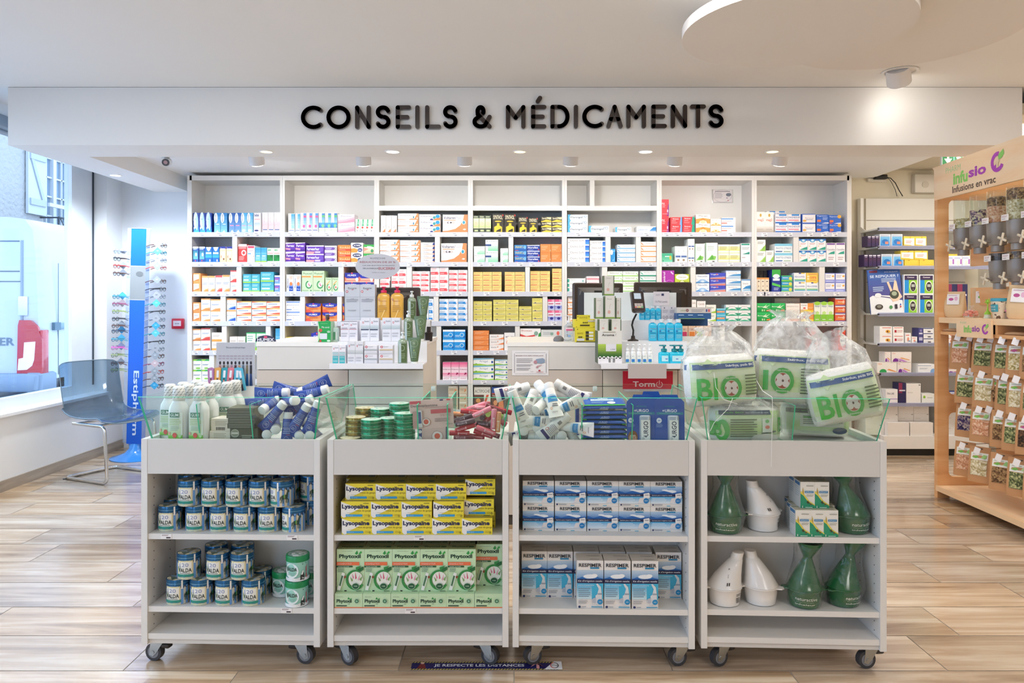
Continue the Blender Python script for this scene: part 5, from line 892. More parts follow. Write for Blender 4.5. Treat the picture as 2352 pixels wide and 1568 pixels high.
# ---- pastille tins
def cylf(r, a0, a1, z0, z1, e=.0006):
    """wraps a printed face on a cylinder; angles measured from the front, degrees"""
    def f(u, v, l):
        a = R(a0+(a1-a0)*u); q = r+e+l*.00018; return (q*sin(a), -q*cos(a), z0+(z1-z0)*v)
    return f
LIDTOP = SPECKLE(['8a8474', 'b9b39c', '5d6a5c', '8fa6b8', 'cdbf9a', '4d5c48'], 90, .35, 'printed_lid', 0)
def tin(blue=True):
    t = thing('pastille_tin', '-', 'tin')
    r, h = .0388, .087; mb = MB(); stripe = M('a9c6e4' if blue else 'cfeadf', .25, .25); cream = M('e4ddc6', .3, .2)
    if blue:
        mb.loft([(0, r*.97, r*.97), (.002, r, r), (.068, r, r)], cream, 32)
        deco(mb, cylf(r, -180, 180, .003, .068), ''.join('_r,%.3f,0,%.3f,1,6c9fd6;' % (k/14, k/14+.034) for k in range(14)), du=.03)
        deco(mb, cylf(r, -62, 28, .004, .068), 'r,.08,.12,.92,.96,e8dfae;r,.13,.24,.87,.9,f4f3ea;e,.5,.9,.3,.08,e8dfae;r,.02,.10,.98,.24,2c8f80;r,.1,.0,.9,.08,c9cfae;t,120,.46,.74,.5,.2,8a94c0;b,VALDA,.5,.46,.74,.22,27352e;t,V,.2,.5,.16,.34,2f6a40;r,.2,.28,.8,.31,6a7a70', du=.12, lay=1)
        horse = 'p,2e4c3e,.18,.42,.24,.62,.6,.64,.74,.58,.76,.42,.66,.36,.36,.36;p,2e4c3e,.6,.56,.74,.9,.84,.97,.98,.84,.94,.78,.86,.8,.78,.46;p,2e4c3e,.2,.4,.1,.14,.16,.1,.28,.38;p,2e4c3e,.3,.4,.3,.1,.36,.1,.38,.38;p,2e4c3e,.62,.4,.8,.3,.76,.12,.82,.1,.88,.32,.72,.46;p,2e4c3e,.6,.4,.6,.14,.66,.1,.68,.38;p,2e4c3e,.2,.6,.06,.5,.04,.26,.14,.36;p,2f9a58,.36,.66,.52,.68,.54,.46,.38,.44;r,.46,0,.5,1,c9a95c'
        for a in (38, 150): deco(mb, cylf(r, a, a+52, .008, .062, .0008), horse, lay=2)
        deco(mb, cylf(r, -180, 180, .056, .068), ''.join('_e,%.3f,.7,.03,.6,2b4460;' % ((k+.5)/16) for k in range(16)), lay=1)
        mb.build('body', t); lid = M('2a6590', .2, .5); mb = MB(); mb.loft([(.067, r*1.03, r*1.03), (.082, r*1.03, r*1.03), (.087, r*1.0, r*1.0)], lid, 32); mb.loft([(.0871, r*.94, r*.94), (.0875, r*.93, r*.93)], LIDTOP, 28)
        mb.loft([(.074, r*1.034, r*1.034), (.0755, r*1.034, r*1.034)], M('7fb2cc', .2, .5), 32, False); lo = mb.build('lid', t)
        mb = MB(); deco(mb, cylf(r*1.03, 26, 34, .056, .086, .0012), 'r,0,0,1,1,f6f4ee', du=.3); mb.build('seal_strip', t)
    else:
        mb.loft([(0, r*.9, r*.9), (.004, r*.96, r*.96), (.068, r, r)], M('9fd8c8', .35), 32)
        f = cylf(r, -180, 180, .002, .07); deco(mb, f, 'r,0,0,1,.16,eef2f2;e,.1,.16,.06,.06,eef2f2;e,.55,.14,.05,.06,eef2f2;e,.8,.16,.07,.06,eef2f2', du=.04)
        deco(mb, cylf(r, -70, 14, .006, .068, .001), 'e,.5,.52,.44,.42,e9f2ef;b,VALDA,.5,.6,.7,.2,27352e;t,V,.2,.6,.18,.36,2f6a40;L,.25,.75,.25,.42,2,8fb8a8', lay=1)
        deco(mb, cylf(r, 14, 66, .006, .066, .001), 'p,2f3430,.05,.0,.1,.3,.4,.5,.5,.2,.45,0;p,f0f2f0,.12,.3,.3,.55,.4,.5,.3,.3;p,c84a58,.6,.1,.66,.1,.8,.8,.76,.84;p,c84a58,.72,.1,.8,.06,.62,.74,.58,.7;e,.3,.9,.05,.04,5a8a78;e,.6,.95,.04,.04,5a8a78', lay=1)
        mb.build('body', t); mb = MB(); mb.loft([(.067, r*1.04, r*1.04), (.084, r*1.04, r*1.04), (.087, r*1.0, r*1.0)], M('1f8f52', .25), 32); mb.loft([(.0871, r*.86, r*.86), (.0875, r*.85, r*.85)], SPECKLE(['b9c8bc', '9fb4a8', '7f9a8c', 'd4dcd4'], 80, .4, 'printed_lid', 0), 28); mb.build('lid', t)
    return Kind(t)
TB, TG = tin(True), tin(False)
def tins(kind, shelf, z, rows, what, grp):
    for (lay, yl, pxs, nm) in rows:
        for k, px in enumerate(pxs):
            p = cloc(0, px, yl, z+lay*.0878+.0002)
            kind.put(p, (0, 0, R(RND.uniform(6, 22)) if len(pxs) < 5 or k != len(pxs)-1 else R(-35)), '%s, %s %s, %s shelf, leftmost cart' % (what, nm, colw(k, len(pxs)) or 'one', shelf), grp)
BT = 'blue striped pastille tin'
tins(TB, 'upper', ZS1, [(0, .062, (391, 453.6, 508.5, 563, 619, 675), 'lower front row'), (1, .066, (436, 489.5, 544.6, 598, 648.5), 'upper front row'), (0, .15, (399, 455, 511, 567, 622, 716), 'lower rear row'), (1, .152, (436, 510, 565, 615, 664, 716), 'upper rear row')], BT, 'striped tins on the upper shelf')
tins(TB, 'lower', ZS2, [(0, .05, (410, 464, 521.5, 582), 'lower front row'), (1, .056, (434, 501, 556.5), 'upper front row'), (0, .14, (436, 493, 548, 600), 'lower rear row'), (1, .142, (497, 558), 'upper rear row')], BT, 'striped tins on the lower shelf')
tins(TG, 'lower', ZS2, [(0, .042, (682,), 'at the front, bottom'), (1, .046, (684,), 'top'), (0, .13, (651, 716), 'rear row')], 'green lidded pastille tin', 'green lidded tins on the lower shelf')

# ---- boxes on the cart shelves
def cbox(i, mesh, px, yl, z, label, group, name='medicine_box', rz=0):
    p = cloc(i, px, yl, z); return box_thing(mesh, p, crz(i)+R(rz+RND.uniform(-.6, .6)), label, 'box', group, name)
LYS = carton(.1045, .0565, .075, 'f3de3c', 'p,f8f6ee,0,.12,0,.98,.62,.56,.14,.12;e,.1,.17,.09,.16,f4f2ee;B,Lysopaïne,.47,.66,.88,.34,1d2150;t,maux de gorge,.74,.43,.5,.13,6a5a20;p,3a9fd6,.16,.08,.7,.08,.72,.15,.7,.22,.16,.22;t,lyso,.3,.15,.2,.06,e8f4fa;r,.74,.88,.92,.91,5a5030;r,.2,.31,.6,.325,c8b040;r,.76,.12,.94,.14,9a8a30;r,.76,.2,.94,.22,9a8a30;o,.93,.13,.03,.06,.4,6a6030',
             'r,0,0,1,1,b5a233;t,Lysopaïne,.4,.5,.5,.3,3a3a30;r,.7,.3,.92,.6,5a6a50', 'e9d238').mesh()
for lay, yl, pxs, row in ((0, .012, (820, 889, 958.5, 1027.5, 1096), 'bottom row'), (1, .014, (818, 887, 957, 1030), 'middle row'), (2, .034, (828, 897.5, 967, 1036), 'top row'), (2, .112, (829, 898, 967, 1036), 'top row at the rear')):
    for k, px in enumerate(pxs):
        cbox(1, LYS, px, yl, ZS1+.0568*lay+.0003, 'yellow lozenge box with navy lettering, %s, %s, second cart' % (row, colw(k, len(pxs))), 'yellow lozenge boxes', 'lozenge_box')
for lay, yl in ((1, .045), (2, .05)): cbox(1, LYS, 1103-3*(lay < 2), yl, ZS1+.0568*lay+.012*(lay-1)+.0003, 'yellow lozenge box set back at the right, %s' % ('middle row' if lay == 1 else 'top row'), 'yellow lozenge boxes', 'lozenge_box')
cbox(1, LYS, 1104, .09, ZS1+.0003, 'yellow lozenge box set back at the right, bottom row', 'yellow lozenge boxes', 'lozenge_box')
PHF = 't,DISPOSITIF MÉDICAL,.38,.955,.4,.014,4a6a50;B,Phytoxil,.48,.82,.78,.115,17402c;p,2f9a48,.66,.9,.74,.97,.78,.9,.72,.87;p,3fb050,.8,.9,.88,.96,.92,.92,.82,.87;r,0,.62,.82,.70,f0764a;p,f0764a,.82,.62,.82,.7,.78,.7,.78,.62;t,SOULAGE LA TOUX,.3,.66,.5,.035,fbe8dc;r,0,.575,.58,.612,1f5a30;t,SANS SUCRE,.26,.593,.4,.022,e8f4e0;L,.05,.28,.46,.56,3,8aa890;p,1f6a38,.78,.54,.98,.6,.98,.52,.86,.47,.76,.49;o,.68,.28,.34,.24,.22,2f8f45,60,330;p,2f8f45,.7,.58,.9,.62,.84,.56,.72,.5;e,.7,.3,.26,.18,eef2e6;p,e086a0,.6,.3,.56,.44,.64,.34;p,d8607e,.68,.3,.68,.48,.74,.32;p,e8a0b4,.78,.3,.86,.42,.82,.26;p,7fa860,.6,.28,.5,.36,.56,.24;p,7fa860,.84,.3,.94,.38,.9,.26;e,.7,.14,.14,.075,1c5a3a;o,.7,.14,.14,.075,.12,c8e0c0;t,100,.7,.14,.12,.03,d8f0d0;p,eef2ee,.04,.06,.14,.04,.32,.44,.22,.47;p,4a7a54,.1,.16,.16,.14,.26,.38,.2,.4;e,.32,.36,.04,.03,8a4a30;r,.3,.02,.38,.05,202820;r,.72,.025,.92,.04,4a6a50;r,.04,.03,.24,.04,7a9a80'
PHT = 'b,Phytoxil,.42,.5,.56,.42,2b4a28;r,.74,.36,.92,.66,3a5a34;r,0,.92,1,1,b0622c'
PHU = carton(.096, .146, .047, 'cbe9bd', PHF, 'r,0,0,1,1,97a06a;'+PHT, 'd8b48a').mesh()
PHL = carton(.0955, .0485, .145, 'c9e6bb', 'r,0,0,1,.07,ee8450;B,Phytoxil,.34,.46,.54,.32,17402c;p,2f9a48,.46,.62,.5,.78,.55,.62;p,3fb050,.54,.62,.62,.72,.6,.6;r,.06,.13,.44,.2,1d3a24;t,DISPOSITIF MÉDICAL,.2,.8,.24,.05,4a6a50;e,.8,.5,.09,.17,2a6a4a;o,.8,.5,.09,.17,.18,c4e2ba;e,.8,.5,.04,.08,8fc09a;r,.48,.3,.56,.33,5a7a60', 'cbe9bd').mesh()
for k, px in enumerate((800.6, 865, 929.5, 993.6, 1057.5, 1122)): cbox(1, PHL, px, .008, ZS2+.0003, 'pale green syrup box lying flat, %s of the bottom row, second cart' % colw(k, 6), 'lying green syrup boxes', 'syrup_box')
for yl, row in ((.03, 'front row'), (.083, 'middle row'), (.137, 'rear row')):
    for k, px in enumerate((805, 869, 933, 997, 1061)): cbox(1, PHU, px+(3 if yl > .05 else 0)+(3 if yl > .1 else 0), yl, ZS2+.0492, 'pale green syrup box standing, %s, %s, second cart' % (row, colw(k, 5)), 'standing green syrup boxes', 'syrup_box')
cbox(1, PHU, 1122.5, .083, ZS2+.0492, 'pale green syrup box standing set back at the right end', 'standing green syrup boxes', 'syrup_box'); cbox(1, PHU, 1123, .137, ZS2+.0492, 'pale green syrup box behind the one set back at right', 'standing green syrup boxes', 'syrup_box')
SEA = 'g,0,.5,1,.82,2a78c4,b8d2e6;e,.62,.6,.2,.06,eef4f8;p,1d64b0,0,.5,1,.5,1,.58,.7,.54,.45,.62,.2,.54,0,.62;e,.45,.66,.1,.03,f0f6fa;'
RSF = SEA.replace('.82', '.8')+'b,RESPIMER,.48,.9,.64,.12,262a34;r,.52,.76,.78,.81,1f86b4;g,.0,.12,1,.4,eef6fa,2aa8dc;r,0,.4,.8,.5,1c2450;t,Sachets pour irrigation nasale,.36,.45,.64,.055,e6ecf6;r,.8,.44,1,.48,1c2450;L,.05,.5,.18,.36,4,e4f4fa;p,e8e2e0,.6,.14,.9,.2,.96,.4,.66,.34;p,f2eeea,.78,.34,.98,.36,.96,.56,.78,.52;r,.82,.46,.94,.48,5a5a6a;e,.86,.24,.085,.11,1a7fc0;t,NEW,.86,.24,.1,.05,cfe8f6;e,.07,.08,.03,.035,2a3a66;L,.12,.4,.05,.11,1,8a94a4;r,.5,.03,.62,.06,5ab0d0'
RSB = carton(.1095, .0875, .1, 'ece8e2', RSF, 'ded8cf', 'e2dcd2').mesh()
for lay in (0, 1):
    for k, px in enumerate((1236.5, 1310.5, 1384.5, 1457.5, 1530.5)): cbox(2, RSB, px, .055, ZS1+lay*.0879+.0003, 'blue and white rinse sachet box with wave, %s row, %s, third cart' % (('bottom', 'top')[lay], colw(k, 5)), 'rinse sachet boxes', 'nasal_rinse_box')
RKF = 'g,0,.56,1,.8,3a86c8,c4d8e8;p,2a6fb8,0,.56,1,.56,1,.62,.75,.66,.4,.6,.2,.66,0,.62;e,.5,.67,.26,.045,f2f6fa;e,.66,.69,.12,.035,f8fafc;b,RESPIMER,.5,.905,.86,.075,262a34;r,.5,.83,.84,.862,1f86b4;r,0,.53,1,.615,1a2450;t,Kit d’irrigation nasale,.5,.572,.9,.05,f0f2f8;g,0,.2,.56,.53,cfe8f0,39b0de;r,.56,.2,.99,.53,3fb6dc;t,FORTE CONGESTION,.34,.49,.6,.022,f2fafc;L,.05,.5,.24,.44,5,7f9cb0;L,.05,.4,.1,.18,2,b0b0b4;p,dfe2e6,.7,.1,.94,.1,.94,.3,.9,.46,.78,.53,.72,.52,.82,.42,.76,.3,.7,.28;p,b9c0cc,.58,.13,.72,.13,.72,.24,.6,.22;r,.78,.3,.94,.33,9aa6b4;e,.87,.15,.105,.055,1a8fc8;t,NEW,.87,.15,.1,.025,d8eef8;r,.54,.035,.96,.055,2f9cc8;e,.09,.045,.05,.025,24366a;L,.17,.36,.03,.06,1,8a94a4'
RKB = carton(.0905, .164, .072, 'efebe6', RKF, 'r,0,0,1,1,cfc9bf;r,.5,.14,.86,.22,9a958c;r,.4,.6,.9,.7,b4aea4', 'dcd5c9').mesh()
for k, px in enumerate((1227.5, 1286.5, 1347, 1407, 1468, 1535.5)): cbox(2, RKB, px, .102, ZS2+.0003, 'tall blue and white nasal rinse kit, %s of the rear row, third cart' % colw(k, 6), 'nasal rinse kits, rear row', 'nasal_rinse_box')
for k, px in enumerate((1355.5, 1418, 1481.5)): cbox(2, RKB, px, .012, ZS2+.0003, 'tall blue and white nasal rinse kit, %s of the front row, third cart' % colw(k, 3), 'nasal rinse kits, front row', 'nasal_rinse_box')
CPB = carton(.0485, .0905, .06, 'efece2', 'g,.1,.0,1,.12,2a8f70,1d7f62;p,2f9a72,0,0,1,0,1,.1,.5,.28,.2,.5,0,.56;p,e6d65a,0,.56,.0,.66,.22,.56,.6,.28,1,.14,1,.1,.5,.26,.2,.48;p,c8a84a,.16,.8,.24,.6,.2,.5,.12,.62;r,.3,.58,.9,.66,3f86b4;t,SPRAY,.6,.62,.5,.04,dceaf4;r,.4,.84,.9,.87,a8a89c;L,.4,.9,.44,.54,2,b8b8a8;p,4a4a30,.4,.24,.5,.3,.62,.2,.5,.18;e,.7,.16,.07,.03,7a5a30;t,i,.12,.07,.06,.08,f0f4ec;r,.3,.03,.8,.055,c8e4da', 'r,0,0,1,1,d9d4bd;r,.0,.6,1,.8,9aa48a;r,.3,.2,.8,.5,c4c4b0', 'r,0,0,1,1,dfe0da;r,.1,.84,.9,.96,4a7fb0;L,.15,.85,.4,.8,5,bcc8cc').mesh()
for rw, yl, dx in ((0, .012, 0), (1, .075, -8), (2, .138, -14)):
    for k, px in enumerate((1844, 1876.5, 1908.5)): cbox(3, CPB, px+dx, yl, ZS1+.0003, 'small white spray box with green swoosh, bottom layer, %s row, %s' % (('front', 'middle', 'rear')[rw], colw(k, 3)), 'small spray boxes', 'spray_box')
for rw, yl, dx in ((0, .035, 0), (1, .1, -14)):
    for k, px in enumerate((1855, 1888)): cbox(3, CPB, px+dx, yl, ZS1+.0912, 'small white spray box with green swoosh, top layer, %s row, %s' % (('front', 'rear')[rw], colw(k, 2)), 'small spray boxes', 'spray_box')
# ---- inhalers
FILM = CLEAR('fbfcfb', .95, .14, .025, 'f4f6f4', 1., 26.)
def inhaler(green, tilt, flare, label):
    t = thing('steam_inhaler', '-', 'inhaler'); m = M('1b5f34', .22, coat=.5) if green else M('ede9e4', .3, coat=.3)
    mb = MB(); mb.loft([(0, .044, .044), (.003, .05, .05), (.03, .054, .054), (.056, .057, .057), (.0585, .06, .06), (.062, .06, .06)], m, 32)
    if green: deco(mb, cylf(.0545, -48, 38, .01, .05, .002), 't,naturactive,.5,.66,.9,.26,dfe8df;t,Phytothérapie,.45,.4,.7,.07,a8c8b0;t,inhaleur,.45,.22,.8,.12,dfe8df')
    else: deco(mb, cylf(.0545, 20, 60, .012, .048, .001), 'w,.1,.1,.6,.6;L,.1,.8,.7,.95,2,55504c', du=.3) if flare else None
    mb.build('bowl', t)
    mb = MB(); k = tilt
    secs = [(.0625, .0595, .0595), (.068, .056, .054, k*.0, 0), (.1, .043, .042, k*.006, 0), (.13, .0305, .03, k*.016, 0), (.15, .021, .021, k*.023, 0)]
    if green: secs += [(.163, .0155, .0155, k*.027, 0), (.172, .0175, .019, k*.030, -.002), (.19, .028, .031, k*.036, -.004), (.21, .038, .042, k*.043, -.006), (.222, .043, .047, k*.046, -.007), (.2215, .0405, .0445, k*.046, -.007), (.2, .0305, .034, k*.039, -.005), (.178, .017, .018, k*.031, -.002)]
    else: secs = [(.0625, .0595, .0595), (.068, .057, .055, k*.0, 0), (.1, .046, .044, k*.008, 0), (.13, .033, .032, k*.019, 0), (.15, .024, .024, k*.027, 0), (.152, .021, .021, k*.028, 0), (.175, .0195, .0195, k*.033, 0)]
    mb.loft(secs, m, 32); 
    if not green and flare:
        deco(mb, lambda u, v, l: ((u-.5)*.05+k*.014*v, -.055+v*.032-.0012-l*.0002, .07+v*.065), 'b,INHALATEUR,.5,.86,.6,.07,35302c;t,VAPEUR,.5,.76,.4,.06,35302c;L,.2,.8,.45,.62,3,98908a;r,.2,.1,.28,.24,2a2522;r,.34,.1,.42,.24,2a2522')
    mb.build('upper_cone', t)
    for s in (-1, 1):
        mb = MB(); mb.extr([(s*.055, -.018), (s*.074, -.012), (s*.079, 0), (s*.074, .012), (s*.055, .018)][::s], .0575, .0615, m, plane='xy'); mb.build('ear', t)
    if green:
        mb = MB(); rr = random.Random(3); rows = []
        for z, rx in ((.002, .052), (.03, .059), (.062, .067), (.1, .056), (.14, .045), (.18, .043), (.21, .048), (.228, .03)):
            rows.append([(k*.03*z/.22+(rx*(1+rr.uniform(-.06, .06)))*cos(2*pi*j/28), rx*(1+rr.uniform(-.06, .06))*sin(2*pi*j/28), z) for j in range(28)])
        mb.skin(rows, FILM, False); mb.build('film_wrap', t)
    return t
for (g, k, fl, px, yl, z, rz, lb) in ((1, 0, 1, 1666, .068, ZS1, -6, 'green steam inhaler, leftmost on the upper shelf of the rightmost cart'), (0, -1.5, 1, 1752, .1, ZS1, 20, 'white steam inhaler leaning left on the upper shelf'), (1, -1.3, 1, 1957, .085, ZS1, 20, 'green wrapped steam inhaler, right end of the upper shelf'),
                                      (0, 1.5, 1, 1664, .07, ZS2, 5, 'white steam inhaler with printed cone, leftmost on the lower shelf'), (0, -1.1, 0, 1747, .082, ZS2, -30, 'plain white steam inhaler on the lower shelf'), (1, .4, 1, 1847, .064, ZS2, -8, 'green wrapped steam inhaler in the middle of the lower shelf'), (1, 1.4, 1, 1936, .082, ZS2, 30, 'green wrapped steam inhaler with turned funnel, right of lower shelf')):
    t = inhaler(g, k, fl, lb); t.location = cloc(3, px, yl, z+.0003); t.rotation_euler = (0, 0, R(rz)); tag(t, lb, 'inhaler', 'steam inhalers')
flush()
# ================================================================ what lies in the glass bins
def along(a, b, roll=0):
    """rotation putting local +z on the way from a to b, local -y towards the viewer"""
    z = (Vector(b)-Vector(a)).normalized(); y = Vector((0, 1, 0)); y = y-z*y.dot(z)
    if y.length < .05: y = Vector((0, 0, 1)); y = y-z*y.dot(z)
    y.normalize(); x = y.cross(z); m = Matrix((x, y, z)).transposed() @ Matrix.Rotation(R(roll), 3, 'Z'); return m.to_euler()
# mouthwash bottles
def bottle():
    t = thing('mouthwash_bottle', '-', 'bottle'); m = M('e9ecea', .3, coat=.3)
    mb = MB(); mb.loft([(0, .029, .021), (.003, .0325, .0245), (.02, .0335, .0255), (.115, .0335, .0255), (.128, .031, .0245), (.143, .0215, .0205), (.15, .0185, .0185)], m, 28, e=2.5); mb.build('body', t)
    mb = MB(); f = lambda u, v, l: ((u-.5)*.052, -.0262+.0022*(2*u-1)**2*1.6-EPS*l, .02+v*.09)
    deco(mb, f, 'r,0,0,1,1,e6ede4;g,0,0,1,.5,bfe08a,e6eee0;p,e6ede4,.0,.55,.1,.3,.4,.14,.9,.1,1,.16,1,.6,0,.6;g,0,.0,1,.12,6cc030,8ace50;r,.14,.82,.8,1,2f7a5c;b,GUM,.47,.91,.56,.12,eef6f0;L,.1,.9,.5,.78,4,c4d89c;L,.2,.8,.3,.48,3,b0c4b0;e,.5,.13,.15,.1,d8554a;e,.1,.2,.08,.06,f0b4a0;e,.85,.1,.09,.06,b0dca0', du=.1)
    mb.build('label', t)
    cap = M('e4e5e0', .45); mb = MB(); mb.loft([(.1505, .0195, .0195), (.152, .021, .021), (.18, .0205, .0205), (.196, .0185, .0185), (.2, .014, .014)], cap, 24)
    g = lambda r: cylf(r, -180, 180, .154, .194, .0006)
    sp = ''
    for j in range(4):
        for i in range(9):
            u = (i+.5*(j % 2)+.2)/9.5; v = .12+j*.23; sp += '_p,7f8a80,%.3f,%.3f,%.3f,%.3f,%.3f,%.3f,%.3f,%.3f;' % (u, v, u+.06, v+.12, u+.06, v+.18, u, v+.06)
    deco(mb, g(.0208), sp); mb.build('cap', t); return Kind(t)
GB = bottle()
NB = ['front left', 'front right', 'second row left', 'second row middle', 'second row right', 'third row left', 'third row right', 'rear, left', 'rear, third from right', 'rear, second from right', 'rear, rightmost']
for k, (px, d) in enumerate(((411, 2.602), (458, 2.600), (391, 2.668), (434, 2.672), (480, 2.665), (421, 2.735), (467, 2.735), (452, 2.805), (496, 2.80), (522, 2.745), (541, 2.81))):
    GB.put(((px-CX)*d/FP, d, ZBIN+.0002), (0, 0, R(RND.uniform(-8, 4))), 'white mouthwash bottle with green label, %s, leftmost cart' % NB[k], 'mouthwash bottles')
w = .075
for k, (px, yl, z, rz) in enumerate(((505, .045, 0, -2), (508, .052, .0425, -6))):
    p = cloc(0, px, yl, ZBIN+z+.0003); box_thing(carton(.074, .042, .074, 'e9dcc8', 'L,.2,.8,.4,.85,5,b8a890;w,.25,.04,.7,.3', 'f0e8da').mesh(), p, R(rz), 'cream soap box, %s of the pair beside the mouthwash' % ('lower', 'upper')[k], 'box', 'cream soap boxes', 'soap_box')
GS = carton(.096, .054, .1, '4a4c38', 'e,.18,.7,.15,.26,8b8f78;o,.18,.7,.15,.26,.1,c9c8b4;r,.06,.66,.3,.76,d8d4c4;L,.44,.8,.38,.6,2,a8a890;r,.44,.2,.88,.3,6f9a34;t,NATURAL SOAP,.62,.56,.4,.07,b8b8a0;g,0,0,.42,.2,5a6a30,4a4c38;L,.44,.9,.06,.16,1,8f9070', '55563f').mesh()
box_thing(GS, cloc(0, 560, .03, ZBIN+.0003), 0, 'dark olive soap box lying under the stack of flat boxes', 'box', 'olive soap boxes', 'soap_box')
GF = carton(.094, .0172, .1, '5a5b49', 'r,0,.46,1,.54,3c3d30;L,.05,.95,.1,.9,2,77786a', '6a6b55').mesh()
for k in range(4): box_thing(GF, cloc(0, 553+(k % 2)*2-(k > 1)*2, .032, ZBIN+.0546+k*.0176), R((-1, 2, -1, 1)[k]), 'flat olive soap box, %s of the stack on the olive box' % ordw(k), 'box', 'olive soap boxes', 'soap_box')
# cream tubes
def tube_thing(body, deco_front, deco_back, L_=.125, r=.0165, cap='e8e8e6', w=.0235, tint=None):
    t = thing('cream_tube', '-', 'tube'); m = M(body, .35, coat=.2)
    mb = MB(); secs = [(.0235, r*.98, r*.98), (.027, r, r), (.05, r*1.03, r*.86)]
    for q in (.35, .6, .8, .95, 1.0): secs.append((.05+(L_-.05)*q, r+(w-r)*q, max(.0012, r*.86*(1-q)**.75)))
    mb.loft(secs, m, 24, mcap=m)
    def thick(z):
        q = max(0, (z-.05)/(L_-.05)); return r*.9 if z < .05 else max(.0012, r*.86*(1-min(q, 1))**.75)
    def f(s):
        def g(u, v, l):
            z = .03+(L_-.032)*v; q = max(0, (z-.05)/(L_-.05)); hw = r+(w-r)*q; x = (u-.5)*1.7*hw; a = min(1, abs(x/hw)); y = thick(z)*math.sqrt(max(0, 1-a*a))
            return (s*x, -s*(y+.0005+l*.00025), z)
        return g
    for s, sp in ((1, deco_front), (-1, deco_back)): deco(mb, f(s), sp, du=.12)
    mb.build('body', t); c = M(cap, .4); mb = MB(); mb.loft([(0, r*.9, r*.9), (.001, r*.98, r*.98), (.021, r*1.02, r*1.02), (.0234, r*.96, r*.96)], c, 24); mb.build('cap', t); return Kind(t)
F1 = 'o,.5,.74,.3,.15,.08,b9c4e0;t,Crème,.5,.76,.36,.05,dfe4f2;t,mains,.5,.7,.3,.04,dfe4f2;r,.1,.52,.5,.535,e06a5a;L,.1,.9,.3,.5,3,9fb0d8;r,.05,.27,.95,.285,dfe4f2;L,.1,.9,.05,.25,4,7f94c8'
BTU = tube_thing('23469a', F1, F1)
def spt(z5x, z5y, ox=310, oy=860, sc=5.227): return (ox+z5x/sc, oy+z5y/sc)
def place_tube(kind, a, b, d0, d1, name, grp, roll=0, L_=.125):
    pa, pb = Vector((X(a[0], d0), d0, Z(a[1], d0))), Vector((X(b[0], d1), d1, Z(b[1], d1)))
    c = pa; dirv = (pb-pa).normalized()
    kind.put(tuple(c), along(pa, pb, roll), name, grp)
k = 0
TL = [((1520, 435), (1700, 300), 2.585, 2.66), ((1795, 335), (1560, 620), 2.60, 2.60), ((1935, 310), (1760, 335), 2.585, 2.68), ((2080, 360), (1880, 680), 2.60, 2.60), ((2210, 320), (2080, 680), 2.60, 2.60), ((1840, 450), (1820, 800), 2.615, 2.60),
      ((1690, 665), (1700, 560), 2.585, 2.69), ((1580, 720), (1600, 690), 2.585, 2.70), ((1975, 740), (1950, 650), 2.585, 2.70), ((2100, 735), (2080, 650), 2.588, 2.70), ((2135, 280), (1900, 420), 2.64, 2.66), ((1850, 215), (1700, 220), 2.67, 2.67),
      ((2320, 170), (2080, 240), 2.66, 2.66), ((1960, 220), (2130, 150), 2.70, 2.70), ((1740, 300), (1560, 330), 2.66, 2.66), ((2050, 230), (1900, 200), 2.74, 2.74), ((1620, 560), (1520, 640), 2.66, 2.68), ((1990, 520), (2100, 640), 2.67, 2.68), ((2200, 600), (2120, 540), 2.66, 2.70)]
TN = ['leaning, cap at far left', 'steep, second from left, logo visible', 'cap facing out near the top', 'steep, right of the middle', 'steep at the right edge', 'upright in the middle', 'cap facing out, low centre left', 'cap facing out, bottom left corner', 'cap facing out, bottom right of middle', 'cap facing out, bottom right corner', 'lying behind the steep ones', 'at the top left with its seam up', 'lying across the top right edge', 'pale seam up on top', 'lying in the left background', 'deepest on top', 'buried at the left', 'buried in the middle', 'buried at the right']
for (a, b, d0, d1), n in zip(TL, TN): place_tube(BTU, spt(*a), spt(*b), d0, d1, 'navy hand cream tube with white cap, '+n, 'navy hand cream tubes', roll=RND.uniform(-12, 12))
W1 = 'r,0,.26,1,.46,2f86c0;t,Ictyane,.4,.36,.5,.05,cfe6f4;L,.15,.7,.52,.66,2,6a6a74;t,DUCRAY,.55,.84,.5,.045,5a5a66;o,.8,.7,.1,.05,.3,e89a5a;r,0,.2,1,.25,bcd8ea'
W2 = 'r,.0,.72,1,.84,2c2a66;L,.1,.9,.3,.68,7,9a9aa4;e,.8,.6,.12,.06,d86a5a;e,.8,.6,.08,.04,f4f2ee;w,.3,.05,.7,.2'
WTU = tube_thing('e9e8e4', W1, W2, .13, .0175, 'e8e7e2', .026)
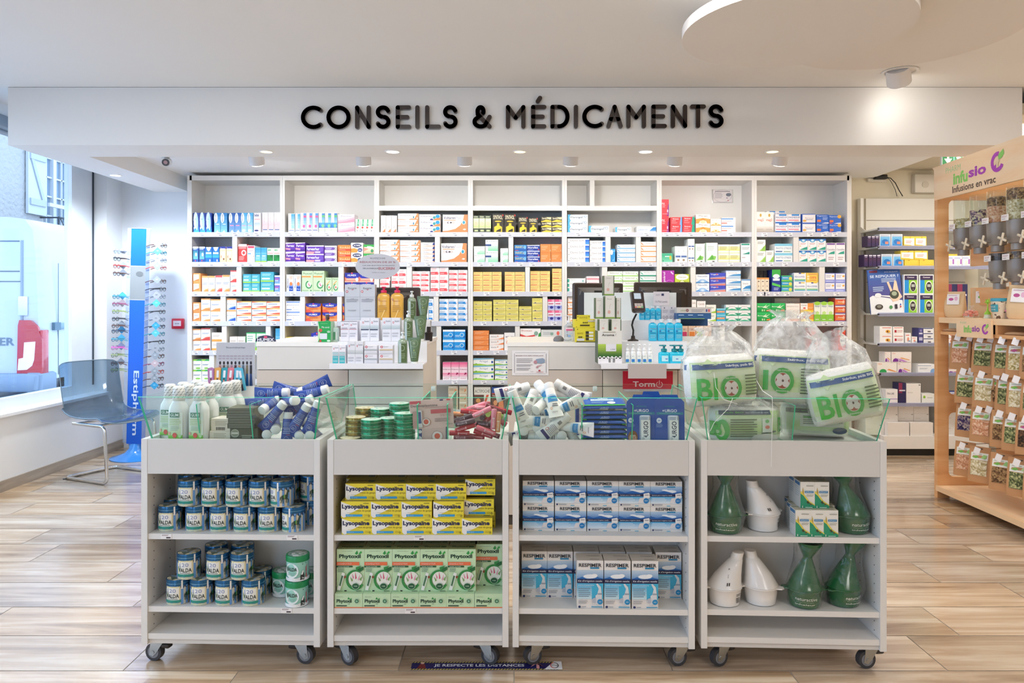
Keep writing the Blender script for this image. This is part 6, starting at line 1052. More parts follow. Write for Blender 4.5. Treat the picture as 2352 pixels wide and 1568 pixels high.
WL = [((125, 190), (225, 440), 2.575, 2.57, 0), ((410, 420), (540, 300), 2.57, 2.63, 0), ((560, 110), (620, 350), 2.62, 2.575, 0), ((560, 460), (900, 320), 2.575, 2.58, 0), ((210, 525), (590, 565), 2.58, 2.58, 0), ((800, 470), (530, 690), 2.575, 2.57, 180), ((640, 95), (850, 220), 2.66, 2.64, 180), ((330, 140), (150, 190), 2.68, 2.66, 180), ((400, 190), (330, 370), 2.63, 2.6, 180),
      ((270, 660), (240, 600), 2.57, 2.69, 0), ((430, 625), (480, 560), 2.575, 2.69, 0), ((720, 720), (690, 660), 2.57, 2.69, 0), ((690, 600), (850, 620), 2.6, 2.575, 0), ((430, 100), (510, 200), 2.66, 2.63, 0), ((160, 130), (330, 230), 2.7, 2.7, 0), ((800, 650), (850, 740), 2.6, 2.6, 180), ((330, 720), (500, 740), 2.6, 2.59, 0), ((700, 200), (800, 225), 2.74, 2.72, 180), ((620, 230), (800, 260), 2.66, 2.66, 0), ((500, 640), (330, 690), 2.66, 2.66, 180), ((760, 400), (600, 440), 2.67, 2.67, 0)]
WN = ['seam down at the left glass', 'thick cap in the middle left', 'upright in the centre with blue band', 'lying to the right with blue band', 'lying flat to the left half way down', 'back turned out with violet band, in front', 'on top at the right', 'on top at the far left', 'back turned, upper left', 'cap facing out at the bottom left', 'cap facing out near the middle', 'cap facing out at the bottom', 'at the right divider', 'seam up on top', 'deepest at the left', 'low at the right divider', 'lying on the bin floor', 'deepest on top', 'behind the upright one', 'buried at the left', 'buried in the middle']
for (a, b, d0, d1, ro), n in zip(WL, WN): place_tube(WTU, spt(*a, 1150, 860, 5.113), spt(*b, 1150, 860, 5.113), d0, d1, 'white cream tube, '+n, 'white cream tubes', roll=ro+RND.uniform(-8, 8))
# round tins in the second cart
def rtin(c1, c2, nm):
    t = thing('round_tin', '-', 'tin'); r, h = .0365, .0205; mb = MB(); mb.loft([(0, r*.95, r*.95), (.0015, r, r), (h, r, r)], M(c1, .22, .75), 32); mb.build('base', t)
    mb = MB(); mb.loft([(h-.009, r*1.02, r*1.02), (h-.001, r*1.02, r*1.02), (h, r, r)], M(c1, .2, .75), 32); mb.loft([(h-.0095, r*1.024, r*1.024), (h-.0085, r*1.024, r*1.024)], M('cfe0c8', .3, .5), 32, False); mb.loft([(h+.0001, r*.96, r*.96), (h+.0004, r*.95, r*.95)], M(c2, .4), 28)
    mb.loft([(h+.0006, r*.5, r*.5), (h+.0008, r*.48, r*.48)], SPECKLE([c2, 'd8d2b8', c1, c2], 120, .4, 'printed_lid', 0), 24); mb.build('lid', t); return Kind(t)
GO, GN = rtin('9a8240', 'cfc7a8', 'gold'), rtin('0f8a60', 'c2d8cc', 'green')
for kd, px, yl, n, base, lab in ((GO, 817, .11, 4, 0, 'gold round tin, %s in the stack at the left'), (GO, 805, .055, 1, 0, 'gold round tin lying alone at the front%s'), (GO, 838, .2, 5, 0, 'gold round tin, %s in the stack at the back'),
                                 (GN, 853, .058, 4, 0, 'green round tin, %s in the front left stack'), (GN, 895, .09, 4, 0, 'green round tin, %s in the middle stack'), (GN, 929, .06, 5, 0, 'green round tin, %s in the tall front stack'), (GN, 874, .17, 5, 0, 'green round tin, %s in the back left stack'), (GN, 917, .16, 6, 0, 'green round tin, %s in the back right stack')):
    for k in range(n): kd.put(cloc(1, px+RND.uniform(-.6, .6), yl, ZBIN+.0003+k*.0213), (0, 0, RND.uniform(0, 6)), (lab % (('bottom' if k == 0 else 'topmost' if k == n-1 else ordw(k)+' up') if '%s in' in lab else '')), 'round pastille tins, second cart')
# pink display card on its box
t = thing('counter_card', 'pink skin cream display card on a narrow pink box, second cart', 'display card', cloc(1, 994, .045, ZBIN+.0003))
mb = MB(); mb.box(-.05, .05, .0, .012, 0, .06, M('dcbcb4', .5)); deco(mb, lambda u, v, l: ((u-.5)*.1, -EPS*l, v*.06), 'r,0,0,.12,1,3a4a8a;e,.03,.3,.1,.14,e8e4ea;e,.06,.7,.06,.1,e8e4ea;e,.66,.44,.2,.32,efe0da;o,.66,.44,.2,.32,.08,b48a80;e,.66,.46,.1,.16,e2644a;r,.96,0,1,1,3c4a66'); mb.build('base', t)
mb = MB(); mb.box(-.075, .075, 0, .004, 0, .1, M('e2c2ba', .45)); deco(mb, lambda u, v, l: ((u-.5)*.15, -EPS*l, v*.1), 'r,0,.88,.26,.98,d45a66;r,.7,.95,.78,1,3a4066;r,.86,.95,.94,1,d84a4a;t,Dermoplasmine,.33,.8,.62,.11,5a4a50;r,.34,.72,.9,.75,d0a8a0;r,.48,.52,.94,.66,cf5f66;t,99.9%,.82,.44,.26,.1,cc9c98;L,.56,.9,.22,.36,3,a88a88;p,c8a098,.05,.06,.3,.06,.3,.62,.05,.62;r,.16,.06,.27,.66,ece4e6;r,.19,.2,.25,.6,5a6a9a;e,.36,.24,.1,.14,f0e4de;o,.36,.24,.1,.14,.1,b89088;e,.36,.25,.06,.09,d8624e;t,Boiron,.9,.14,.14,.05,6a7a70')
mb.build('card', t, loc=(0, -.002, .054), rot=(0, R(-3.5), 0))
box_thing(carton(.07, .035, .05, 'f4eaf0', 'r,0,.3,.5,.8,e880a0;r,.5,.2,1,.9,c8b0dc', 'f0e0ea').mesh(), cloc(1, 985, .2, ZBIN+.0003), 0, 'small pink and white box behind the pink display card', 'box', name='cream_box')
box_thing(carton(.07, .08, .05, 'f4eaf0', 'r,0,.7,.5,.9,e880a0;r,.5,.6,1,.9,c8b0dc', 'f0e0ea').mesh(), cloc(1, 975, .28, ZBIN+.0003), R(5), 'tall pink and white box at the back of the second bin', 'box', name='cream_box')
# lip balms
def balm(c1, c2, lab):
    t = thing('lip_balm', '-', 'lip balm'); mb = MB(); mb.loft([(0, .0084, .0084), (.001, .009, .009), (.045, .009, .009)], M(c1, .3, coat=.3), 16)
    deco(mb, cylf(.009, -70, 70, .004, .043, .0004), 'b,%s,.5,.5,.8,.24,%s,90;e,.5,.9,.2,.06,%s' % (lab, c2, c2)); mb.build('body', t)
    mb = MB(); mb.loft([(.0452, .0094, .0094), (.068, .0094, .0094), (.0705, .0085, .0085)], M(c1, .3, coat=.3), 16); mb.build('cap', t); return Kind(t)
BAL = {k: balm(*v) for k, v in {'plum': ('4c3444', 'c8b0bc', 'Balm'), 'pink': ('dc6878', 'f4c8cc', 'Balm'), 'red': ('c0283c', 'f0b0b4', 'Baume'), 'rose': ('e8889a', 'fbe0e4', 'Balm'), 'maroon': ('7c2434', 'd8a0a8', 'Baume'), 'orange': ('ecA070'.lower(), 'fbe4cc', 'Balm'), 'lime': ('b4d068', '6a8a30', 'Balm')}.items()}
BL = [('plum', (1600, 600), (1870, 540), .045), ('pink', (2080, 710), (1800, 610), .05), ('red', (2050, 745), (1800, 665), .065), ('rose', (1810, 500), (1985, 420), .06), ('red', (1600, 675), (1830, 600), .055), ('plum', (1580, 560), (1800, 490), .075), ('orange', (2105, 690), (2115, 550), .055), ('rose', (2050, 655), (2060, 500), .05), ('red', (1770, 705), (1580, 700), .055), ('maroon', (1580, 752), (1840, 750), .05),
      ('red', (1900, 460), (1725, 440), .08), ('lime', (2170, 510), (2030, 450), .09), ('maroon', (2180, 470), (2060, 410), .1), ('pink', (1990, 560), (1990, 430), .11), ('rose', (1830, 400), (1990, 400), .12), ('plum', (1850, 580), (2010, 600), .075), ('maroon', (2130, 745), (2000, 700), .08), ('red', (1950, 755), (1810, 740), .075), ('orange', (1700, 480), (1560, 470), .1), ('pink', (2010, 480), (2140, 560), .1),
      ('red', (1880, 640), (1990, 530), .09), ('rose', (1740, 420), (1860, 380), .14), ('maroon', (1700, 640), (1600, 540), .1), ('pink', (2100, 620), (1960, 640), .09), ('lime', (1990, 480), (2000, 470), .06), ('plum', (1920, 520), (1930, 500), .07), ('red', (2050, 400), (2160, 430), .15), ('rose', (1720, 560), (1850, 600), .12)]
cnt = {}
for k, (c, a, b, yl) in enumerate(BL):
    pa, pb = cloc(1, 740+a[0]/5.227, yl, 0), cloc(1, 740+b[0]/5.227, yl+(.04 if abs(a[0]-b[0])+abs(a[1]-b[1]) < 60 else 0), 0)
    pa = (pa[0], pa[1], Z(860+a[1]/5.227, pa[1])); pb = (pb[0], pb[1], Z(860+b[1]/5.227, pb[1])); lift = .011
    pa = (pa[0], pa[1], max(pa[2], ZBIN+lift)); pb = (pb[0], pb[1], max(pb[2], ZBIN+lift)); cnt[c] = cnt.get(c, 0)+1
    BAL[c].put(pa, along(pa, pb), '%s lip balm stick %s in the pile, second cart' % (c if c != 'orange' else 'pale orange', ['lying at the front', 'near the top', 'half hidden', 'low down', 'at the back', 'deep in the middle', 'at the side'][cnt[c]-1]), 'lip balm sticks')
# wipes
def wipes():
    t = thing('wipes_pack', '-', 'wipes pack'); m = M('1f5fb8', .3, coat=.3); mb = MB(); rows = []
    for i in range(15):
        u = i/14; s = min(1, min(u, 1-u)/.09); th = .0008+.0075*min(1, s)**.6; hw = .04-(.004*(1-s)); rows.append([( (u-.5)*.166, hw*math.copysign(abs(cos(a))**.6, cos(a)), th+th*math.copysign(abs(sin(a))**.8, sin(a))) for a in [2*pi*k/20 for k in range(20)]])
    mb.skin(rows, m); mb.build('wrapper', t)
    mb = MB(); deco(mb, lambda u, v, l: ((u-.5)*.13, -.0395-EPS*l*.6, .003+v*.011), 'b,+URGO,.5,.62,.22,.4,dce8f6;r,.36,.2,.6,.34,c4d8ee', du=.2); deco(mb, lambda u, v, l: ((u-.5)*.146, -.036+v*.07, .0166+EPS*l*.6), 'r,0,0,1,.12,3aa83a;b,+URGO,.5,.8,.24,.14,e8f0fa;r,.2,.55,.76,.72,cfe4ee;t,Lingettes,.5,.64,.4,.08,3a6ab0;e,.68,.3,.1,.14,e4eaf4;L,.2,.5,.2,.45,2,7fa8e0')
    for s in (-1, 1): mb.box(s*.074-.009, s*.074+.009, -.0395, -.037, .001, .004, M('2f9a3a', .4))
    mb.build('print', t); return Kind(t)
WP = wipes()
for k in range(8):
    top = k == 7; WP.put(cloc(2, 1387+RND.uniform(-3, 3), .085+(0 if not top else .0), ZBIN+.0005+k*.0168+(.012 if top else 0)), (R(18) if top else 0, R(RND.uniform(-1, 1)), crz(2)+R(RND.uniform(-3, 3))), 'blue and green wipes pack, %s of the stack in the third cart' % ('topmost and tilted' if top else ordw(k)+' from below'), 'blue wipes packs')
box_thing(carton(.058, .115, .05, '2450a8', 'b,+URGO,.55,.84,.6,.1,e8f0fa;r,.3,.7,.84,.78,cfdcee', 'c4bce0').mesh(), cloc(2, 1340, .22, ZBIN+.0003), R(-4), 'blue plaster box standing behind the wipes packs', 'box', name='dressing_box')
def blister(lab, face, z0, px, yl, tiltx, rz):
    t = thing('blister_pack', lab, 'blister pack', cloc(2, px, yl, ZBIN+.0005), group='blue blister packs'); t.rotation_euler = (R(tiltx), 0, crz(2)+R(rz))
    w, h = .102, .168; mb = MB(); pts = [(-w/2, 0), (w/2, 0), (w/2, h-.02), (w/2-.012, h-.008), (.032, h-.008), (.027, h+.005), (-.027, h+.005), (-.032, h-.008), (-w/2+.012, h-.008), (-w/2, h-.02)]
    mb.extr(pts, 0, .002, M('1e55ac', .35)); sp = 'b,+URGO,.5,.7,.5,.06,e6eef8;t,PRÉVENTION,.5,.79,.34,.03,2fa8a0;r,.06,.62,.96,.67,18809c;t,Tournevis pansements,.5,.645,.7,.025,8fd0d8;e,.14,.5,.09,.055,dbe4f4;r,.1,.49,.18,.51,7a94c8;L,.04,.26,.36,.44,4,7fa0d8'
    if face: sp += ';e,.2,.15,.17,.14,8a5a34;e,.2,.12,.13,.11,d8a48a;p,e8e4dc,.04,0,.36,0,.32,.05,.08,.05;e,.15,.15,.015,.01,4a3028;e,.25,.15,.015,.01,4a3028;r,.15,.07,.25,.085,b85a50;r,.12,.19,.28,.215,e8e4e8;p,8a5a34,.06,.2,.34,.2,.3,.27,.12,.27'
    deco(mb, lambda u, v, l: ((u-.5)*w, -EPS*l*.5, v*h), sp); mb.build('card', t)
    mb = MB(); mb.prism_round([(0, .0195, .046, .012, .056), (.006, .0185, .045, .012, .056), (.009, .015, .042, .012, .056)], .006, M('9aa4b4', .3, coat=.5)); 
    b = mb.build('blister', t, rot=(R(90), 0, 0)); mb = MB(); deco(mb, lambda u, v, l: (-.0085+u*.04, -.0094-EPS*l*.4, .014+v*.084), 'r,.14,.04,.9,.86,eceef0;b,URGO,.55,.5,.62,.42,33415c,90;b,+,.55,.18,.2,.09,33415c;r,.2,.0,.44,.16,c4c8cc'); mb.build('blister_label', t)
    return t
blister('blue blister pack with grey capsule and small portrait, left', True, 0, 1474, .035, -4, 0); blister('blue blister pack with grey capsule, right of the pair', False, 0, 1539, .033, -4, 0)
blister('blue blister pack at the back with its hanging tab above the others', False, 0, 1497, .13, -6, 0)['group'] = 'blue blister packs'
# cotton bags
COT = BUMPY('f2efeb', .85, 30, .6, .01)
def cotton(W_, H_, T, seed, front, lab, loc, rot, top=.09):
    rr = random.Random(seed); t = thing('cotton_bag', lab, 'bag', loc, group='green and white cotton pad bags', rot=rot)
    def prof(q, e=3.4): return max(0., 1-abs(2*q-1)**e)**(1/e)
    def f(u, v, l, s=-1, k=1.): return ((u-.5)*W_*(.9+.1*prof(v)), s*T/2*prof(u)*prof(v)*k-(.0016+l*.0004)*(-s)*(1 if s < 0 else 0)*(1), v*H_)
    mb = MB(); n, m = 22, 16
    for s in (-1, 1):
        ids = [[mb.av([(lambda p: (p[0], p[1]+0, p[2]))((f(i/n, j/m, -4 if s < 0 else 0, s)))]) for j in range(m+1)] for i in range(n+1)]
        for i in range(n):
            for j in range(m):
                q = (ids[i][j], ids[i+1][j], ids[i+1][j+1], ids[i][j+1]); mb.face(q if s < 0 else q[::-1], COT, True)
    mb.build('cotton_filling', t)
    mb = MB()
    def grid(u0, v0, u1, v1, m_, l, cols=None):
        nu, nv = 14, 8
        for i in range(nu):
            for j in range(nv):
                a, b = u0+(u1-u0)*i/nu, u0+(u1-u0)*(i+1)/nu; c, d = v0+(v1-v0)*j/nv, v0+(v1-v0)*(j+1)/nv; mm = cols[j] if cols else m_
                mb.poly([f(a, c, l), f(b, c, l), f(b, d, l), f(a, d, l)], mm, True)
    G = [M(c, .4) for c in ('e4ecd8', 'd2e6b4', 'c6e29c', 'cde6aa', 'd8eac0', 'dfecce', 'd6e8bc', 'c8e0a6')]
    if front:
        grid(.03, .12, .97, .88, None, 0, G)
        deco(mb, f, front, du=.07, lay=7)
    mb.build('printed_label', t)
    # clear outer film gathered at the top
    mb = MB(); rows = []; N_ = 40
    for z, a, b in ((-.002, .3, .25), (.02, .47, .46), (H_*.3, .53, .56), (H_*.7, .53, .56), (H_*.95, .5, .5), (H_+top*.35, .42, .4), (H_+top*.7, .27, .3), (H_+top*.85, .2, .2), (H_+top, .3, .25)):
        if z > 0 or True:
            jit = .02 if z < H_ else .14
            rows.append([((a*W_*(1+rr.uniform(-jit, jit)))*math.copysign(abs(cos(2*pi*k/N_))**.7, cos(2*pi*k/N_)), b*T*(1.05+rr.uniform(-jit, jit))*math.copysign(abs(sin(2*pi*k/N_))**.7, sin(2*pi*k/N_)), z+(rr.uniform(-.006, .006) if z > H_ else 0)) for k in range(N_)])
    mb.skin(rows[:5], CLEAR('fbfdfb', .95, .14, .05, 'f2f4f2', .9, 16.), False); mb.build('film', t)
    mb = MB(); mb.skin(rows[4:], CLEAR('f6f8f6', .95, .2, .26, 'f4f4f4', 1., 22.), False); mb.build('gathered_top', t)
    return t
BIO = 'r,.0,.74,1,.84,1f4f8c;p,cfe6b0,.14,.84,.4,.84,.27,.66;p,cfe6b0,.16,.82,.27,.94,.38,.82;t,Stérilux,.27,.81,.18,.06,3a5a70;b,%s,.72,.79,.44,.06,eef4f8;b,BI,.23,.36,.28,.42,3cb83c;e,.56,.36,.15,.24,45b245;e,.56,.36,.1,.155,e6efd6;e,.56,.36,.092,.145,a8492c;e,.52,.42,.045,.065,e4dcd4;e,.6,.42,.045,.065,e4dcd4;e,.515,.32,.045,.065,e4dcd4;e,.6,.31,.045,.065,e4dcd4;e,.56,.36,.014,.02,5a4030;t,100%% COTON,.56,.555,.16,.03,f0f6e8;t,BIOLOGIQUE,.56,.17,.16,.03,f0f6e8;L,.76,.96,.2,.62,7,6a7a5a'
BIO2 = 'r,.0,.76,1,.86,1f4f8c;p,cfe6b0,.06,.88,.3,.88,.18,.68;t,Stérilux,.17,.85,.18,.06,3a5a70;b,%s,.62,.81,.5,.05,eef4f8;b,I,.1,.42,.06,.36,3cb83c;e,.31,.42,.15,.24,45b245;e,.31,.42,.1,.155,e6efd6;e,.31,.42,.092,.145,a8492c;e,.27,.48,.045,.065,e4dcd4;e,.35,.48,.045,.065,e4dcd4;e,.265,.38,.045,.065,e4dcd4;e,.35,.37,.045,.065,e4dcd4;e,.31,.42,.014,.02,5a4030;t,100%% COTON,.31,.61,.16,.03,f0f6e8;t,BIOLOGIQUE,.31,.23,.16,.03,f0f6e8;L,.54,.95,.18,.68,9,5a6a4a'
BIOL = 'r,.06,.78,.8,.9,203c5c;b,pads BIO,.26,.84,.28,.05,58b858;t,Non commandé du coeur,.6,.84,.34,.035,dce6ee;b,B,.04,.4,.1,.4,3cb83c;b,B,.95,.5,.08,.4,3cb83c;e,.1,.36,.09,.3,45b245;L,.2,.58,.16,.68,8,5a6a4a;r,.66,.3,.8,.68,eef0ea;e,.73,.6,.03,.05,7fcf7f;e,.73,.44,.035,.05,e88070;p,55625a,.64,.28,.86,.34,.86,.3,.64,.24;e,.7,.14,.2,.12,ece8e2'
BIOM = 'r,.02,.74,.9,.86,2b3844;b,pads BIO,.2,.8,.24,.05,4a9a4a;r,.2,.34,.86,.72,e4e6d8;w,.64,.46,.84,.62;L,.24,.56,.4,.68,5,8a9080;e,.8,.24,.12,.1,20466c;r,.24,.6,.36,.64,5ab85a'
cotton(.245, .125, .14, 5, BIOL, 'lower left cotton bag lying flat in the rightmost glass bin', cloc(3, 1708, .105, ZBIN+.002), (R(-4), 0, R(4)), .03)
cotton(.235, .12, .14, 6, BIOM, 'lower right cotton bag lying flat in the rightmost glass bin', cloc(3, 1868, .21, ZBIN+.002), (R(-4), R(2), R(-4)), .03)
cotton(.25, .18, .14, 1, BIO % 'Stérilux~ pads BIO', 'upper left cotton bag with big green lettering, rightmost cart', cloc(3, 1655, .10, .893), (R(-3), R(-3), R(5)), .10)
cotton(.265, .19, .14, 2, BIO2 % 'Stérilux~ pads BIO', 'upper middle cotton bag, tallest of the pile on the rightmost cart', cloc(3, 1812, .15, .898), (R(-3), R(3), R(-2)), .14)
cotton(.235, .19, .135, 3, BIO % 'Stérilux~ pads BIO', 'upper right cotton bag sagging over the glass, rightmost cart', cloc(3, 1950, .066, .845), (R(-3), R(-13), R(-12)), .13)
p0 = cloc(3, 1772, -.012, 0)
MB().tube([(p0[0]-.03, p0[1]+.09, 1.0), (p0[0]-.02, p0[1]+.03, .955), (p0[0]-.005, p0[1]-.02, .94), (p0[0], p0[1]-.012, .90), (p0[0]+.002, p0[1]+.002, .80), (p0[0]+.001, p0[1]+.004, .7)], .0009, M('f4f2ec', .6)).build('drawstring', label='thin white drawstring hanging over the front of the rightmost cart', cat='string')
p0 = cloc(3, 1640, -.018, 0)
MB().tube([(p0[0]+.0, p0[1]+.0, 1.02), (p0[0]+.005, p0[1]-.005, .97), (p0[0]+.03, p0[1]-.01, .93), (p0[0]+.075, p0[1]-.012, .915), (p0[0]+.06, p0[1]-.012, .935), (p0[0]+.045, p0[1]-.012, .90), (p0[0], p0[1]-.0, .85), (p0[0]-.01, p0[1]+.012, .82)], .0009, M('f4f2ec', .6)).build('drawstring', label='thin white looped drawstring in front of the upper left cotton bag', cat='string')
# reading glasses card standing at the back of the first bin
t = thing('display_board', 'grey reading glasses board with a row of fashion figures behind the mouthwash bottles', 'display board', (X(541, 2.885), 2.885, ZBIN+.0005))
mb = MB(); w, h = .15, .338; mb.box(-w/2, w/2, 0, .004, 0, h, M('cfcdd2', .5)); mb.extr([(0, 0), (-.05, 0), (-.01, .12), (0, .17)], -w/2, w/2, M('eceae6', .5), plane='yz')
sp = 't,The sun of child and shape,.5,.94,.5,.022,5a5a70;'; cols = [('c43a80', 'b88a8a'), ('2a8fa8', '6a5a50'), ('5a7a8a', '8a8a80'), ('5a7ab8', 'b08a9a'), ('3a4a7a', '5a3038'), ('4a2a20', 'c89878'), ('2a3a30', '6a7a8a'), ('1f5a9a', '8a7a60'), ('24407a', '2a2028')]
for k, (c1, c2) in enumerate(cols):
    u = .1+k*.1; sp += '_e,%.3f,.765,.026,.02,2a2024;_r,%.3f,.64,%.3f,.74,%s;_p,%s,%.3f,.64,%.3f,.64,%.3f,.5,%.3f,.5;_L,%.3f,%.3f,.8,.86,2,b8a8b4;' % (u, u-.03, u+.03, c2, c1, u-.026, u+.026, u+.046, u-.04, u-.04, u+.04)
deco(mb, lambda u, v, l: ((u-.5)*w, -EPS*l-.0003, v*h), sp); mb.build('board', t)
for k, (px, c) in enumerate(((487, 'b878a8'), (500, 'e8a44c'), (514, '2f9aa8'), (527, 'e07884'), (545, '5ab4d0'), (560, '5ab8d4'))):
    d = 2.868; p = MB(); p.extr([(-.011, 0), (.011, 0), (.012, .085), (.004, .09), (-.012, .087)], -.008, 0, M(c, .35)); deco(p, lambda u, v, l: ((u-.5)*.02, -.008-EPS*l, v*.085), 'r,.3,.6,.75,.92,f0eef0;e,.5,.52,.16,.04,2a2428;r,.36,.3,.66,.5,%s;p,3a2a30,.36,.3,.66,.3,.7,0,.3,0' % ('b0a090' if k % 2 else 'c88a80'))
    p.build('glasses_case', label='%s reading glasses case on the display board, %s' % (['lilac', 'orange', 'teal', 'coral', 'pale blue', 'sky blue'][k], colw(k, 6)), cat='glasses case', group='glasses cases', loc=(X(px, d), d, Z(897, d)), rot=(R(-6), R((-4, 0, 2, 4, 0, -12)[k]), 0))
# ================================================================ the two counters
CT = M('f3f0ea', .35, sc=2, var=.01); P1 = M('d9d5cf', .45, sc=3, var=.01); P2 = M('cbbfb3', .5, sc=3, var=.01); P3 = M('d6d8cf', .45, sc=3, var=.01); SEAM = M('4c443c', .7)
def counter(x0, x1, label, seams, pans, wing):
    t = thing('service_counter', label, 'counter', ((x0+x1)/2, 4.2, 0)); cx = (x0+x1)/2; H = 1.015
    MB().box(x0-cx-.004, x1-cx+.004, -.004, .76, H, H+.022, CT).build('worktop', t)
    MB().box(x0-cx+.005, x1-cx-.005, .012, .75, 0, H-.0005, SEAM).build('carcass', t)
    z1, z2 = Z(849, 4.2), Z(887, 4.2)
    MB().box(x0-cx, x1-cx, 0, .0115, z1+.002, H-.001, P1).build('front_panel', t)
    xs = [x0]+[X(s, 4.2) for s in seams]+[x1]
    for k in range(len(xs)-1):
        for a, b in ((z2+.002, z1-.002), (z2-.1, z2-.002), (.06, z2-.104)):
            MB().box(xs[k]-cx+(.002 if k else 0), xs[k+1]-cx-(.002 if k < len(xs)-2 else 0), 0, .0115, a, b, pans[k]).build('front_panel', t)
    for s, x in ((-1, x0), (1, x1)): MB().box(*sorted((x-cx-s*.0045, x-cx)), .012, .75, 0, H-.001, M('e6dccf', .5)).build('side_panel', t)
    return t
counter(X(590, 4.2), X(972, 4.2), 'pale laminate service counter on the left, carrying the cosmetics tower', [800], [P2, P3], 1)
counter(X(1166, 4.2), 1.25, 'pale laminate service counter on the right, carrying blue gels and monitors', [1384, 1557], [P2, M('d9d4c6', .45), P2], 0)
CZ = 1.0372
TIER = M('f0f0f4', .3); 
def riser(x0, x1, label, back=None):
    t = thing('tiered_stand', label, 'display stand', ((x0+x1)/2, 4.0, 0)); cx = (x0+x1)/2; a, b = x0-cx, x1-cx
    mb = MB(); mb.box(a, b, .0, .197, .922, .929, TIER); mb.box(a, b, -.004, 0, .905, .934, M('e9e9ee', .3)); mb.box(a, b, .19, .197, .929, CZ+.001, TIER); mb.build('lower_step', t)
    mb = MB(); mb.box(a, b, .19, .36, CZ+.001, CZ+.006, TIER); mb.box(a, b, .355, .36, CZ+.006, 1.155, TIER); mb.build('middle_step', t)
    mb = MB(); mb.box(a, b if back is None else back-cx, .355, .52, 1.155, 1.16, TIER); mb.box(a+.01, (b if back is None else back-cx)-.01, .515, .52, CZ+.001, 1.155, TIER)
    if back is not None: mb.box(a-.04, back-cx+.02, .521, .526, CZ+.001, 1.325, M('dfe4e4', .35))
    mb.build('upper_step', t); return t
riser(X(762, 4.05), X(974, 4.05), 'white three step stand full of grey and white cosmetics on the left counter')
riser(X(1378, 4.05), X(1592, 4.05), 'white three step stand full of blue gel bottles on the right counter', X(1545, 4.53))
TZ = {1: (.9295, 4.02), 2: (CZ+.0065, 4.22), 3: (1.1605, 4.385)}
EU = 'e,.24,.8,.09,.045,c02038;e,.24,.8,.05,.025,f4e8ea;t,Eucerin,.66,.86,.5,.07,70707c;'
def cz(tier, x0, x1, yt, body, spec, label, name='cosmetic_box', n=1, rows=1, depth=.06, side=None):
    z, y = TZ[tier]; a, b = X(x0, y), X(x1, y); h = (Z(yt, y)-z)/rows
    me = carton((b-a)/n-.001, h-.0005, depth, body, spec, side=side).mesh()
    for i in range(n):
        for r in range(rows): box_thing(me, (a+(b-a)/n*(i+.5), y, z+r*h+.0003), R(RND.uniform(-1, 1)), label+(', '+' '.join(q for q in (roww(r, rows), colw(i, n)) if q)+' one' if n*rows > 1 else ''), 'box', label if n*rows > 1 else None, name)
G1 = 'e,.14,.8,.08,.035,c02038;e,.14,.8,.045,.02,f4e8ea;t,Eucerin,.5,.895,.56,.05,5a5a66;p,c02038,.42,.86,.6,.86,.51,.84;'
cz(3, 792, 861.5, 653, 'c9cbd2', G1+'L,.1,.9,.5,.6,3,9a9aa4;L,.2,.8,.24,.3,1,a8a8b0;r,0,.645,1,.65,a0a0aa;r,0,.1,1,.105,a0a0aa;t,pH5,.5,.59,.22,.03,70707c', 'tall grey cosmetic box on the upper step', n=2)
WE = EU+'g,0,.46,1,.62,c0c6ca,d6dadc;L,.1,.7,.16,.34,2,c0c0c8'
cz(2, 782.5, 821, 737, 'e6e3ea', EU+'r,0,.58,.9,.6,b84a60;L,.1,.9,.62,.68,1,8a8a96;L,.1,.8,.2,.44,2,c0c0c8;r,0,.985,1,1,3a3440', 'white cosmetic box with a red line on the middle step', n=2)
cz(2, 829, 870, 730, 'e4e4ea', EU+'g,0,.52,1,.68,b4c0c6,cdd6da;r,0,.475,.9,.51,22264c;L,.1,.8,.16,.36,2,c0c0c8', 'white cosmetic box with a navy line on the middle step', n=2)
cz(2, 878, 919, 729.6, 'e2e2e8', EU+'g,0,.52,1,.68,b4c0c6,cdd6da;L,.1,.8,.16,.4,2,c0c0c8', 'white cosmetic box with a grey band on the middle step', n=2)
cz(1, 763, 794, 792, 'eceaf0', EU+'g,.06,.42,.94,.62,b9c2c8,b2d4d8;r,.06,.0,.9,.42,4fb4bc;r,.12,.34,.84,.36,c8e8ea;r,.12,.14,.84,.17,c8e8ea;r,.06,.62,.94,.64,c0c0c8', 'white cosmetic box with a teal bottle on the lower step', n=2)
cz(1, 798, 834, 784, 'e0e0e6', EU+'g,0,.46,1,.62,bcc0c4,d0d4d6;L,.1,.8,.1,.34,2,c0c0c8', 'white cosmetic box with a grey band on the lower step', n=2)
cz(1, 836.5, 866, 793, 'e8e6ec', 'e,.16,.84,.1,.13,c02038;e,.16,.84,.05,.065,f4e8ea;t,Eucerin,.5,.86,.36,.09,70707c;g,0,.44,1,.62,a8acb2,c0c4c8;r,0,.1,1,.3,d4d4da', 'flat white cream box with a grey band on the lower step', rows=2)
cz(1, 871.6, 902, 793, 'e8e6ec', 'e,.16,.84,.1,.13,c02038;e,.16,.84,.05,.065,f4e8ea;t,Eucerin,.5,.86,.36,.09,70707c;g,0,.44,1,.62,c4b090,d8c8ae;r,0,.1,1,.3,d4d4da', 'flat white cream box with a tan band on the lower step', rows=2)
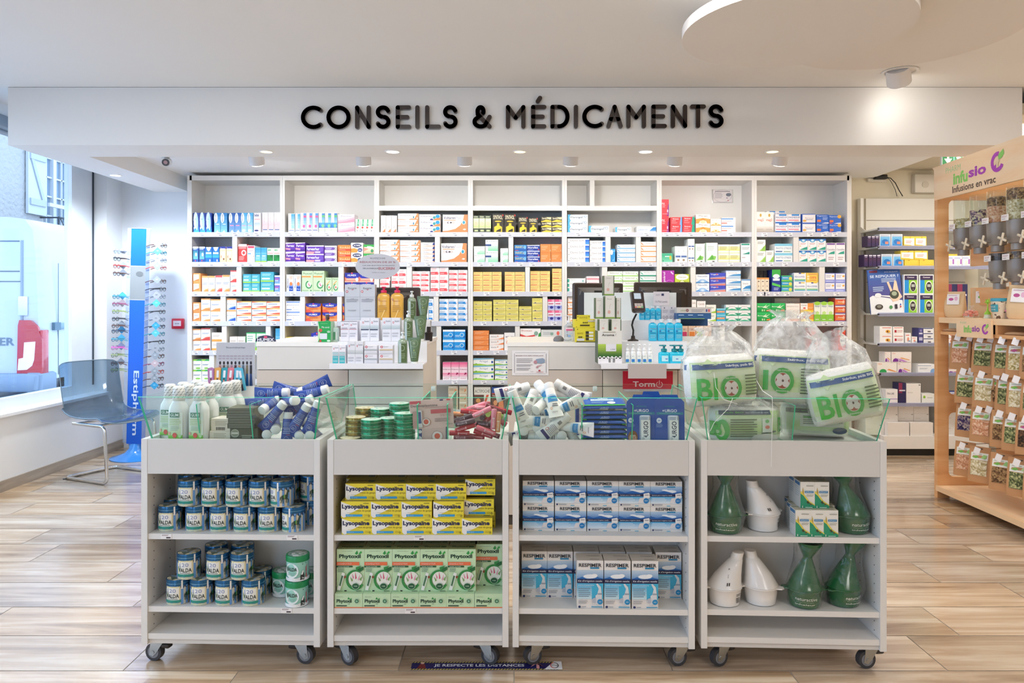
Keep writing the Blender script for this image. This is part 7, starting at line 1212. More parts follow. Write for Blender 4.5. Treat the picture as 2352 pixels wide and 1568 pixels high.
def liquid(body, cap, w, h, dp, spec, kind='screw', clear=False, name='bottle', cat='bottle', capw=None, e=3, caph=.03):
    t = thing(name, '-', cat); m = CLEAR(body, .9, .05, .55, body) if clear == 2 else (M(body, .12, coat=.5) if clear else M(body, .3, coat=.3))
    mb = MB(); mb.loft([(0, w*.46, dp*.46), (.003, w*.5, dp*.5), (h*.84, w*.5, dp*.5), (h*.93, w*.43, dp*.43), (h*.985, w*.2, dp*.25), (h, w*.18, dp*.22)], m, 24, e=e); mb.build('body', t)
    mb = MB(); deco(mb, lambda u, v, l: ((u-.5)*w*.8, -dp*.5-.0006-EPS*l, h*.05+v*h*.76), spec, du=1); mb.build('label', t)
    c = M(cap, .35); mb = MB(); r = capw or w*.24
    if kind == 'screw': mb.loft([(h+.0005, r, r), (h+caph*.94, r*.97, r*.97), (h+caph, r*.85, r*.85)], c, 20)
    else:
        mb.loft([(h+.0005, r, r), (h+.014, r*.95, r*.95), (h+.016, r*.4, r*.4), (h+.028, r*.35, r*.35), (h+.0285, r*.75, r*.75), (h+.036, r*.7, r*.7)], c, 16); mb.bbox(-r*.35, r*.35, -r*2.2, 0, h+.029, h+.036, c, .002)
        if kind == 'pump2': mb.bbox(-r*1.6, 0, -r*.35, r*.35, h+.029, h+.036, c, .002)
    mb.build('cap' if kind == 'screw' else 'pump', t); return Kind(t)
def row(kind, tier, pxs, label, grp, dy=0., rz=0):
    z, y = TZ[tier]; y += dy
    for k, px in enumerate(pxs): kind.put((X(px, y), y, z+.0003), (0, 0, R(rz+RND.uniform(-3, 3))), label % ((colw(k, len(pxs))+' one') if len(pxs) > 1 else ''), grp)
row(liquid('e6b04c', 'e0235c', .076, .162, .045, 'e,.1,.93,.09,.04,b02038;e,.1,.93,.05,.02,f6e4d0;t,Eucerin,.5,.85,.7,.05,a04a3a;L,.1,.9,.3,.66,4,c8923c;p,f4d080,.3,.04,.4,.04,.7,.4,.62,.42', 'pump', True, 'oil_bottle', e=4), 3, (881.5, 912.5), 'amber oil bottle with pink pump on the upper step, %s', 'amber oil bottles', .03)
OB = liquid('8fa08a', 'e4e6e4', .052, .136, .045, 'r,0,0,1,1,55683e;g,0,0,.3,1,a8c0c8,c0d0d0;o,.42,.76,.34,.15,.12,b9c8b4;L,.3,.8,.2,.5,3,8a9c78', 'pump', True, 'lotion_bottle', e=2.2, capw=.013)
def grtube():
    t = thing('lotion_tube', '-', 'tube'); m = M('5c7350', .28, coat=.4); mb = MB()
    mb.loft([(.012, .019, .017), (.02, .021, .019), (.07, .028, .015), (.115, .034, .007), (.135, .036, .0015), (.142, .036, .0015)], m, 24)
    f = lambda u, v, l: ((u-.5)*.05, -(.019-.0175*v**1.6)-.0012-EPS*l, .02+v*.115); deco(mb, f, 'o,.5,.78,.42,.17,.06,a4b898;p,a4b898,.44,.76,.56,.76,.5,.84;e,.5,.46,.05,.04,a4b060;L,.3,.8,.1,.4,4,8aa07c;p,9db4a8,.05,.9,.12,.9,.3,.1,.24,.1', du=.3); mb.build('body', t)
    mb = MB(); mb.loft([(0, .02, .018), (.011, .0195, .0175)], M('e4e6e0', .3), 20); mb.build('cap', t); return Kind(t)
GRT = grtube()
for tier, a, b, w_ in ((1, 925, 952, 'lower'), (2, 938, 966, 'middle'), (3, 946, 972, 'upper')):
    row(OB, tier, (a,), 'olive lotion bottle with white pump at the right of the %s step%%s' % w_, 'olive lotion bottles', .03, 10); row(GRT, tier, (b,), 'olive lotion tube standing on its cap, %s step%%s' % w_, 'olive lotion tubes', .02)
MB().box(-.04, .04, -.03, .03, 0, .004, M('d8369a', .4)).build('pink_coaster', label='flat pink tray under the lowest olive tube', cat='tray', loc=(X(952, 4.03)-.002, 4.04, .9296)) if False else None
t = thing('oval_sign', 'grey oval discount sign on a thin black rod above the cosmetics', 'sign', (X(896, 4.5), 4.5, CZ+.0003))
mb = MB(); mb.tube([(0, 0, 0), (0, 0, .36)], .0022, BLACK); mb.loft([(0, .03, .03), (.004, .03, .03)], BLACK, 16); mb.build('rod', t)
mb = MB(); ox, oz = X(868, 4.5)-X(896, 4.5), Z(612, 4.5)-CZ; mb.extr([(ox+.135*cos(2*pi*k/48), oz+.077*sin(2*pi*k/48)) for k in range(48)], -.008, -.005, M('c6c6cc', .4))
deco(mb, lambda u, v, l: (ox+(u-.5)*.27, -.008-EPS*l, oz+(v-.5)*.154), 't,PROFITEZ D’UNE,.5,.82,.34,.06,5a5a62;b,RÉDUCTION DE 20 %,.5,.68,.8,.09,a87076;t,SUR UNE SÉLECTION DE PRODUITS,.52,.545,.72,.05,6a6a72;t,DE LA MARQUE,.34,.42,.34,.06,5a5a62;b,EUCERIN,.7,.42,.36,.1,b87076;t,valable en magasin,.52,.26,.3,.04,80808a'); mb.build('plaque', t)
mb = MB(); mb.loft([(0, .02, .02), (.05, .024, .024), (.055, .012, .012), (.085, .012, .012)], M('2f2420', .4), 16); mb.build('dark_jar', label='small dark brown jar at the right end of the left counter', cat='jar', loc=(X(985, 4.35), 4.35, CZ))
GBX = carton(.075, .118, .06, '1fa24c', 'p,c8e4b0,0,0,.2,.3,.1,.7,0,1;t,Ma santé,.6,.72,.6,.09,e8f8e8;e,.2,.56,.14,.09,d85a4a;e,.84,.5,.14,.05,c8e8cc;r,.16,.14,.72,.42,d9dde2;e,.84,.06,.14,.05,c8e8cc;e,.2,.05,.1,.05,c84a3a;r,0,.5,1,.51,168a3c;t,Naturel,.5,.9,.5,.04,9be0a4', side='a8c8a8').mesh()
box_thing(GBX, (X(745, 4.24), 4.24, CZ+.0003), R(-4), 'bright green box standing on the left counter', 'box', None, 'herbal_box')
liquid('3f8a58', '4a3428', .035, .125, .035, 'r,.1,.2,.9,.7,e4eee4', 'screw', True, 'brown_cap_bottle', e=2, capw=.012).put((X(752, 4.42), 4.42, CZ+.0003), (0, 0, 0), 'green bottle with brown cap behind the bright green box')
liquid('cfe4da', 'e8ecec', .04, .085, .035, 'r,.1,.1,.6,.8,5a9a70;r,.6,.1,.9,.8,e8eee8', 'screw', True, 'small_bottle', e=3).put((X(771, 4.30), 4.30, CZ+.0003), (0, 0, 0), 'small clear bottle between the green box and the stand')
t = MB(); pts = [(.06*cos(pi*k/16)*-1, .036*sin(pi*k/16)) for k in range(17)]; t.extr(pts[::-1], 0, .004, M('34304a', .4)); deco(t, lambda u, v, l: ((u-.5)*.12, -EPS*l, v*.036), 'b,HUMEX,.5,.28,.8,.5,f0f0f4;e,.5,.72,.09,.2,d84a70'); t.build('arched_topper', label='dark arched brand topper lying at the left end of the left counter', cat='sign', loc=(X(610, 4.3), 4.3, CZ+.0003))
def monitor(px0, px1, yt, d, rz, label, tilt=0):
    w = (px1-px0)*d/FP; t = thing('monitor', label, 'monitor', (X((px0+px1)/2, d), d, CZ+.0003), R(rz)); zt = Z(yt, d)-CZ; k = M('3a2c24', .35); h = .29
    zb = zt-h; mb = MB(); mb.prism_round([(0, w/2, h/2, 0, 0), (.018, w/2, h/2, 0, 0), (.03, w/2-.006, h/2-.006, 0, 0)], .012, k)
    mb.T = None; o = mb.build('housing', t, loc=(0, .0, zb+h/2), rot=(R(90), 0, 0))
    mb = MB(); mb.skin([[(-w*.42, -.0305, zb+.03), (w*.42, -.0305, zb+.03), (w*.42, -.0305, zb+h-.03), (-w*.42, -.0305, zb+h-.03)], [(-w*.3, -.06, zb+.07), (w*.3, -.06, zb+.07), (w*.3, -.06, zb+h-.07), (-w*.3, -.06, zb+h-.07)]], M('2c211b', .4), True, False); mb.box(-w*.12, w*.12, -.066, -.06, zb+.05, zb+h-.05, BLACK)
    for s in (-1, 1):
        for q in range(8): mb.box(s*w*.33-.022, s*w*.33+.022, -.0308-.0165+.001*q, -.0308-.016+.001*q+.001, zb+h-.05-q*.004, zb+h-.048-q*.004, M('8c8780', .4))
    mb.build('rear_cover', t)
    mb = MB(); mb.box(-w/2+.012, w/2-.012, .0005, .001, zb+.012, zb+h-.012, M('10181c', .1)); mb.build('screen', t)
    mb = MB(); mb.bbox(-.03, .03, -.05, -.02, .008, zb+.1, k, .004); mb.prism_round([(0, .11, .09, 0, -.02), (.01, .1, .085, 0, -.02)], .03, k); mb.build('stand', t)
monitor(792, 966, 660, 4.72, 0, 'black monitor seen from behind at the left counter, mostly behind the cosmetics')
monitor(1312, 1432, 650, 4.78, 12, 'black monitor seen from behind, left of the two on the right counter')
monitor(1456, 1587, 648, 4.74, -3, 'black monitor seen from behind, right of the two on the right counter')
# right counter goods
BG = lambda w, h, lab, c='2fc0e8': liquid(c, 'dfe8ee', w, h, w*.7, lab, 'screw', True, 'gel_bottle', e=3.5, capw=w*.32, caph=h*.18)
BL2 = 't,baccide,.5,.82,.86,.07,c88a8a;e,.2,.64,.14,.07,2a7ab8;r,.08,.48,.92,.52,2a86b4;L,.1,.9,.12,.4,3,8fdcf0;L,.4,.9,.58,.7,1,8fdcf0'
row(BG(.048, .105, BL2), 2, (1499, 1519, 1538.5, 1557.5), 'blue hand gel bottle on the middle step, %s', 'large blue gel bottles', .025)
row(BG(.032, .07, BL2), 3, (1474, 1486.5, 1499, 1511.5), 'small blue hand gel bottle on the upper step, %s', 'small blue gel bottles', .02)
row(liquid('1fc4e4', '158a94', .062, .066, .036, 'r,.2,.2,.9,.8,c4ecf4;r,.6,.4,.85,.5,5a6ab0', 'pump2', True, 'soap_pump', e=2.6, capw=.017), 1, (1525, 1549, 1563), 'turquoise soap pump bottle on the lower step, %s', 'turquoise soap pumps', .03)
row(liquid('f2f4f4', 'f7f8f8', .028, .07, .026, 'g,0,.3,1,.9,e4eee4,f4f6f4;r,.05,.1,.8,.4,2f7ac4;r,.1,.02,.9,.08,9ad08a;t,gel,.4,.7,.5,.1,6a8aa0', 'pump', False, 'foam_bottle', e=2, capw=.011), 1, (1441, 1454, 1468, 1480, 1493), 'small white foam bottle on the lower step, %s', 'white foam bottles', .03)
z3, y3 = TZ[3]
mb = MB(); mb.box(-.048, .048, 0, .003, 0, .085, M('d9d3d8', .4)); deco(mb, lambda u, v, l: ((u-.5)*.096, -EPS*l, v*.085), 'r,.5,.7,.66,.86,30345c;L,.14,.42,.7,.82,2,9a98a4;t,Kit Multi Lunette,.5,.3,.74,.16,8a8894'); mb.build('kit_card', label='grey header card above the lens wipe boxes on the upper step', cat='display card', loc=(X(1527, y3), y3+.1, z3+.085))
box_thing(carton(.042, .082, .05, 'd4ced4', 'e,.4,.86,.1,.05,6a6a80;L,.14,.9,.5,.76,3,a09ca8;e,.3,.2,.16,.1,6a7280;e,.74,.2,.16,.1,6a7280;e,.3,.2,.12,.07,d4ced4;e,.74,.2,.12,.07,d4ced4').mesh(), (X(1528.5, y3), y3+.01, z3+.0003), 0, 'grey lens wipe box with glasses drawing, left of the pair', 'box', 'lens wipe boxes', 'lens_wipe_box')
box_thing(carton(.042, .082, .05, 'd4ced4', 'e,.4,.86,.1,.05,6a6a80;L,.14,.9,.5,.76,3,a09ca8;e,.3,.2,.16,.1,6a7280;e,.74,.2,.16,.1,6a7280;e,.3,.2,.12,.07,d4ced4;e,.74,.2,.12,.07,d4ced4').mesh(), (X(1545, y3), y3+.01, z3+.0003), 0, 'grey lens wipe box with glasses drawing, right of the pair', 'box', 'lens wipe boxes', 'lens_wipe_box')
t = thing('card_terminal', 'black payment terminal on a bent gooseneck stand', 'payment terminal', (X(1450, 4.3), 4.24, CZ+.0068))
mb = MB(); mb.loft([(0, .032, .028), (.006, .03, .026), (.012, .013, .013), (.03, .01, .01)], M('2a1e18', .35), 20); mb.tube([(0, 0, .03), (.002, 0, .06), (-.006, 0, .09), (.0, 0, .115), (.012, 0, .14), (.02, 0, .155)], .0055, BLACK, 10); mb.build('stand', t)
mb = MB(); mb.prism_round([(0, .036, .062, 0, 0), (.02, .04, .066, 0, 0), (.034, .034, .06, 0, 0)], .012, M('2a1c1c', .25, coat=.6)); o = mb.build('body', t, loc=(.022, -.005, .215), rot=(R(64), 0, R(4)))
mb = MB(); f = lambda u, v, l: ((u-.5)*.06, (v-.5)*.11, .0345+EPS*l); deco(mb, f, 'r,.06,.56,.94,.95,14161a;r,.14,.6,.8,.93,c4d4e4;r,.1,.08,.9,.34,d8ccc8;r,.1,.1,.3,.16,c83a3a;r,.4,.1,.6,.16,d8c04a;r,.7,.1,.9,.16,3aa85a;r,.1,.2,.9,.215,3a3030;r,.1,.27,.9,.285,3a3030;r,.36,.08,.38,.34,3a3030;r,.62,.08,.64,.34,3a3030'); mb.build('screen', t, loc=(.022, -.005, .215), rot=(R(64), 0, R(4)))
AR = 't,Aroma,.46,.88,.4,.05,8a8a88;o,.62,.5,.16,.16,.1,b0aca4,90,200;e,.42,.3,.13,.08,d0a498;r,0,0,.08,1,5a6a4c;r,.92,0,1,1,5a6a4c;g,.08,0,.92,.08,4a7a2c,9ab05a'
def aro(px0, px1, yt, yb, d, n_): 
    a, b = X(px0, d), X(px1, d); box_thing(carton(b-a, Z(yt, d)-Z(yb, d), .05, 'd6d3cc', AR, side='3f5c44').mesh(), ((a+b)/2, d, Z(yb, d)), R(2), 'grey aroma diffuser box with pink dot, '+n_, 'box', 'grey aroma boxes', 'aroma_box')
dA = 4.03; zA = .9295
t = thing('aroma_display', 'grey and green cardboard stand lettered Aroma on the right counter', 'display stand', (X(1401, dA), dA, zA+.0003)); wA = 55*dA/FP
mb = MB(); hA = Z(760, dA)-zA; mb.box(-wA/2, wA/2, 0, .14, 0, hA, M('dcdad4', .45), side=M('41553a', .4)); deco(mb, lambda u, v, l: ((u-.5)*wA, -EPS*l, v*hA), 'g,0,.26,1,.6,3a6a30,b4d050;g,0,.16,1,.26,2c5228,3a6a30;r,.33,.38,.76,.6,dedde4;t,3.90€,.62,.44,.2,.04,5a5a80;b,Aroma,.42,.88,.52,.07,5a544c;t,/,.74,.885,.06,.07,a8a49a;L,.2,.8,.94,1,1,b8b0a0;r,0,0,1,.16,f2f0f0'); mb.box(-wA/2, wA/2, .1, .14, hA, Z(732, dA+.1)-zA, M('dcdad4', .45)); mb.build('tray', t)
mb = MB(); 
for k in range(6): mb.cyl((-wA*.42+wA*.168*k, -.004, .034), (-wA*.42+wA*.168*k, .0, .034), .007, M('f4f2f2', .5), 12)
mb.box(-wA/2, wA/2, -.004, -.0008, 0, .034, M('ece9ec', .5)); deco(mb, lambda u, v, l: (-.012+u*.045, -.0042-EPS*l, .004+v*.03), 'r,0,0,.42,1,f6f4f4;r,.5,0,.95,1,f6f4f4;w,.08,.1,.36,.9;w,.58,.1,.88,.9'); mb.build('scalloped_rail', t)
aro(1375, 1399, 733, 762, 4.07, 'left one in the stand'); aro(1403, 1427, 733, 762, 4.07, 'right one in the stand')
aro(1367, 1387, 684, 731.5, 4.16, 'left of the middle row'); aro(1388, 1414, 680, 732, 4.15, 'middle of the middle row'); aro(1415, 1426, 684, 732, 4.165, 'right of the middle row'); aro(1386, 1411, 633, 678.5, 4.16, 'alone on top')
t = thing('sanitiser_pump', 'clear sanitiser pump bottle beside the yellow boxes', 'bottle', (X(1307, 4.3), 4.3, CZ+.0003))
mb = MB(); mb.loft([(0, .026, .02), (.004, .029, .022), (.09, .029, .022), (.105, .012, .012), (.11, .012, .012)], CLEAR('e8eef0', .9, .03, .25, 'e8e4ea'), 20); mb.build('body', t)
mb = MB(); deco(mb, lambda u, v, l: ((u-.5)*.042, -.0225-EPS*l, .02+v*.065), 'r,0,.66,1,.95,ecd0e0;r,.05,.68,.95,.8,d84a8a;r,.1,.4,.9,.5,b8c8e8;r,.3,.1,.7,.3,8aa8d8'); mb.build('label', t)
mb = MB(); c = M('e8e4e8', .35); mb.loft([(.1105, .013, .013), (.122, .012, .012), (.123, .005, .005), (.145, .005, .005), (.146, .009, .009), (.152, .009, .009)], c, 14); mb.bbox(-.03, 0, -.004, .004, .146, .152, c, .002); mb.build('pump', t)
YB = 'e,.1,.1,.03,.03,6a5a10;e,.9,.9,.03,.03,6a5a10;e,.1,.9,.03,.03,6a5a10;e,.9,.1,.03,.03,6a5a10;'
box_thing(carton(.128, .082, .1, 'e8d838', YB+'r,.04,.0,.96,.05,4a4020;t,BIAFINE,.22,.62,.26,.12,a89820;e,.16,.36,.03,.05,4a4020;e,.22,.36,.03,.05,4a4020;e,.28,.36,.03,.05,4a4020;r,.08,.1,.4,.26,dcdce0;r,.46,.14,.84,.8,d8c41c;r,.48,.6,.8,.74,f4f2e4;r,.48,.38,.8,.52,f4f2e4;r,.48,.16,.8,.3,f4f2e4;r,.46,.58,.6,.76,38301c;r,.46,.36,.6,.54,38301c;r,.46,.14,.6,.32,38301c', 'd8c830').mesh(), (X(1347, 4.2)+.002, 4.215, CZ+.0003), R(-2), 'yellow display box with tubes on the right counter, lower one', 'box', 'yellow display boxes', 'display_box')
box_thing(carton(.125, .048, .09, 'e8d838', YB+'e,.42,.6,.03,.08,4a4020;e,.5,.6,.03,.08,4a4020;e,.58,.6,.03,.08,4a4020;r,.26,.2,.7,.36,4a4020;r,.62,.7,1,.9,d4cbb4', 'd8c830').mesh(), (X(1345, 4.2), 4.22, CZ+.083), R(2), 'yellow display box stacked on the lower yellow one', 'box', 'yellow display boxes', 'display_box')
mb = MB(); mb.box(-.038, .038, 0, .003, 0, .024, M('e8d838', .4)); deco(mb, lambda u, v, l: ((u-.5)*.076, -EPS*l, v*.024), 'e,.08,.6,.04,.12,6a5a10;e,.92,.6,.04,.12,6a5a10;t,BIAFINE,.5,.4,.6,.5,a89820'); mb.build('header_card', label='small yellow header card on top of the yellow display boxes', cat='display card', loc=(X(1341, 4.2), 4.222, CZ+.1314))
t = thing('computer_mouse', 'dark grey computer mouse on the right counter', 'mouse', (X(1283, 4.35), 4.35, CZ+.0003))
mb = MB(); mb.loft([(0, .03, .05), (.01, .032, .052), (.022, .026, .042), (.03, .014, .024), (.0325, .004, .008)], M('6b6a6c', .4), 20); mb.build('shell', t); MB().tube([(.03, 0, .008), (.05, .01, .004), (.075, .08, .003), (.09, .2, .003)], .002, BLACK).build('cable', t)
yT = 4.32
t = thing('infusion_display', 'grey and blue cardboard display of fruit infusion boxes at the right end', 'display stand', (X(1600, yT), yT, CZ+.0003))
mb = MB(); w = .19; mb.box(-w/2, w/2, .0, .12, 0, .004, M('ece9e4', .4)); mb.box(-w/2, w/2, -.004, 0, 0, .03, M('e8e6e0', .4)); mb.box(-w/2, w/2, .115, .12, .004, .16, M('2f5f94', .4)); mb.build('tray', t)
mb = MB(); mb.box(-w/2-.02, w/2-.01, .0, .115, .13, .165, M('2f5f94', .4)); mb.box(-w/2-.02, w/2-.01, -.003, .115, .165, .198, M('cfcac6', .4)); deco(mb, lambda u, v, l: (-w/2-.02+u*(w+.01), -.0035-EPS*l, .13+v*.068), 't,infusio,.2,.74,.2,.16,9ab068;o,.3,.74,.04,.12,.5,8a3a4a;L,.42,.78,.6,.86,2,a8a4a8;r,.84,.62,.88,.84,3a4a90;r,.91,.62,.95,.84,d84a50;r,.04,.3,.2,.38,a8c4e0;r,.32,.3,.46,.38,a8c4e0;r,.6,.3,.76,.38,a8c4e0;r,.04,.02,.8,.06,9ac04a'); mb.build('header', t)
for k, c in enumerate(('d83a6a', 'f08a3c', 'b4d03c', 'e89a3c')):
    box_thing(carton(.043, .085, .05, 'f0c8a8', 'r,.14,.1,.86,.6,%s;r,.2,.2,.8,.3,f0d8c8;r,.1,.68,.9,.86,d8b8a8;o,.5,.76,.1,.05,.4,a85a4a' % c).mesh(), (X(1600, yT)-w/2+.025+.046*k, yT+.01, CZ+.0045), 0, 'orange infusion box with a %s square' % ('pink', 'orange', 'lime', 'amber')[k], 'box', 'orange infusion boxes', 'infusion_box')
# papers on the counter front
mb = MB(); w, h = 83.5*4.2/FP, 57*4.2/FP; mb.box(-w/2, w/2, -.0012, 0, 0, h, M('e9e6e6', .4)); deco(mb, lambda u, v, l: ((u-.5)*w, -.0012-EPS*l, v*h), 'p,8a8890,.08,.06,.92,.06,.92,.07,.08,.07;p,8a8890,.08,.91,.92,.91,.92,.92,.08,.92;p,8a8890,.06,.1,.072,.1,.072,.88,.06,.88;p,8a8890,.928,.1,.94,.1,.94,.88,.928,.88;b,MAGASIN SOUS VIDÉO SURVEILLANCE,.48,.8,.76,.05,8a6a74;L,.12,.56,.5,.7,3,a8a4a8;L,.12,.56,.36,.46,2,a8a4a8;L,.12,.5,.2,.32,2,a8a4a8;p,8f9fb4,.62,.52,.66,.66,.84,.7,.9,.64,.9,.52,.8,.48;e,.64,.54,.05,.07,c08a94;p,c8a0a8,.68,.34,.8,.4,.82,.44,.7,.4;e,.69,.34,.03,.04,b88a94;e,.75,.2,.03,.03,b03038;r,.66,.13,.86,.15,c07a80;L,.5,.6,.14,.18,1,b0acb0')
mb.build('notice', label='laminated video surveillance notice on the front of the right counter', cat='notice', loc=(X(1218, 4.2), 4.1985, Z(861.8, 4.2)))
t = thing('thermometer_sign', 'red sign lettered Torm with a power symbol under the blue gels', 'sign', (X(1488, 4.1), 4.1, Z(900, 4.1)))
mb = MB(); w, h = 115*4.1/FP, 48*4.1/FP; mb.box(-w/2, w/2, 0, .004, 0, h, M('d01838', .35)); deco(mb, lambda u, v, l: ((u-.5)*w, -EPS*l, v*h), 'r,0,0,1,.14,b9b4b8;t,THERMOMÈTRES,.18,.08,.3,.07,fafafa;b,Torm,.42,.38,.44,.26,f6dcdc;o,.73,.36,.065,.15,.14,f6dcdc,120,420;r,.724,.38,.736,.56,f6dcdc'); mb.build('panel', t)
for s in (-1, 1): MB().box(s*.1-.012, s*.1+.012, .0045, .098, .04, .05, TIER).build('bracket', t)
mb = MB(); mb.box(-.105, .102, -.0012, 0, 0, 33.5*4.0/FP, M('b8aeac', .55)); mb.build('paper', label='plain grey paper taped over the top of the red sign', cat='paper', loc=(X(1487.5, 3.99), 3.992, Z(869, 3.99)))
MB().tube([(X(1497, 2.8), 2.86, .80), (X(1487, 2.8), 2.88, .93)], .0025, M('e8e4e0', .5)).build('thin_stick', label='thin white stick rising behind the blue blister packs', cat='stick') if False else None
# floor sticker
mb = MB(); x0, x1, y0, y1 = -.345, .176, 2.535, 2.592; mb.box(x0, x1, y0, y1, 0, .0006, M('1c1a5c', .35))
deco(mb, lambda u, v, l: (x0+u*(x1-x0), y0+v*(y1-y0), .0006+.0002*l), 'r,0,.0,1,.14,c8b85a;_r,0,.86,1,1,c8b85a;r,0,0,0,0,c8b85a;'+''.join('_p,1c1a2c,%.3f,0,%.3f,0,%.3f,.14,%.3f,.14;_p,1c1a2c,%.3f,.86,%.3f,.86,%.3f,1,%.3f,1;' % (a, a+.01, a+.02, a+.01, a, a+.01, a+.02, a+.01) for a in [k*.02 for k in range(49)])+'b,JE RESPECTE LES DISTANCES,.45,.5,.6,.4,f4f4fa;p,7a2a2a,.04,.14,.1,.14,.085,.7,.055,.7;e,.07,.8,.012,.12,e0b8a8;p,e8a0a0,.79,.3,.83,.7,.83,.14,.85,.14,.85,.7,.88,.3,.84,.8,.82,.8;e,.825,.8,.014,.1,8a6a5a;p,f2f2f4,.88,0,1,0,1,1,.95,1;o,.95,.5,.028,.36,.2,c84a3a,90,270;o,.95,.5,.028,.36,.2,4a4a50,-90,90;t,BTS Lubin,.955,.5,.045,.2,4a4a50')
mb.build('floor_sticker', label='navy floor sticker asking to keep distances, half under the carts', cat='sticker')
# ================================================================ left side: chair, reading glasses stand, street
def chair():
    B_, C_ = Vector((-3.2, 5.27, 0)), Vector((-3.0, 5.70, 0)); mid = (B_+C_)/2; ax = (C_-B_).normalized()
    ang = math.atan2(ax.y, ax.x)   # local +x runs from near corner to far corner
    t = thing('cantilever_chair', 'smoke grey transparent chair on a chrome cantilever frame by the window', 'chair', (mid.x, mid.y, 0), ang-pi)
    # local: x = width, y = forward (to the right of the picture), z up
    sh = CLEAR('bfceda', .95, .03, .05, '8fa6b8'); prof = [(-.075, .835), (-.07, .80), (-.055, .70), (-.035, .60), (-.015, .52), (.005, .48), (.04, .452), (.09, .435), (.16, .427), (.24, .425), (.32, .43), (.38, .435), (.42, .43), (.445, .415)]
    mb = MB(); n = 14; rows = []
    for k, (y, z) in enumerate(prof):
        row = []; back = z > .5
        for i in range(n+1):
            s = -1+2*i/n; W_ = .235 if back else .24
            e = abs(s)**4
            row.append((s*W_, y+(.035*abs(s)**2.5 if back else 0)-(.02*e if k > 11 else 0), z+(.0 if back else .03*abs(s)**3)-(.025*abs(s)**8 if k == 0 else 0)))
        rows.append(row)
    base = []; th = .006
    def nrm(k): 
        a, b = prof[max(0, k-1)], prof[min(len(prof)-1, k+1)]; d = Vector((b[0]-a[0], b[1]-a[1])).normalized(); return (-d.y, d.x)
    r2 = [[(p[0], p[1]-nrm(k)[0]*th, p[2]-nrm(k)[1]*th) for p in r] for k, r in enumerate(rows)]
    ring = [r+q[::-1] for r, q in zip(rows, r2)]
    mb.skin(ring, sh, True, True); mb.build('seat_shell', t)
    edge = [r[0] for r in rows[::-1]]+rows[0][1:-1]+[r[-1] for r in rows]+rows[-1][-2:0:-1]; mb = MB(); mb.tube(edge+[edge[0]], .0035, M('6d8292', .15, coat=.5), 6); mb.build('shell_rim', t)
    # frame
    mb = MB(); R_ = .0115; w = .2
    def bend(pts, r=.05):
        out = [Vector(pts[0])]
        for i in range(1, len(pts)-1):
            p, a, b = Vector(pts[i]), Vector(pts[i-1]), Vector(pts[i+1]); da, db = (a-p).normalized()*r, (b-p).normalized()*r
            for k in range(7): u = k/6; out.append((p+da)*(1-u)**2+p*2*u*(1-u)+(p+db)*u*u)
        return out+[Vector(pts[-1])]
    mb.tube(bend([(-w, .07, .405), (-w, .40, .405), (-w, .43, .012), (-w, -.02, .012), (w, -.02, .012), (w, .43, .012), (w, .40, .405), (w, .07, .405)]), R_, CHROME, 12); mb.build('chrome_frame', t)
    mb = MB(); mb.tube([(-w, .1, .405), (w, .1, .405)], .009, CHROME); mb.tube([(-w, .33, .405), (w, .33, .405)], .009, CHROME); mb.build('cross_bar', t)
    for s in (-1, 1): mb = MB(); mb.cyl((s*.2, -.02, 0), (s*.2, -.02, .004), .014, M('2a3038', .5), 12); mb.build('foot_cap', t)
chair()
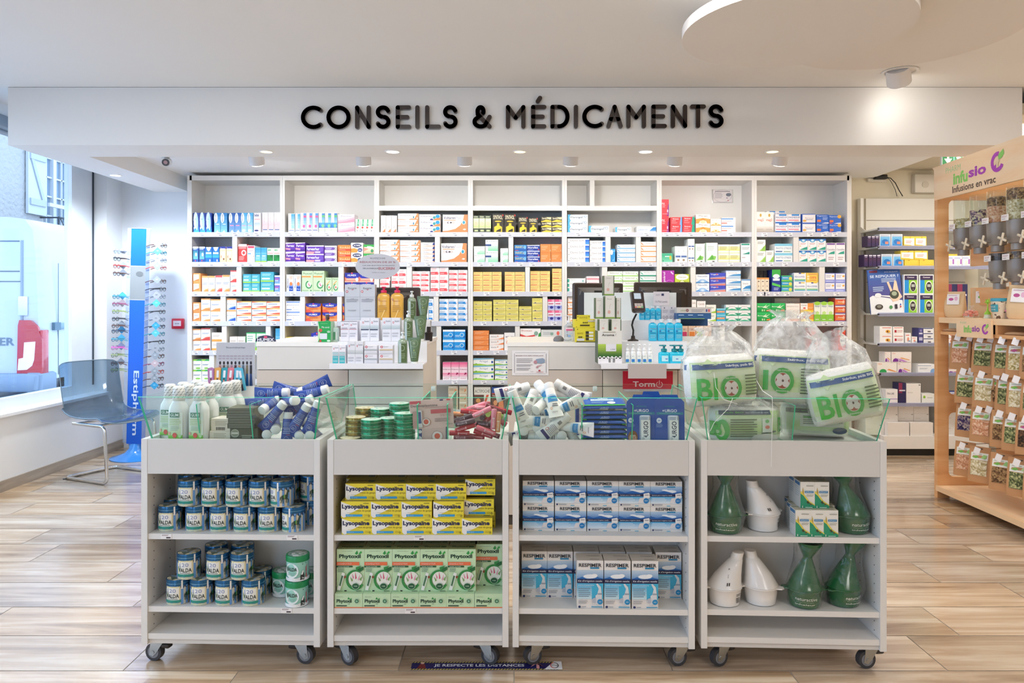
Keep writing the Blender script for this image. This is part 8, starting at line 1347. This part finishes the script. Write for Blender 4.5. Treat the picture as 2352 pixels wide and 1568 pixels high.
def glasses_stand():
    d = 6.05; bx = X(311, d); t = thing('eyewear_stand', 'tall bright blue rotating stand hung with reading glasses', 'display stand', (bx, d, 0), R(0)); t.rotation_euler = (0, R(1.4), 0)
    blue = M('0a5fd0', .3); w = .062; H = Z(526, d)
    mb = MB(); mb.box(-w, w, -.03, .03, .12, H, blue); deco(mb, lambda u, v, l: (-w+u*2*w, -.03-EPS*l, .12+v*(H-.12)), 'r,0,.67,1,.825,8c8f90;r,0,.668,1,.672,b0b0b0;r,0,.824,1,.828,b0b0b0;e,.6,.79,.24,.012,6d6f70;b,Estipharm,.5,.19,.30,.46,cfe0f4,-90' ); mb.build('column', t)
    mb = MB(); mb.loft([(0, .19, .19), (.006, .19, .19), (.02, .14, .14), (.045, .08, .08), (.08, .05, .045), (.12, .058, .03)], M('3f8fe0', .15, coat=.5), 40); mb.build('base', t)
    mb = MB(); cl = CLEAR('e8eef8', .9, .1, .2, 'dfe8f4')
    for s in (-1, 1): mb.plate([(s*w, -.032, .13), (s*(w+.03), -.032, .13), (s*(w+.03), -.032, H), (s*w, -.032, H)], .003, cl)
    mb.box(-w-.03, w+.06, -.033, -.028, H+.0005, H+.006, M('9aa0a8', .3, .6)); mb.build('side_rail', t)
    M_ = t.matrix_basis.copy(); loc = Vector((bx, d, 0)); rotm = Matrix.Rotation(R(1.4), 4, 'Y')
    def world(x, y, z): return loc+(rotm @ Vector((x, y, z)))
    def specs(col, tagc, tag2):
        g = thing('reading_glasses', '-', 'glasses'); m = M(col, .25, coat=.4)
        mb = MB()
        for s in (-1, 1):
            mb.tube([(.0, s*.028+.022*cos(a), -.002+.016*sin(a)) for a in [2*pi*k/14 for k in range(15)]], .0022, m, 6)
        mb.tube([(0, -.007, 0), (-.001, 0, .003), (0, .007, 0)], .002, m, 6); mb.build('frame', g)
        for s in (-1, 1):
            mb = MB(); mb.tube([(0, s*.05, .004), (-.01, s*.053, .004), (-.09, s*.045, .0), (-.125, s*.042, -.012)], [.0058, .0048, .0034, .0028], m, 6); mb.build('temple', g)
        mb = MB()
        for s in (-1, 1): mb.loft([(-.0005, .0005, .0005), (0, .0005, .0005)], m, 4); mb.poly([(.0002, s*.028+.02*cos(a), -.002+.0145*sin(a)) for a in [2*pi*k/12 for k in range(12)]], CLEAR('e4eef4', .9, .02, .1, 'd8e4f0'))
        mb.build('lens', g)
        if tagc:
            mb = MB(); mb.extr([(-.036, 0), (0, .033), (.036, 0), (0, -.033)], -.062, -.061, M(tagc, .35)); deco(mb, lambda u, v, l: ((u-.5)*.03, -.062-EPS*l, (v-.5)*.026), 'r,.2,.5,.8,.8,%s' % tag2); mb.build('hang_tag', g, loc=(-.02, 0, .008))
        return Kind(g)
    C = {k: specs(*v) for k, v in {'black': ('2a2a30', None, ''), 'brown': ('5c3a30', '9aa0a8', 'c8ccd0'), 'red': ('b83a34', '9aa0a8', 'c8ccd0'), 'teal': ('2a8aa0', '5ac0e8', 'a8e0f4'), 'grey': ('8f98a8', 'a8aab0', '7a7c84'), 'navy': ('303a50', '3aa0d0', '8ad0ec'), 'green': ('8a9a5a', None, ''), 'plum': ('8a3a60', 'c8b0b4', 'f0e8ea'), 'magenta': ('d85ab0', '8a98b0', 'b8c4d4')}.items()}
    left = [(578, 'grey'), (595, 'black'), (612, 'red'), (629, 'brown'), (682, 'teal'), (699, 'plum'), (716, 'green'), (733, 'black'), (749, 'brown'), (761, 'navy'), (780, 'teal'), (799, 'magenta'), (816, 'green'), (835, 'brown'), (850, 'green')]
    right = [(562, 'brown'), (579, 'teal'), (596, 'grey'), (613, 'red'), (644, 'brown'), (662, 'black'), (679, 'grey'), (697, 'teal'), (714, 'black'), (732, 'grey'), (748, 'navy'), (765, 'teal'), (783, 'black'), (800, 'grey'), (816, 'brown'), (834, 'plum'), (852, 'red'), (868, 'brown'), (884, 'navy')]
    for side, L_ in ((-1, left), (1, right)):
        cn = {}
        for k, (py, c) in enumerate(L_):
            cn[c] = cn.get(c, 0)+1; z = Z(py, d); p = world(side*(w+.128), 0, z)
            C[c].put(tuple(p), (0, 0, 0) if side > 0 else (0, 0, pi), '%s reading glasses on the blue stand, %s side, %s from the top' % (c, 'left' if side < 0 else 'right', ordw(k) if k < 12 else ('thirteenth', 'fourteenth', 'fifteenth', 'sixteenth', 'seventeenth', 'eighteenth', 'nineteenth')[k-12]), 'reading glasses on the blue stand')
glasses_stand()
t = thing('fire_call_point', 'red fire alarm call point on the white wall left of the shelves', 'fire alarm', (X(411, 6.488), 6.4875, Z(743, 6.488)))
mb = MB(); mb.bbox(-.05, .05, -.035, 0, -.045, .045, M('d8203c', .35)); mb.build('casing', t); mb = MB(); mb.box(-.034, .034, -.0365, -.035, -.02, .026, M('f4e4e6', .4)); deco(mb, lambda u, v, l: ((u-.5)*.068, -.0365-EPS*l, -.02+v*.046), 'e,.5,.45,.05,.08,303040;p,303040,.2,.45,.36,.55,.36,.35;p,303040,.8,.45,.64,.55,.64,.35'); mb.build('glass_plate', t)
t = thing('security_camera', 'white bullet security camera under the dropped ceiling', 'camera', (X(380, 5.5), 5.5, 2.3615))
mb = MB(); mb.cyl((0, 0, 0), (0, 0, -.02), .03, M('e4e6e8', .4), 20); mb.cyl((0, 0, -.02), (.01, -.02, -.045), .011, M('e4e6e8', .4)); mb.build('bracket', t)
mb = MB(); mb.cyl((-.012, .07, -.035), (.025, -.05, -.062), .029, M('eceef0', .35), 24); mb.build('housing', t)
mb = MB(); mb.cyl((.0255, -.0515, -.0625), (.026, -.0535, -.063), .026, M('54565c', .3), 24); mb.cyl((.0261, -.054, -.063), (.0268, -.057, -.0637), .014, M('c0a0a4', .1), 16); mb.build('lens', t)
# ---- the street outside
MB().box(-30, XL-.35, -14, 40, -.35, -.25, M('b4b8bc', .8)).build('pavement', kind='structure')
def house():
    HX = -9.0; t = thing('stone_house', 'pale rendered house with white shutters across the street', 'house', (HX, 12, 0))
    st = BUMPY('b2afac', .95, 12, .9, .05); fr = M('d4d6d8', .5); gl = M('7f93a5', .15); wy0, wy1 = 14.25, 15.35
    mb = MB(); z0, z1 = 2.62, 5.6
    a = -.4; b = 8
    mb.box(-1.2, 0, a, wy0-12, -.3, 6.2, st); mb.box(-1.2, 0, wy1-12, b, -.3, 6.2, st); mb.box(-1.2, 0, wy0-12, wy1-12, -.3, z0, st); mb.box(-1.2, 0, wy0-12, wy1-12, z1, 6.2, st); mb.build('facade', t)
    q0, q1 = wy0-12+.03, wy1-12-.03
    mb = MB(); mb.box(-.2, -.14, q0, q1, z0, z0+.1, fr); mb.box(-.2, -.14, q0, q1, z1-.1, z1, fr); 
    for y in (q0, (q0+q1)/2-.05, q1-.1): mb.box(-.2, -.12, y, y+.1, z0, z1, fr)
    for k in range(1, 7): mb.box(-.19, -.15, q0, q1, z0+k*.38, z0+k*.38+.03, fr)
    for y in (q0+(q1-q0)*.27, q0+(q1-q0)*.75): mb.box(-.19, -.15, y, y+.03, z0, z1, fr)
    f = mb.build('window', t); MB().box(-.2, -.195, q0+.1, q1-.1, z0+.1, z1-.1, gl).build('pane', f)
    for k, (y0, y1) in enumerate(((wy0-12-.56, wy0-12-.02), (wy1-12+.06, wy1-12+.7))):
        s = MB(); s.box(.02, .07, y0, y1, z0+.33, z1+.05, M('c4c8cc', .5))
        for z in (z0+.5, z0+1.35, z1-.35): s.box(.07, .1, y0+.04, y1-.04, z, z+.12, M('b0b6bc', .5))
        n = 8
        s.plate([(.075, y1-.14, z0+.6), (.075, y1-.06, z0+.6), (.075, y0+.14, z0+1.35), (.075, y0+.06, z0+1.35)], .02, M('b0b6bc', .5)); s.build('shutter', t)
    MB().box(.06, .11, wy0-12+.02, wy0-12+1.0, 3.15, 3.22, fr).build('shutter_bar', t)
    mb = MB(); ir = M('2f363f', .5, .4); y0, y1 = wy0-12-.1, wy1-12+.9; mb.T = Matrix.Translation((0, 0, -.33)); mb.tube([(.35, y0, 3.25), (.35, y1, 3.25)], .02, ir); mb.tube([(.35, y0, 2.72), (.35, y1, 2.72)], .02, ir)
    for yy in (y0, y1): mb.tube([(.0, yy, 3.25), (.35, yy, 3.25)], .015, ir); mb.tube([(.35, yy, 3.25), (.35, yy, 2.72)], .018, ir)
    k = y0+.18
    while k < y1:
        mb.tube([(.35, k+.16*math.exp(-.25*a)*cos(a), 2.98+.2*math.exp(-.22*a)*sin(a)) for a in [.5*j for j in range(16)]], .012, ir, 5); mb.tube([(.35, k-.12, 2.75), (.35, k-.02, 3.1), (.35, k-.12, 3.24)], .01, ir, 5); k += .42
    mb.build('balcony_railing', t)
    MB().box(0, .4, y0-.05, y1+.05, 2.25, 2.37, st).build('balcony_slab', t)
house()
def van():
    t = thing('delivery_van', 'white delivery van parked outside, seen from behind', 'van', (-6.52, 10.3, -.25)); m = M('bcc3cb', .3, coat=.5); d2 = M('8f9aa6', .4); zt = 2.72
    # rear face towards the camera at y=0, nearside flank at x=0, body stretches to -x and +y
    mb = MB(); rows = []
    for y in (0, .06, .25, 5.0):
        ins = .05 if y == 0 else (.015 if y == .06 else 0); rows.append([(-.0-ins-xo, y, z) for xo, z in ((0.0, .45), (.0, 1.0), (.02, 1.5), (.05, 2.2), (.09, 2.55), (.2, zt-.03), (.4, zt), (1.0, zt+.03), (1.65, zt), (1.85, zt-.03), (1.96, 2.55), (2.0, 2.2), (2.03, 1.5), (2.05, 1.0), (2.05, .45))])
    mb.skin(rows, m, True, True); mb.build('body', t)
    mb = MB(); ln = M('5c6872', .5)
    for a, b, c, d_ in ((-1.95, -.32, 2.38, 2.395), (-1.95, -.32, 1.96, 1.975), (-1.95, -.3, 1.82, 1.832), (-1.02, -1.005, .6, 2.4)): mb.box(a, b, -.006, -.0005, c, d_, ln)
    mb.box(-.30, -.27, -.012, 0, .55, 2.4, d2); mb.build('rear_door_line', t)
    mb = MB(); deco(mb, lambda u, v, l: (-1.0+u*.62, -.008-EPS*l, .92+v*.14), 'b,BOXER,.5,.5,.96,.8,6c7a88'); mb.build('badge', t)
    mb = MB(); mb.bbox(-.33, -.2, -.03, 0, 1.35, 1.62, M('d9e0e6', .3), .01); mb.build('door_hinge', t)
    mb = MB(); red = M('b8202c', .15, coat=.8); cv = lambda pts: [(-.335+(x-150)*.00193, 1.29-(y-262)*.00199) for x, y in pts]
    mb.extr(cv([(150, 690), (320, 690), (332, 600), (332, 400), (300, 310), (250, 264), (168, 262), (158, 300)]), -.04, -.001, red); mb.bbox(-.02, .012, -.03, .12, .45, 1.15, red, .006); lo = mb.build('tail_light', t)
    mb = MB(); mb.extr(cv([(158, 612), (225, 608), (262, 580), (276, 540), (286, 412), (205, 418), (198, 525), (165, 532)]), -.044, -.0405, M('f0e4ea', .15, coat=.6)); mb.build('reversing_lens', lo)
    mb = MB(); gr = M('7f90a4', .6); mb.bbox(-2.1, -.0, -.14, .1, .3, .55, gr, .03); mb.bbox(-.22, .03, -.08, .3, .28, .56, gr, .03); mb.build('bumper', t)
    mb = MB(); mb.bbox(.0, .035, .28, 4.4, 1.15, 1.24, M('7f98a4', .4), .008); mb.box(.0, .038, .22, .36, 1.14, 1.25, M('4f6c7c', .4)); mb.build('side_moulding', t)
    mb = MB(); 
    for a, b in ((.35, .362), (.62, .64), (3.4, 3.412)): mb.box(-.0, .004, a, b, .5, 2.1, ln)
    mb.box(-.02, .004, .9, 3.4, 2.1, 2.112, ln); mb.build('panel_line', t)
    for y in (1.1, 4.1): mb = MB(); mb.cyl((-.25, y, .33), (-.01, y, .33), .33, M('2a2c30', .7), 24); mb.cyl((-.01, y, .33), (0, y, .33), .2, M('a8adb2', .4, .6), 20); mb.build('wheel', t)
van()
# ================================================================ right: wooden infusion display
BW = WOOD('d89c66', 'e8b27c', 'f2c896', 'beech', (1.2, 1.2, 9), .42); BWH = WOOD('f4cb9e', 'fad9b0', 'fce6c6', 'beech_light', (9, 1.2, 9), .4)
DX, DY0, DY1 = 2.78, 3.5, 4.83
t = thing('infusion_stand', 'tall beech wood stand for loose herbal infusions, with lettered header', 'display stand', (DX, DY1, 0)); oy = -DY1
def part(nm, mb, m=None): return mb.build(nm, t)
def ly(y): return y-DY1
# end frame (far side) and near frame
for y0 in (DY1-.035, DY0):
    mb = MB(); a = y0-DY1; b = a+.035
    mb.box(-.018, .055, a, b, 0, 2.13, BW); mb.box(.47, .54, a, b, 0, 2.13, BW)
    def rail(z0, z1):
        r = .035; pts = [(.055, z0)]+[(.055+r-r*cos(q)*0-r+r, z0) for q in ()]
        mb.box(.055, .47, a, b, z0, z1, BW)
        for sx, cx in ((1, .055), (-1, .47)):
            for sz, cz_ in ((1, z1), (-1, z0)):
                mb.extr([(cx, cz_)]+[(cx+sx*(r-r*sin(R(15*k))), cz_+sz*(r-r*cos(R(15*k)))) for k in range(7)], a, b, BW)
    rail(.554, .668); rail(.02, .136); rail(1.93, 2.13)
    mb.build('end_frame', t)
mb = MB(); mb.extr([(ly(DY1), 1.93), (ly(DY0), 1.93), (ly(DY0), 2.175), (ly(DY1)+.02, 2.145), (ly(DY1), 2.125)][::-1], -.02, .0, BWH, plane='yz'); mb.T = None
hd = mb.build('header_board', t)
mb = MB(); 
def side(px, py): d = DX*FP/(px-CX); return d, CH+(CY-py)*d/FP
def tx(s, y0, y1, zc, h, m, bold=0, x=-.0206, dz=0):
    mb.text(s, (x, ly((y0+y1)/2), zc), (0, -1, 0), (0, 0, 1), abs(y0-y1), h, m, bold)
tx('PHARM', 4.70, 4.545, 2.100, .036, M('b9d69a', .5)); tx('infu', 4.62, 4.475, 2.035, .075, M('8fd668', .4), 2); tx('sio', 4.465, 4.30, 2.045, .06, M('b044b8', .4), 2)
tx('Infusions en vrac', 4.63, 4.215, 1.968, .042, M('5c4636', .5), 1)
def logo(cy_, cz_, r, x=-.0208, b=None):
    f = lambda u, v, l: (x-.0004*l, ly(cy_)-(u-.5)*2*r, cz_+(v-.5)*2*r)
    deco(b or mb, f, 'o,.5,.5,.5,.5,.42,b044b8,75,335;p,b044b8,.3,.1,.46,.2,.4,.4,.2,.3;p,8fd668,.5,.6,.6,.85,.95,1.05,1.0,.8,.8,.62;p,f2d9b4,.3,.4,.66,.5,.66,.6,.3,.5;p,f2d9b4,.44,.2,.56,.22,.6,.72,.46,.7')
logo(4.20, 2.062, .058)
mb.build('header_lettering', hd)
mb = MB(); mb.box(-.01, .5, ly(DY0)+.036, ly(DY1)-.036, 1.135, 1.17, BWH); part('shelf', mb)
mb = MB(); mb.box(.0, .5, ly(DY0)+.036, ly(DY1)-.036, 1.06, 1.08, BW); mb.box(.0, .5, ly(4.57)-.01, ly(4.57)+.01, 1.08, 1.135, BW); mb.box(.0, .5, ly(4.24)-.01, ly(4.24)+.01, 1.08, 1.135, BW); mb.box(.48, .5, ly(DY0)+.036, ly(DY1)-.036, 1.08, 1.135, M('7a4a2c', .6)); part('cubby_shelf', mb)
mb = MB(); mb.box(-.025, -.012, ly(4.25), ly(4.58), 1.055, 1.16, BWH); sb = part('name_board', mb); mb = MB()
tx('PHARM', 4.54, 4.48, 1.142, .014, M('c4d8a8', .5), x=-.0256); tx('infu', 4.505, 4.43, 1.105, .045, M('8fd668', .4), 2, x=-.0256); tx('sio', 4.425, 4.35, 1.108, .036, M('a050a8', .4), 2, x=-.0256); logo(4.30, 1.108, .03, -.0258); mb.build('name_lettering', sb)
mb = MB(); mb.box(-.03, .5, ly(DY0)+.036, ly(DY1)-.036, .05, .082, BWH); part('bottom_shelf', mb)
mb = MB(); mb.box(.30, .32, ly(DY0)+.036, ly(4.70), .15, 1.04, BW); part('back_board', mb)
mb = MB(); mb.box(.2, .22, ly(DY0)+.036, ly(4.80), 1.5, 1.62, BW); mb.box(.2, .22, ly(DY0)+.036, ly(4.80), 1.25, 1.36, BW); part('dispenser_rail', mb)
TEAS = {'pale': ['e8dcb0', 'cdbb84', 'a89a5c', 'f2ecd0'], 'floral': ['e4d8b4', '7a5a80', 'c8a8b0', '4a3a5a', 'efe4c4'], 'peach': ['e8b898', 'd8a07c', 'f0d0b4', 'c88a66'], 'brown': ['7a5a3c', '9a7a52', '5a4028', 'b49468'], 'violet': ['4a3a6a', '8a7a8a', '2e2a4a', 'b8a8a0'], 'green': ['9aa070', '6a7448', 'c4c48c', '4a5434'], 'cream': ['e8dfc0', 'd4c79c', 'f4efd8', 'b8a878'], 'dark': ['3a2a20', '5a4030', '7a5a3c', '2a1e18']}
def tea(k): return SPECKLE(TEAS[k], 110, .85, 'tea_'+k, .8)
GB_ = CLEAR('f0f4f0', .9, .03, .04)
def dispenser(d, z0, fill, k1, k2, lab, rx=2.885, top=1.925):
    q = thing('bulk_dispenser', lab, 'dispenser', (rx, d, z0), group='infusion dispensers'); r = .056; m = M('8f8780', .3, coat=.3)
    mb = MB(); mb.loft([(0, .034, .034), (.035, .034, .034), (.04, .046, .046), (.06, .05, .05), (.065, .053, .053), (.12, r, r), (.17, r*1.03, r*1.03)], m, 28); mb.box(-r*1.12, r*.6, -.012, .012, .055, .065, m); mb.build('grey_body', q)
    h = top-z0; mb = MB(); mb.loft([(.171, r, r), (h, r, r)], GB_, 28, False); mb.build('clear_tube', q)
    mb = MB(); f = .171+(h-.171)*fill; mid = .171+(f-.171)*(.62 if k2 else 1); mb.loft([(.1715, r*.96, r*.96), (mid, r*.96, r*.96)], tea(k1), 24); mb.build('tea', q)
    if k2: mb = MB(); mb.loft([(mid+.0005, r*.96, r*.96), (f-.01, r*.96, r*.96), (f, r*.7, r*.7)], tea(k2), 24); mb.build('tea', q)
    mb = MB(); mb.cyl((-r*.9, 0, .06), (-r-.03, 0, .06), .008, m, 10)
    for a in (20, 110): mb.T = Matrix.Translation((-r-.034, 0, .06)) @ Matrix.Rotation(R(a), 4, 'X'); mb.bbox(-.005, .005, -.006, .006, -.037, .037, M('e9dcc4', .5), .002)
    mb.T = None; mb.build('cross_knob', q)
    mb = MB(); mb.box(-r-.016, -r-.0145, -.028, .034, .165, .2, M('faf6f4', .4)); deco(mb, lambda u, v, l: (-r-.0162-EPS*l, .032-u*.055, .167+v*.03), 'L,.1,.9,.5,.9,2,c8a0a4;L,.1,.7,.1,.4,1,c0b8bc'); mb.build('label_card', q)
for k, (d, f, a, b) in enumerate(((4.72, .32, 'pale', None), (4.555, .5, 'floral', None), (4.39, .82, 'peach', 'brown'), (4.215, .95, 'cream', 'brown'), (4.05, .7, 'green', None))): dispenser(d, 1.565, f, a, b, 'bulk infusion dispenser holding %s herbs, %s of the upper row' % (('pale green', 'flowery cream', 'peach and brown', 'cream and brown', 'green')[k], ordw(k)))
for k, (d, a) in enumerate(((4.44, 'dark'), (4.275, 'brown'), (4.11, 'dark'))): dispenser(d, 1.345, .95, a, None, 'bulk infusion dispenser with dark herbs, %s of the lower row' % ordw(k), 2.93, 1.56)
# hanging kraft bags
KR = M('c8976a', .75, sc=20); 
def krbag(w, h, tk, leaf):
    q = thing('kraft_bag', '-', 'bag'); mb = MB(); n = 8; T = .035
    secs = [(.0, w*.5, T*.5), (.015, w*.5, T*.55), (h*.4, w*.49, T*.5), (h*.7, w*.48, T*.3), (h*.86, w*.47, .003), (h, w*.46, .0016)]
    mb.loft(secs, KR, 24, e=5); mb.build('pouch', q)
    mb = MB(); f = lambda u, v, l: ((u-.5)*w*.92, -(T*.56 if v < .45 else T*.56-(v-.45)/.42*(T*.5))-.001-EPS*l if v < .88 else -.0035-EPS*l, v*h)
    tm = tea(tk)
    for i in range(5): a, b = .2+.42*i/5, .2+.42*(i+1)/5; mb.poly([f(.12, a, 0), f(.88, a, 0), f(.88, b, 0), f(.12, b, 0)], tm)
    mb.build('window', q)
    mb = MB()
    for i in range(3): a, b = .63+.2*i/3, .63+.2*(i+1)/3; mb.poly([f(.1, a, 0), f(.9, a, 0), f(.9, b, 0), f(.1, b, 0)], M('f2f4ec', .5))
    deco(mb, lambda u, v, l: (f(.1+.8*u, .63+.2*v, l+6)), 'p,%s,.08,.3,.3,.6,.5,.4,.3,.2;p,%s,.6,.3,.75,.8,.95,.7,.85,.2;L,.12,.7,.72,.92,1,b0b4ac' % leaf, du=1); mb.build('label', q)
    mb = MB(); deco(mb, lambda u, v, l: ((u-.5)*.03, -.0035, h*.93+v*.006), 'r,0,0,1,1,3a2c20'); mb.build('hang_hole', q)
    return Kind(q)
KB = [krbag(.13, .215, k, l) for k, l in (('peach', ('7ac04a', '9ad07a')), ('green', ('7ac04a', 'c4e0a0')), ('cream', ('7ac04a', '9ad07a')), ('violet', ('7ac04a', '9ad07a')), ('brown', ('7ac04a', '9ad07a')), ('dark', ('c05090', 'e0a0c8')), ('pale', ('c05090', 'e0a0c8')))]
KN = ['peach', 'green', 'cream', 'violet', 'brown', 'dark', 'pale']
RWS = [(1.05, [(2206, 0, 0), (2234, 5, .05), (2258, 1, 0), (2282, 5, .06), (2307, 1, 0), (2339, 6, 0), (2372, 4, 0)]), (.842, [(2218, 1, 0), (2236, 5, .05), (2260, 2, -.01), (2296, 4, .04), (2314, 1, .02), (2340, 2, 0), (2374, 1, 0)]),
       (.632, [(2219, 3, 0), (2254, 0, -.01), (2277, 4, .05), (2302, 4, 0), (2330, 1, 0), (2362, 5, 0)]), (.385, [(2216, 0, 0), (2250, 2, -.01), (2300, 4, -.01), (2341, 1, 0), (2380, 2, 0)])]
for r_, (zt, L_) in enumerate(RWS):
    mb = MB(); x = 3.0; mb.tube([(x, DY0+.1, zt-.005), (x, 4.70, zt-.005)], .005, STEEL); cn = {}
    for px, k, dx in L_:
        xx = 2.85+dx; d = xx*FP/(px-CX); mb.tube([(3.0, d, zt-.005), (xx-.03, d-.0, zt-.012)], .0025, STEEL, 6)
        cn[k] = cn.get(k, 0)+1
        KB[k].put((xx, d, zt-.21), (R(-3), 0, R(-56)), 'kraft bag of %s herbs, %s row of the hanging bags, %s of its kind' % (KN[k], ('top', 'second', 'third', 'bottom')[r_], ordw(cn[k]-1)), 'hanging kraft bags of herbs')
    o = mb.build('hook_bar'); o.parent = t; o.matrix_parent_inverse = Matrix.Translation((-DX, -DY1, 0))
    for px, k, dx in L_:
        mb = MB(); xx = 2.78+dx; d = xx*FP/(px-6-CX); mb.T = Matrix.Translation((xx, d, zt+.0)) @ Matrix.Rotation(R(-50), 4, 'Z') @ Matrix.Rotation(R(18), 4, 'Y'); mb.box(-.016, .016, -.001, 0, -.022, .018, M('f6f4f6', .4))
        o = mb.build('price_card'); o.parent = t; o.matrix_parent_inverse = Matrix.Translation((-DX, -DY1, 0))
# goods on the middle shelf
def sack(px, x, z, w, h, T, lab, rz=-50, leaf='c05090', tilt=0):
    d = x*FP/(px-CX); q = thing('kraft_pouch', lab, 'bag', (x, d, z), group='kraft pouches on the stand', rot=(0, R(tilt), R(rz)))
    mb = MB(); mb.loft([(0, w*.4, T*.4), (.01, w*.46, T*.5), (h*.35, w*.52, T*.55), (h*.65, w*.5, T*.35), (h*.88, w*.49, .006), (h*.9, w*.49, .009), (h, w*.49, .006)], M('e2c49a', .7, sc=20), 24, e=4); mb.build('pouch', q)
    mb = MB(); deco(mb, lambda u, v, l: ((u-.5)*w*.6, -T*.5+v*.012-.004-EPS*l, h*.5+v*h*.4), 'r,0,0,1,1,f6f2f2;e,.34,.5,.2,.14,%s;L,.1,.9,.8,.95,1,c8a8b8;e,.74,.56,.14,.2,e8b8d4' % leaf); mb.build('label', q)
ZM = 1.1705
sack(2194, 2.86, ZM, .12, .165, .075, 'kraft pouch with pink label at the left end of the wooden shelf')
sack(2262, 3.02, ZM, .15, .185, .07, 'large kraft pouch behind the spotted cup on the wooden shelf', -40, '7ac04a'); sack(2343, 2.87, ZM, .14, .19, .06, 'kraft pouch leaning at the right edge of the wooden shelf', -60, tilt=4)
q = thing('spotted_cup', 'spotted paper cup with teal lid and teal label on the wooden shelf', 'cup', (2.84, 2.84*FP/(2298-CX), ZM))
mb = MB(); mb.loft([(0, .036, .036), (.003, .038, .038), (.1, .048, .048)], SPECKLE(['ead7be', 'e6d2b6', 'ecdcc4', 'ead7be', 'e8d4ba', '6a5040'], 90, .5, 'spotted_paper', 0), 28); mb.build('cup', q)
mb = MB(); mb.loft([(.1005, .0505, .0505), (.108, .051, .051), (.118, .05, .05), (.119, .046, .046)], M('3a9fb8', .3), 28); mb.build('lid', q)
mb = MB(); deco(mb, lambda u, v, l: (-(.0445+.0006*l+.004*v)*cos(R(-62+u*104)+.0), (.0445+.0006*l+.004*v)*-sin(R(-62+u*104)), .04+v*.042), 'r,0,0,1,1,3f9fae;t,LA BREAK,.5,.68,.7,.2,e8f4f4;t,A TISANE,.5,.3,.7,.2,e8f4f4', du=.1); mb.build('label', q)
q = thing('tea_infuser', 'lime green tea infuser with a leafy handle on the wooden shelf', 'tea infuser', (2.83, 2.83*FP/(2268.5-CX), ZM))
lm = M('a6dc4a', .35); mb = MB(); mb.loft([(0, .022, .022), (.006, .022, .022), (.008, .018, .018), (.022, .018, .018)], M('dfe4d0', .3), 20); mb.loft([(.0225, .019, .019), (.034, .016, .016), (.045, .006, .006), (.07, .003, .003), (.085, .003, .003)], lm, 16); mb.build('bell', q)
mb = MB()
for a in range(0, 360, 60): mb.extr([(0, .084), (.016*cos(R(a))+.003, .1+.014*sin(R(a))), (.02*cos(R(a+14)), .1+.018*sin(R(a+14)))], -.002, .002, lm)
mb.ball((0, 0, .1), .009, lm); mb.build('leaf_handle', q)
def sachet(px, x, cols, lab, w=.09, h=.045):
    q = thing('sweet_sachet', lab, 'sachet', (x, x*FP/(px-CX), ZM), group='clear sweet sachets'); rr = random.Random(px); mb = MB()
    for k in range(14): mb.ball((rr.uniform(-.4, .4)*w, rr.uniform(-.02, .02), .012+rr.uniform(0, .7)*h), .011, M(cols[k % len(cols)], .4), 8, 6, (1.2, .9, .8))
    mb.build('sweets', q); mb = MB(); mb.loft([(0, w*.5, .026), (h*.5, w*.55, .03), (h, w*.4, .022), (h*1.3, w*.1, .008), (h*1.7, w*.2, .012)], CLEAR('fbfbfb', .95, .12, .1, 'f6f2f0', 1., 30.), 24, False); mb.build('film', q)
sachet(2231, 2.84, ['f08a6a', 'ee7a5c', 'f4a488'], 'clear sachet of orange sweets on the wooden shelf'); sachet(2321, 2.87, ['e8508a', 'f08ab0', 'e85a6a'], 'clear sachet of pink sweets beside the spotted cup', .06, .1)
for k, (px, x) in enumerate(((2190, 2.84), (2337, 2.84))):
    mb = MB(); mb.loft([(0, .06, .03), (.006, .065, .036), (.014, .05, .03), (.018, .02, .01)], M('dcb890', .7, sc=20), 20, e=3); mb.build('folded_paper_bag', label='folded brown paper bags in the %s cubby under the wooden shelf' % ('left', 'right')[k], cat='paper bag', group='folded paper bags', loc=(x, x*FP/(px-CX), 1.0805), rot=(0, 0, R(-60)))
# exit sign
t2 = thing('exit_sign', 'green and white emergency exit sign under the ceiling behind the wooden stand', 'exit sign', (X(2188, 5.3), 5.3, Z(384, 5.3)))
mb = MB(); w, h = .155, .1; mb.box(-w/2, w/2, 0, .02, 0, h, M('e4ecee', .4)); deco(mb, lambda u, v, l: ((u-.5)*w, -EPS*l, v*h), 'r,.03,.04,.97,.96,12904e;r,.54,.04,.58,.96,8fe0e0;p,f4fbf8,.1,.62,.24,.62,.24,.96,.34,.96,.34,.62,.48,.62,.29,.2;p,f4fbf8,.64,.1,.74,.5,.66,.7,.78,.8,.94,.62,.84,.4,.92,.1,.84,.1,.78,.36,.7,.1;e,.82,.86,.05,.08,f4fbf8'); mb.build('panel', t2)
MB().cyl((0, .01, h), (0, .01, 2.36-Z(384, 5.3)), .004, STEEL).build('hanger', t2)
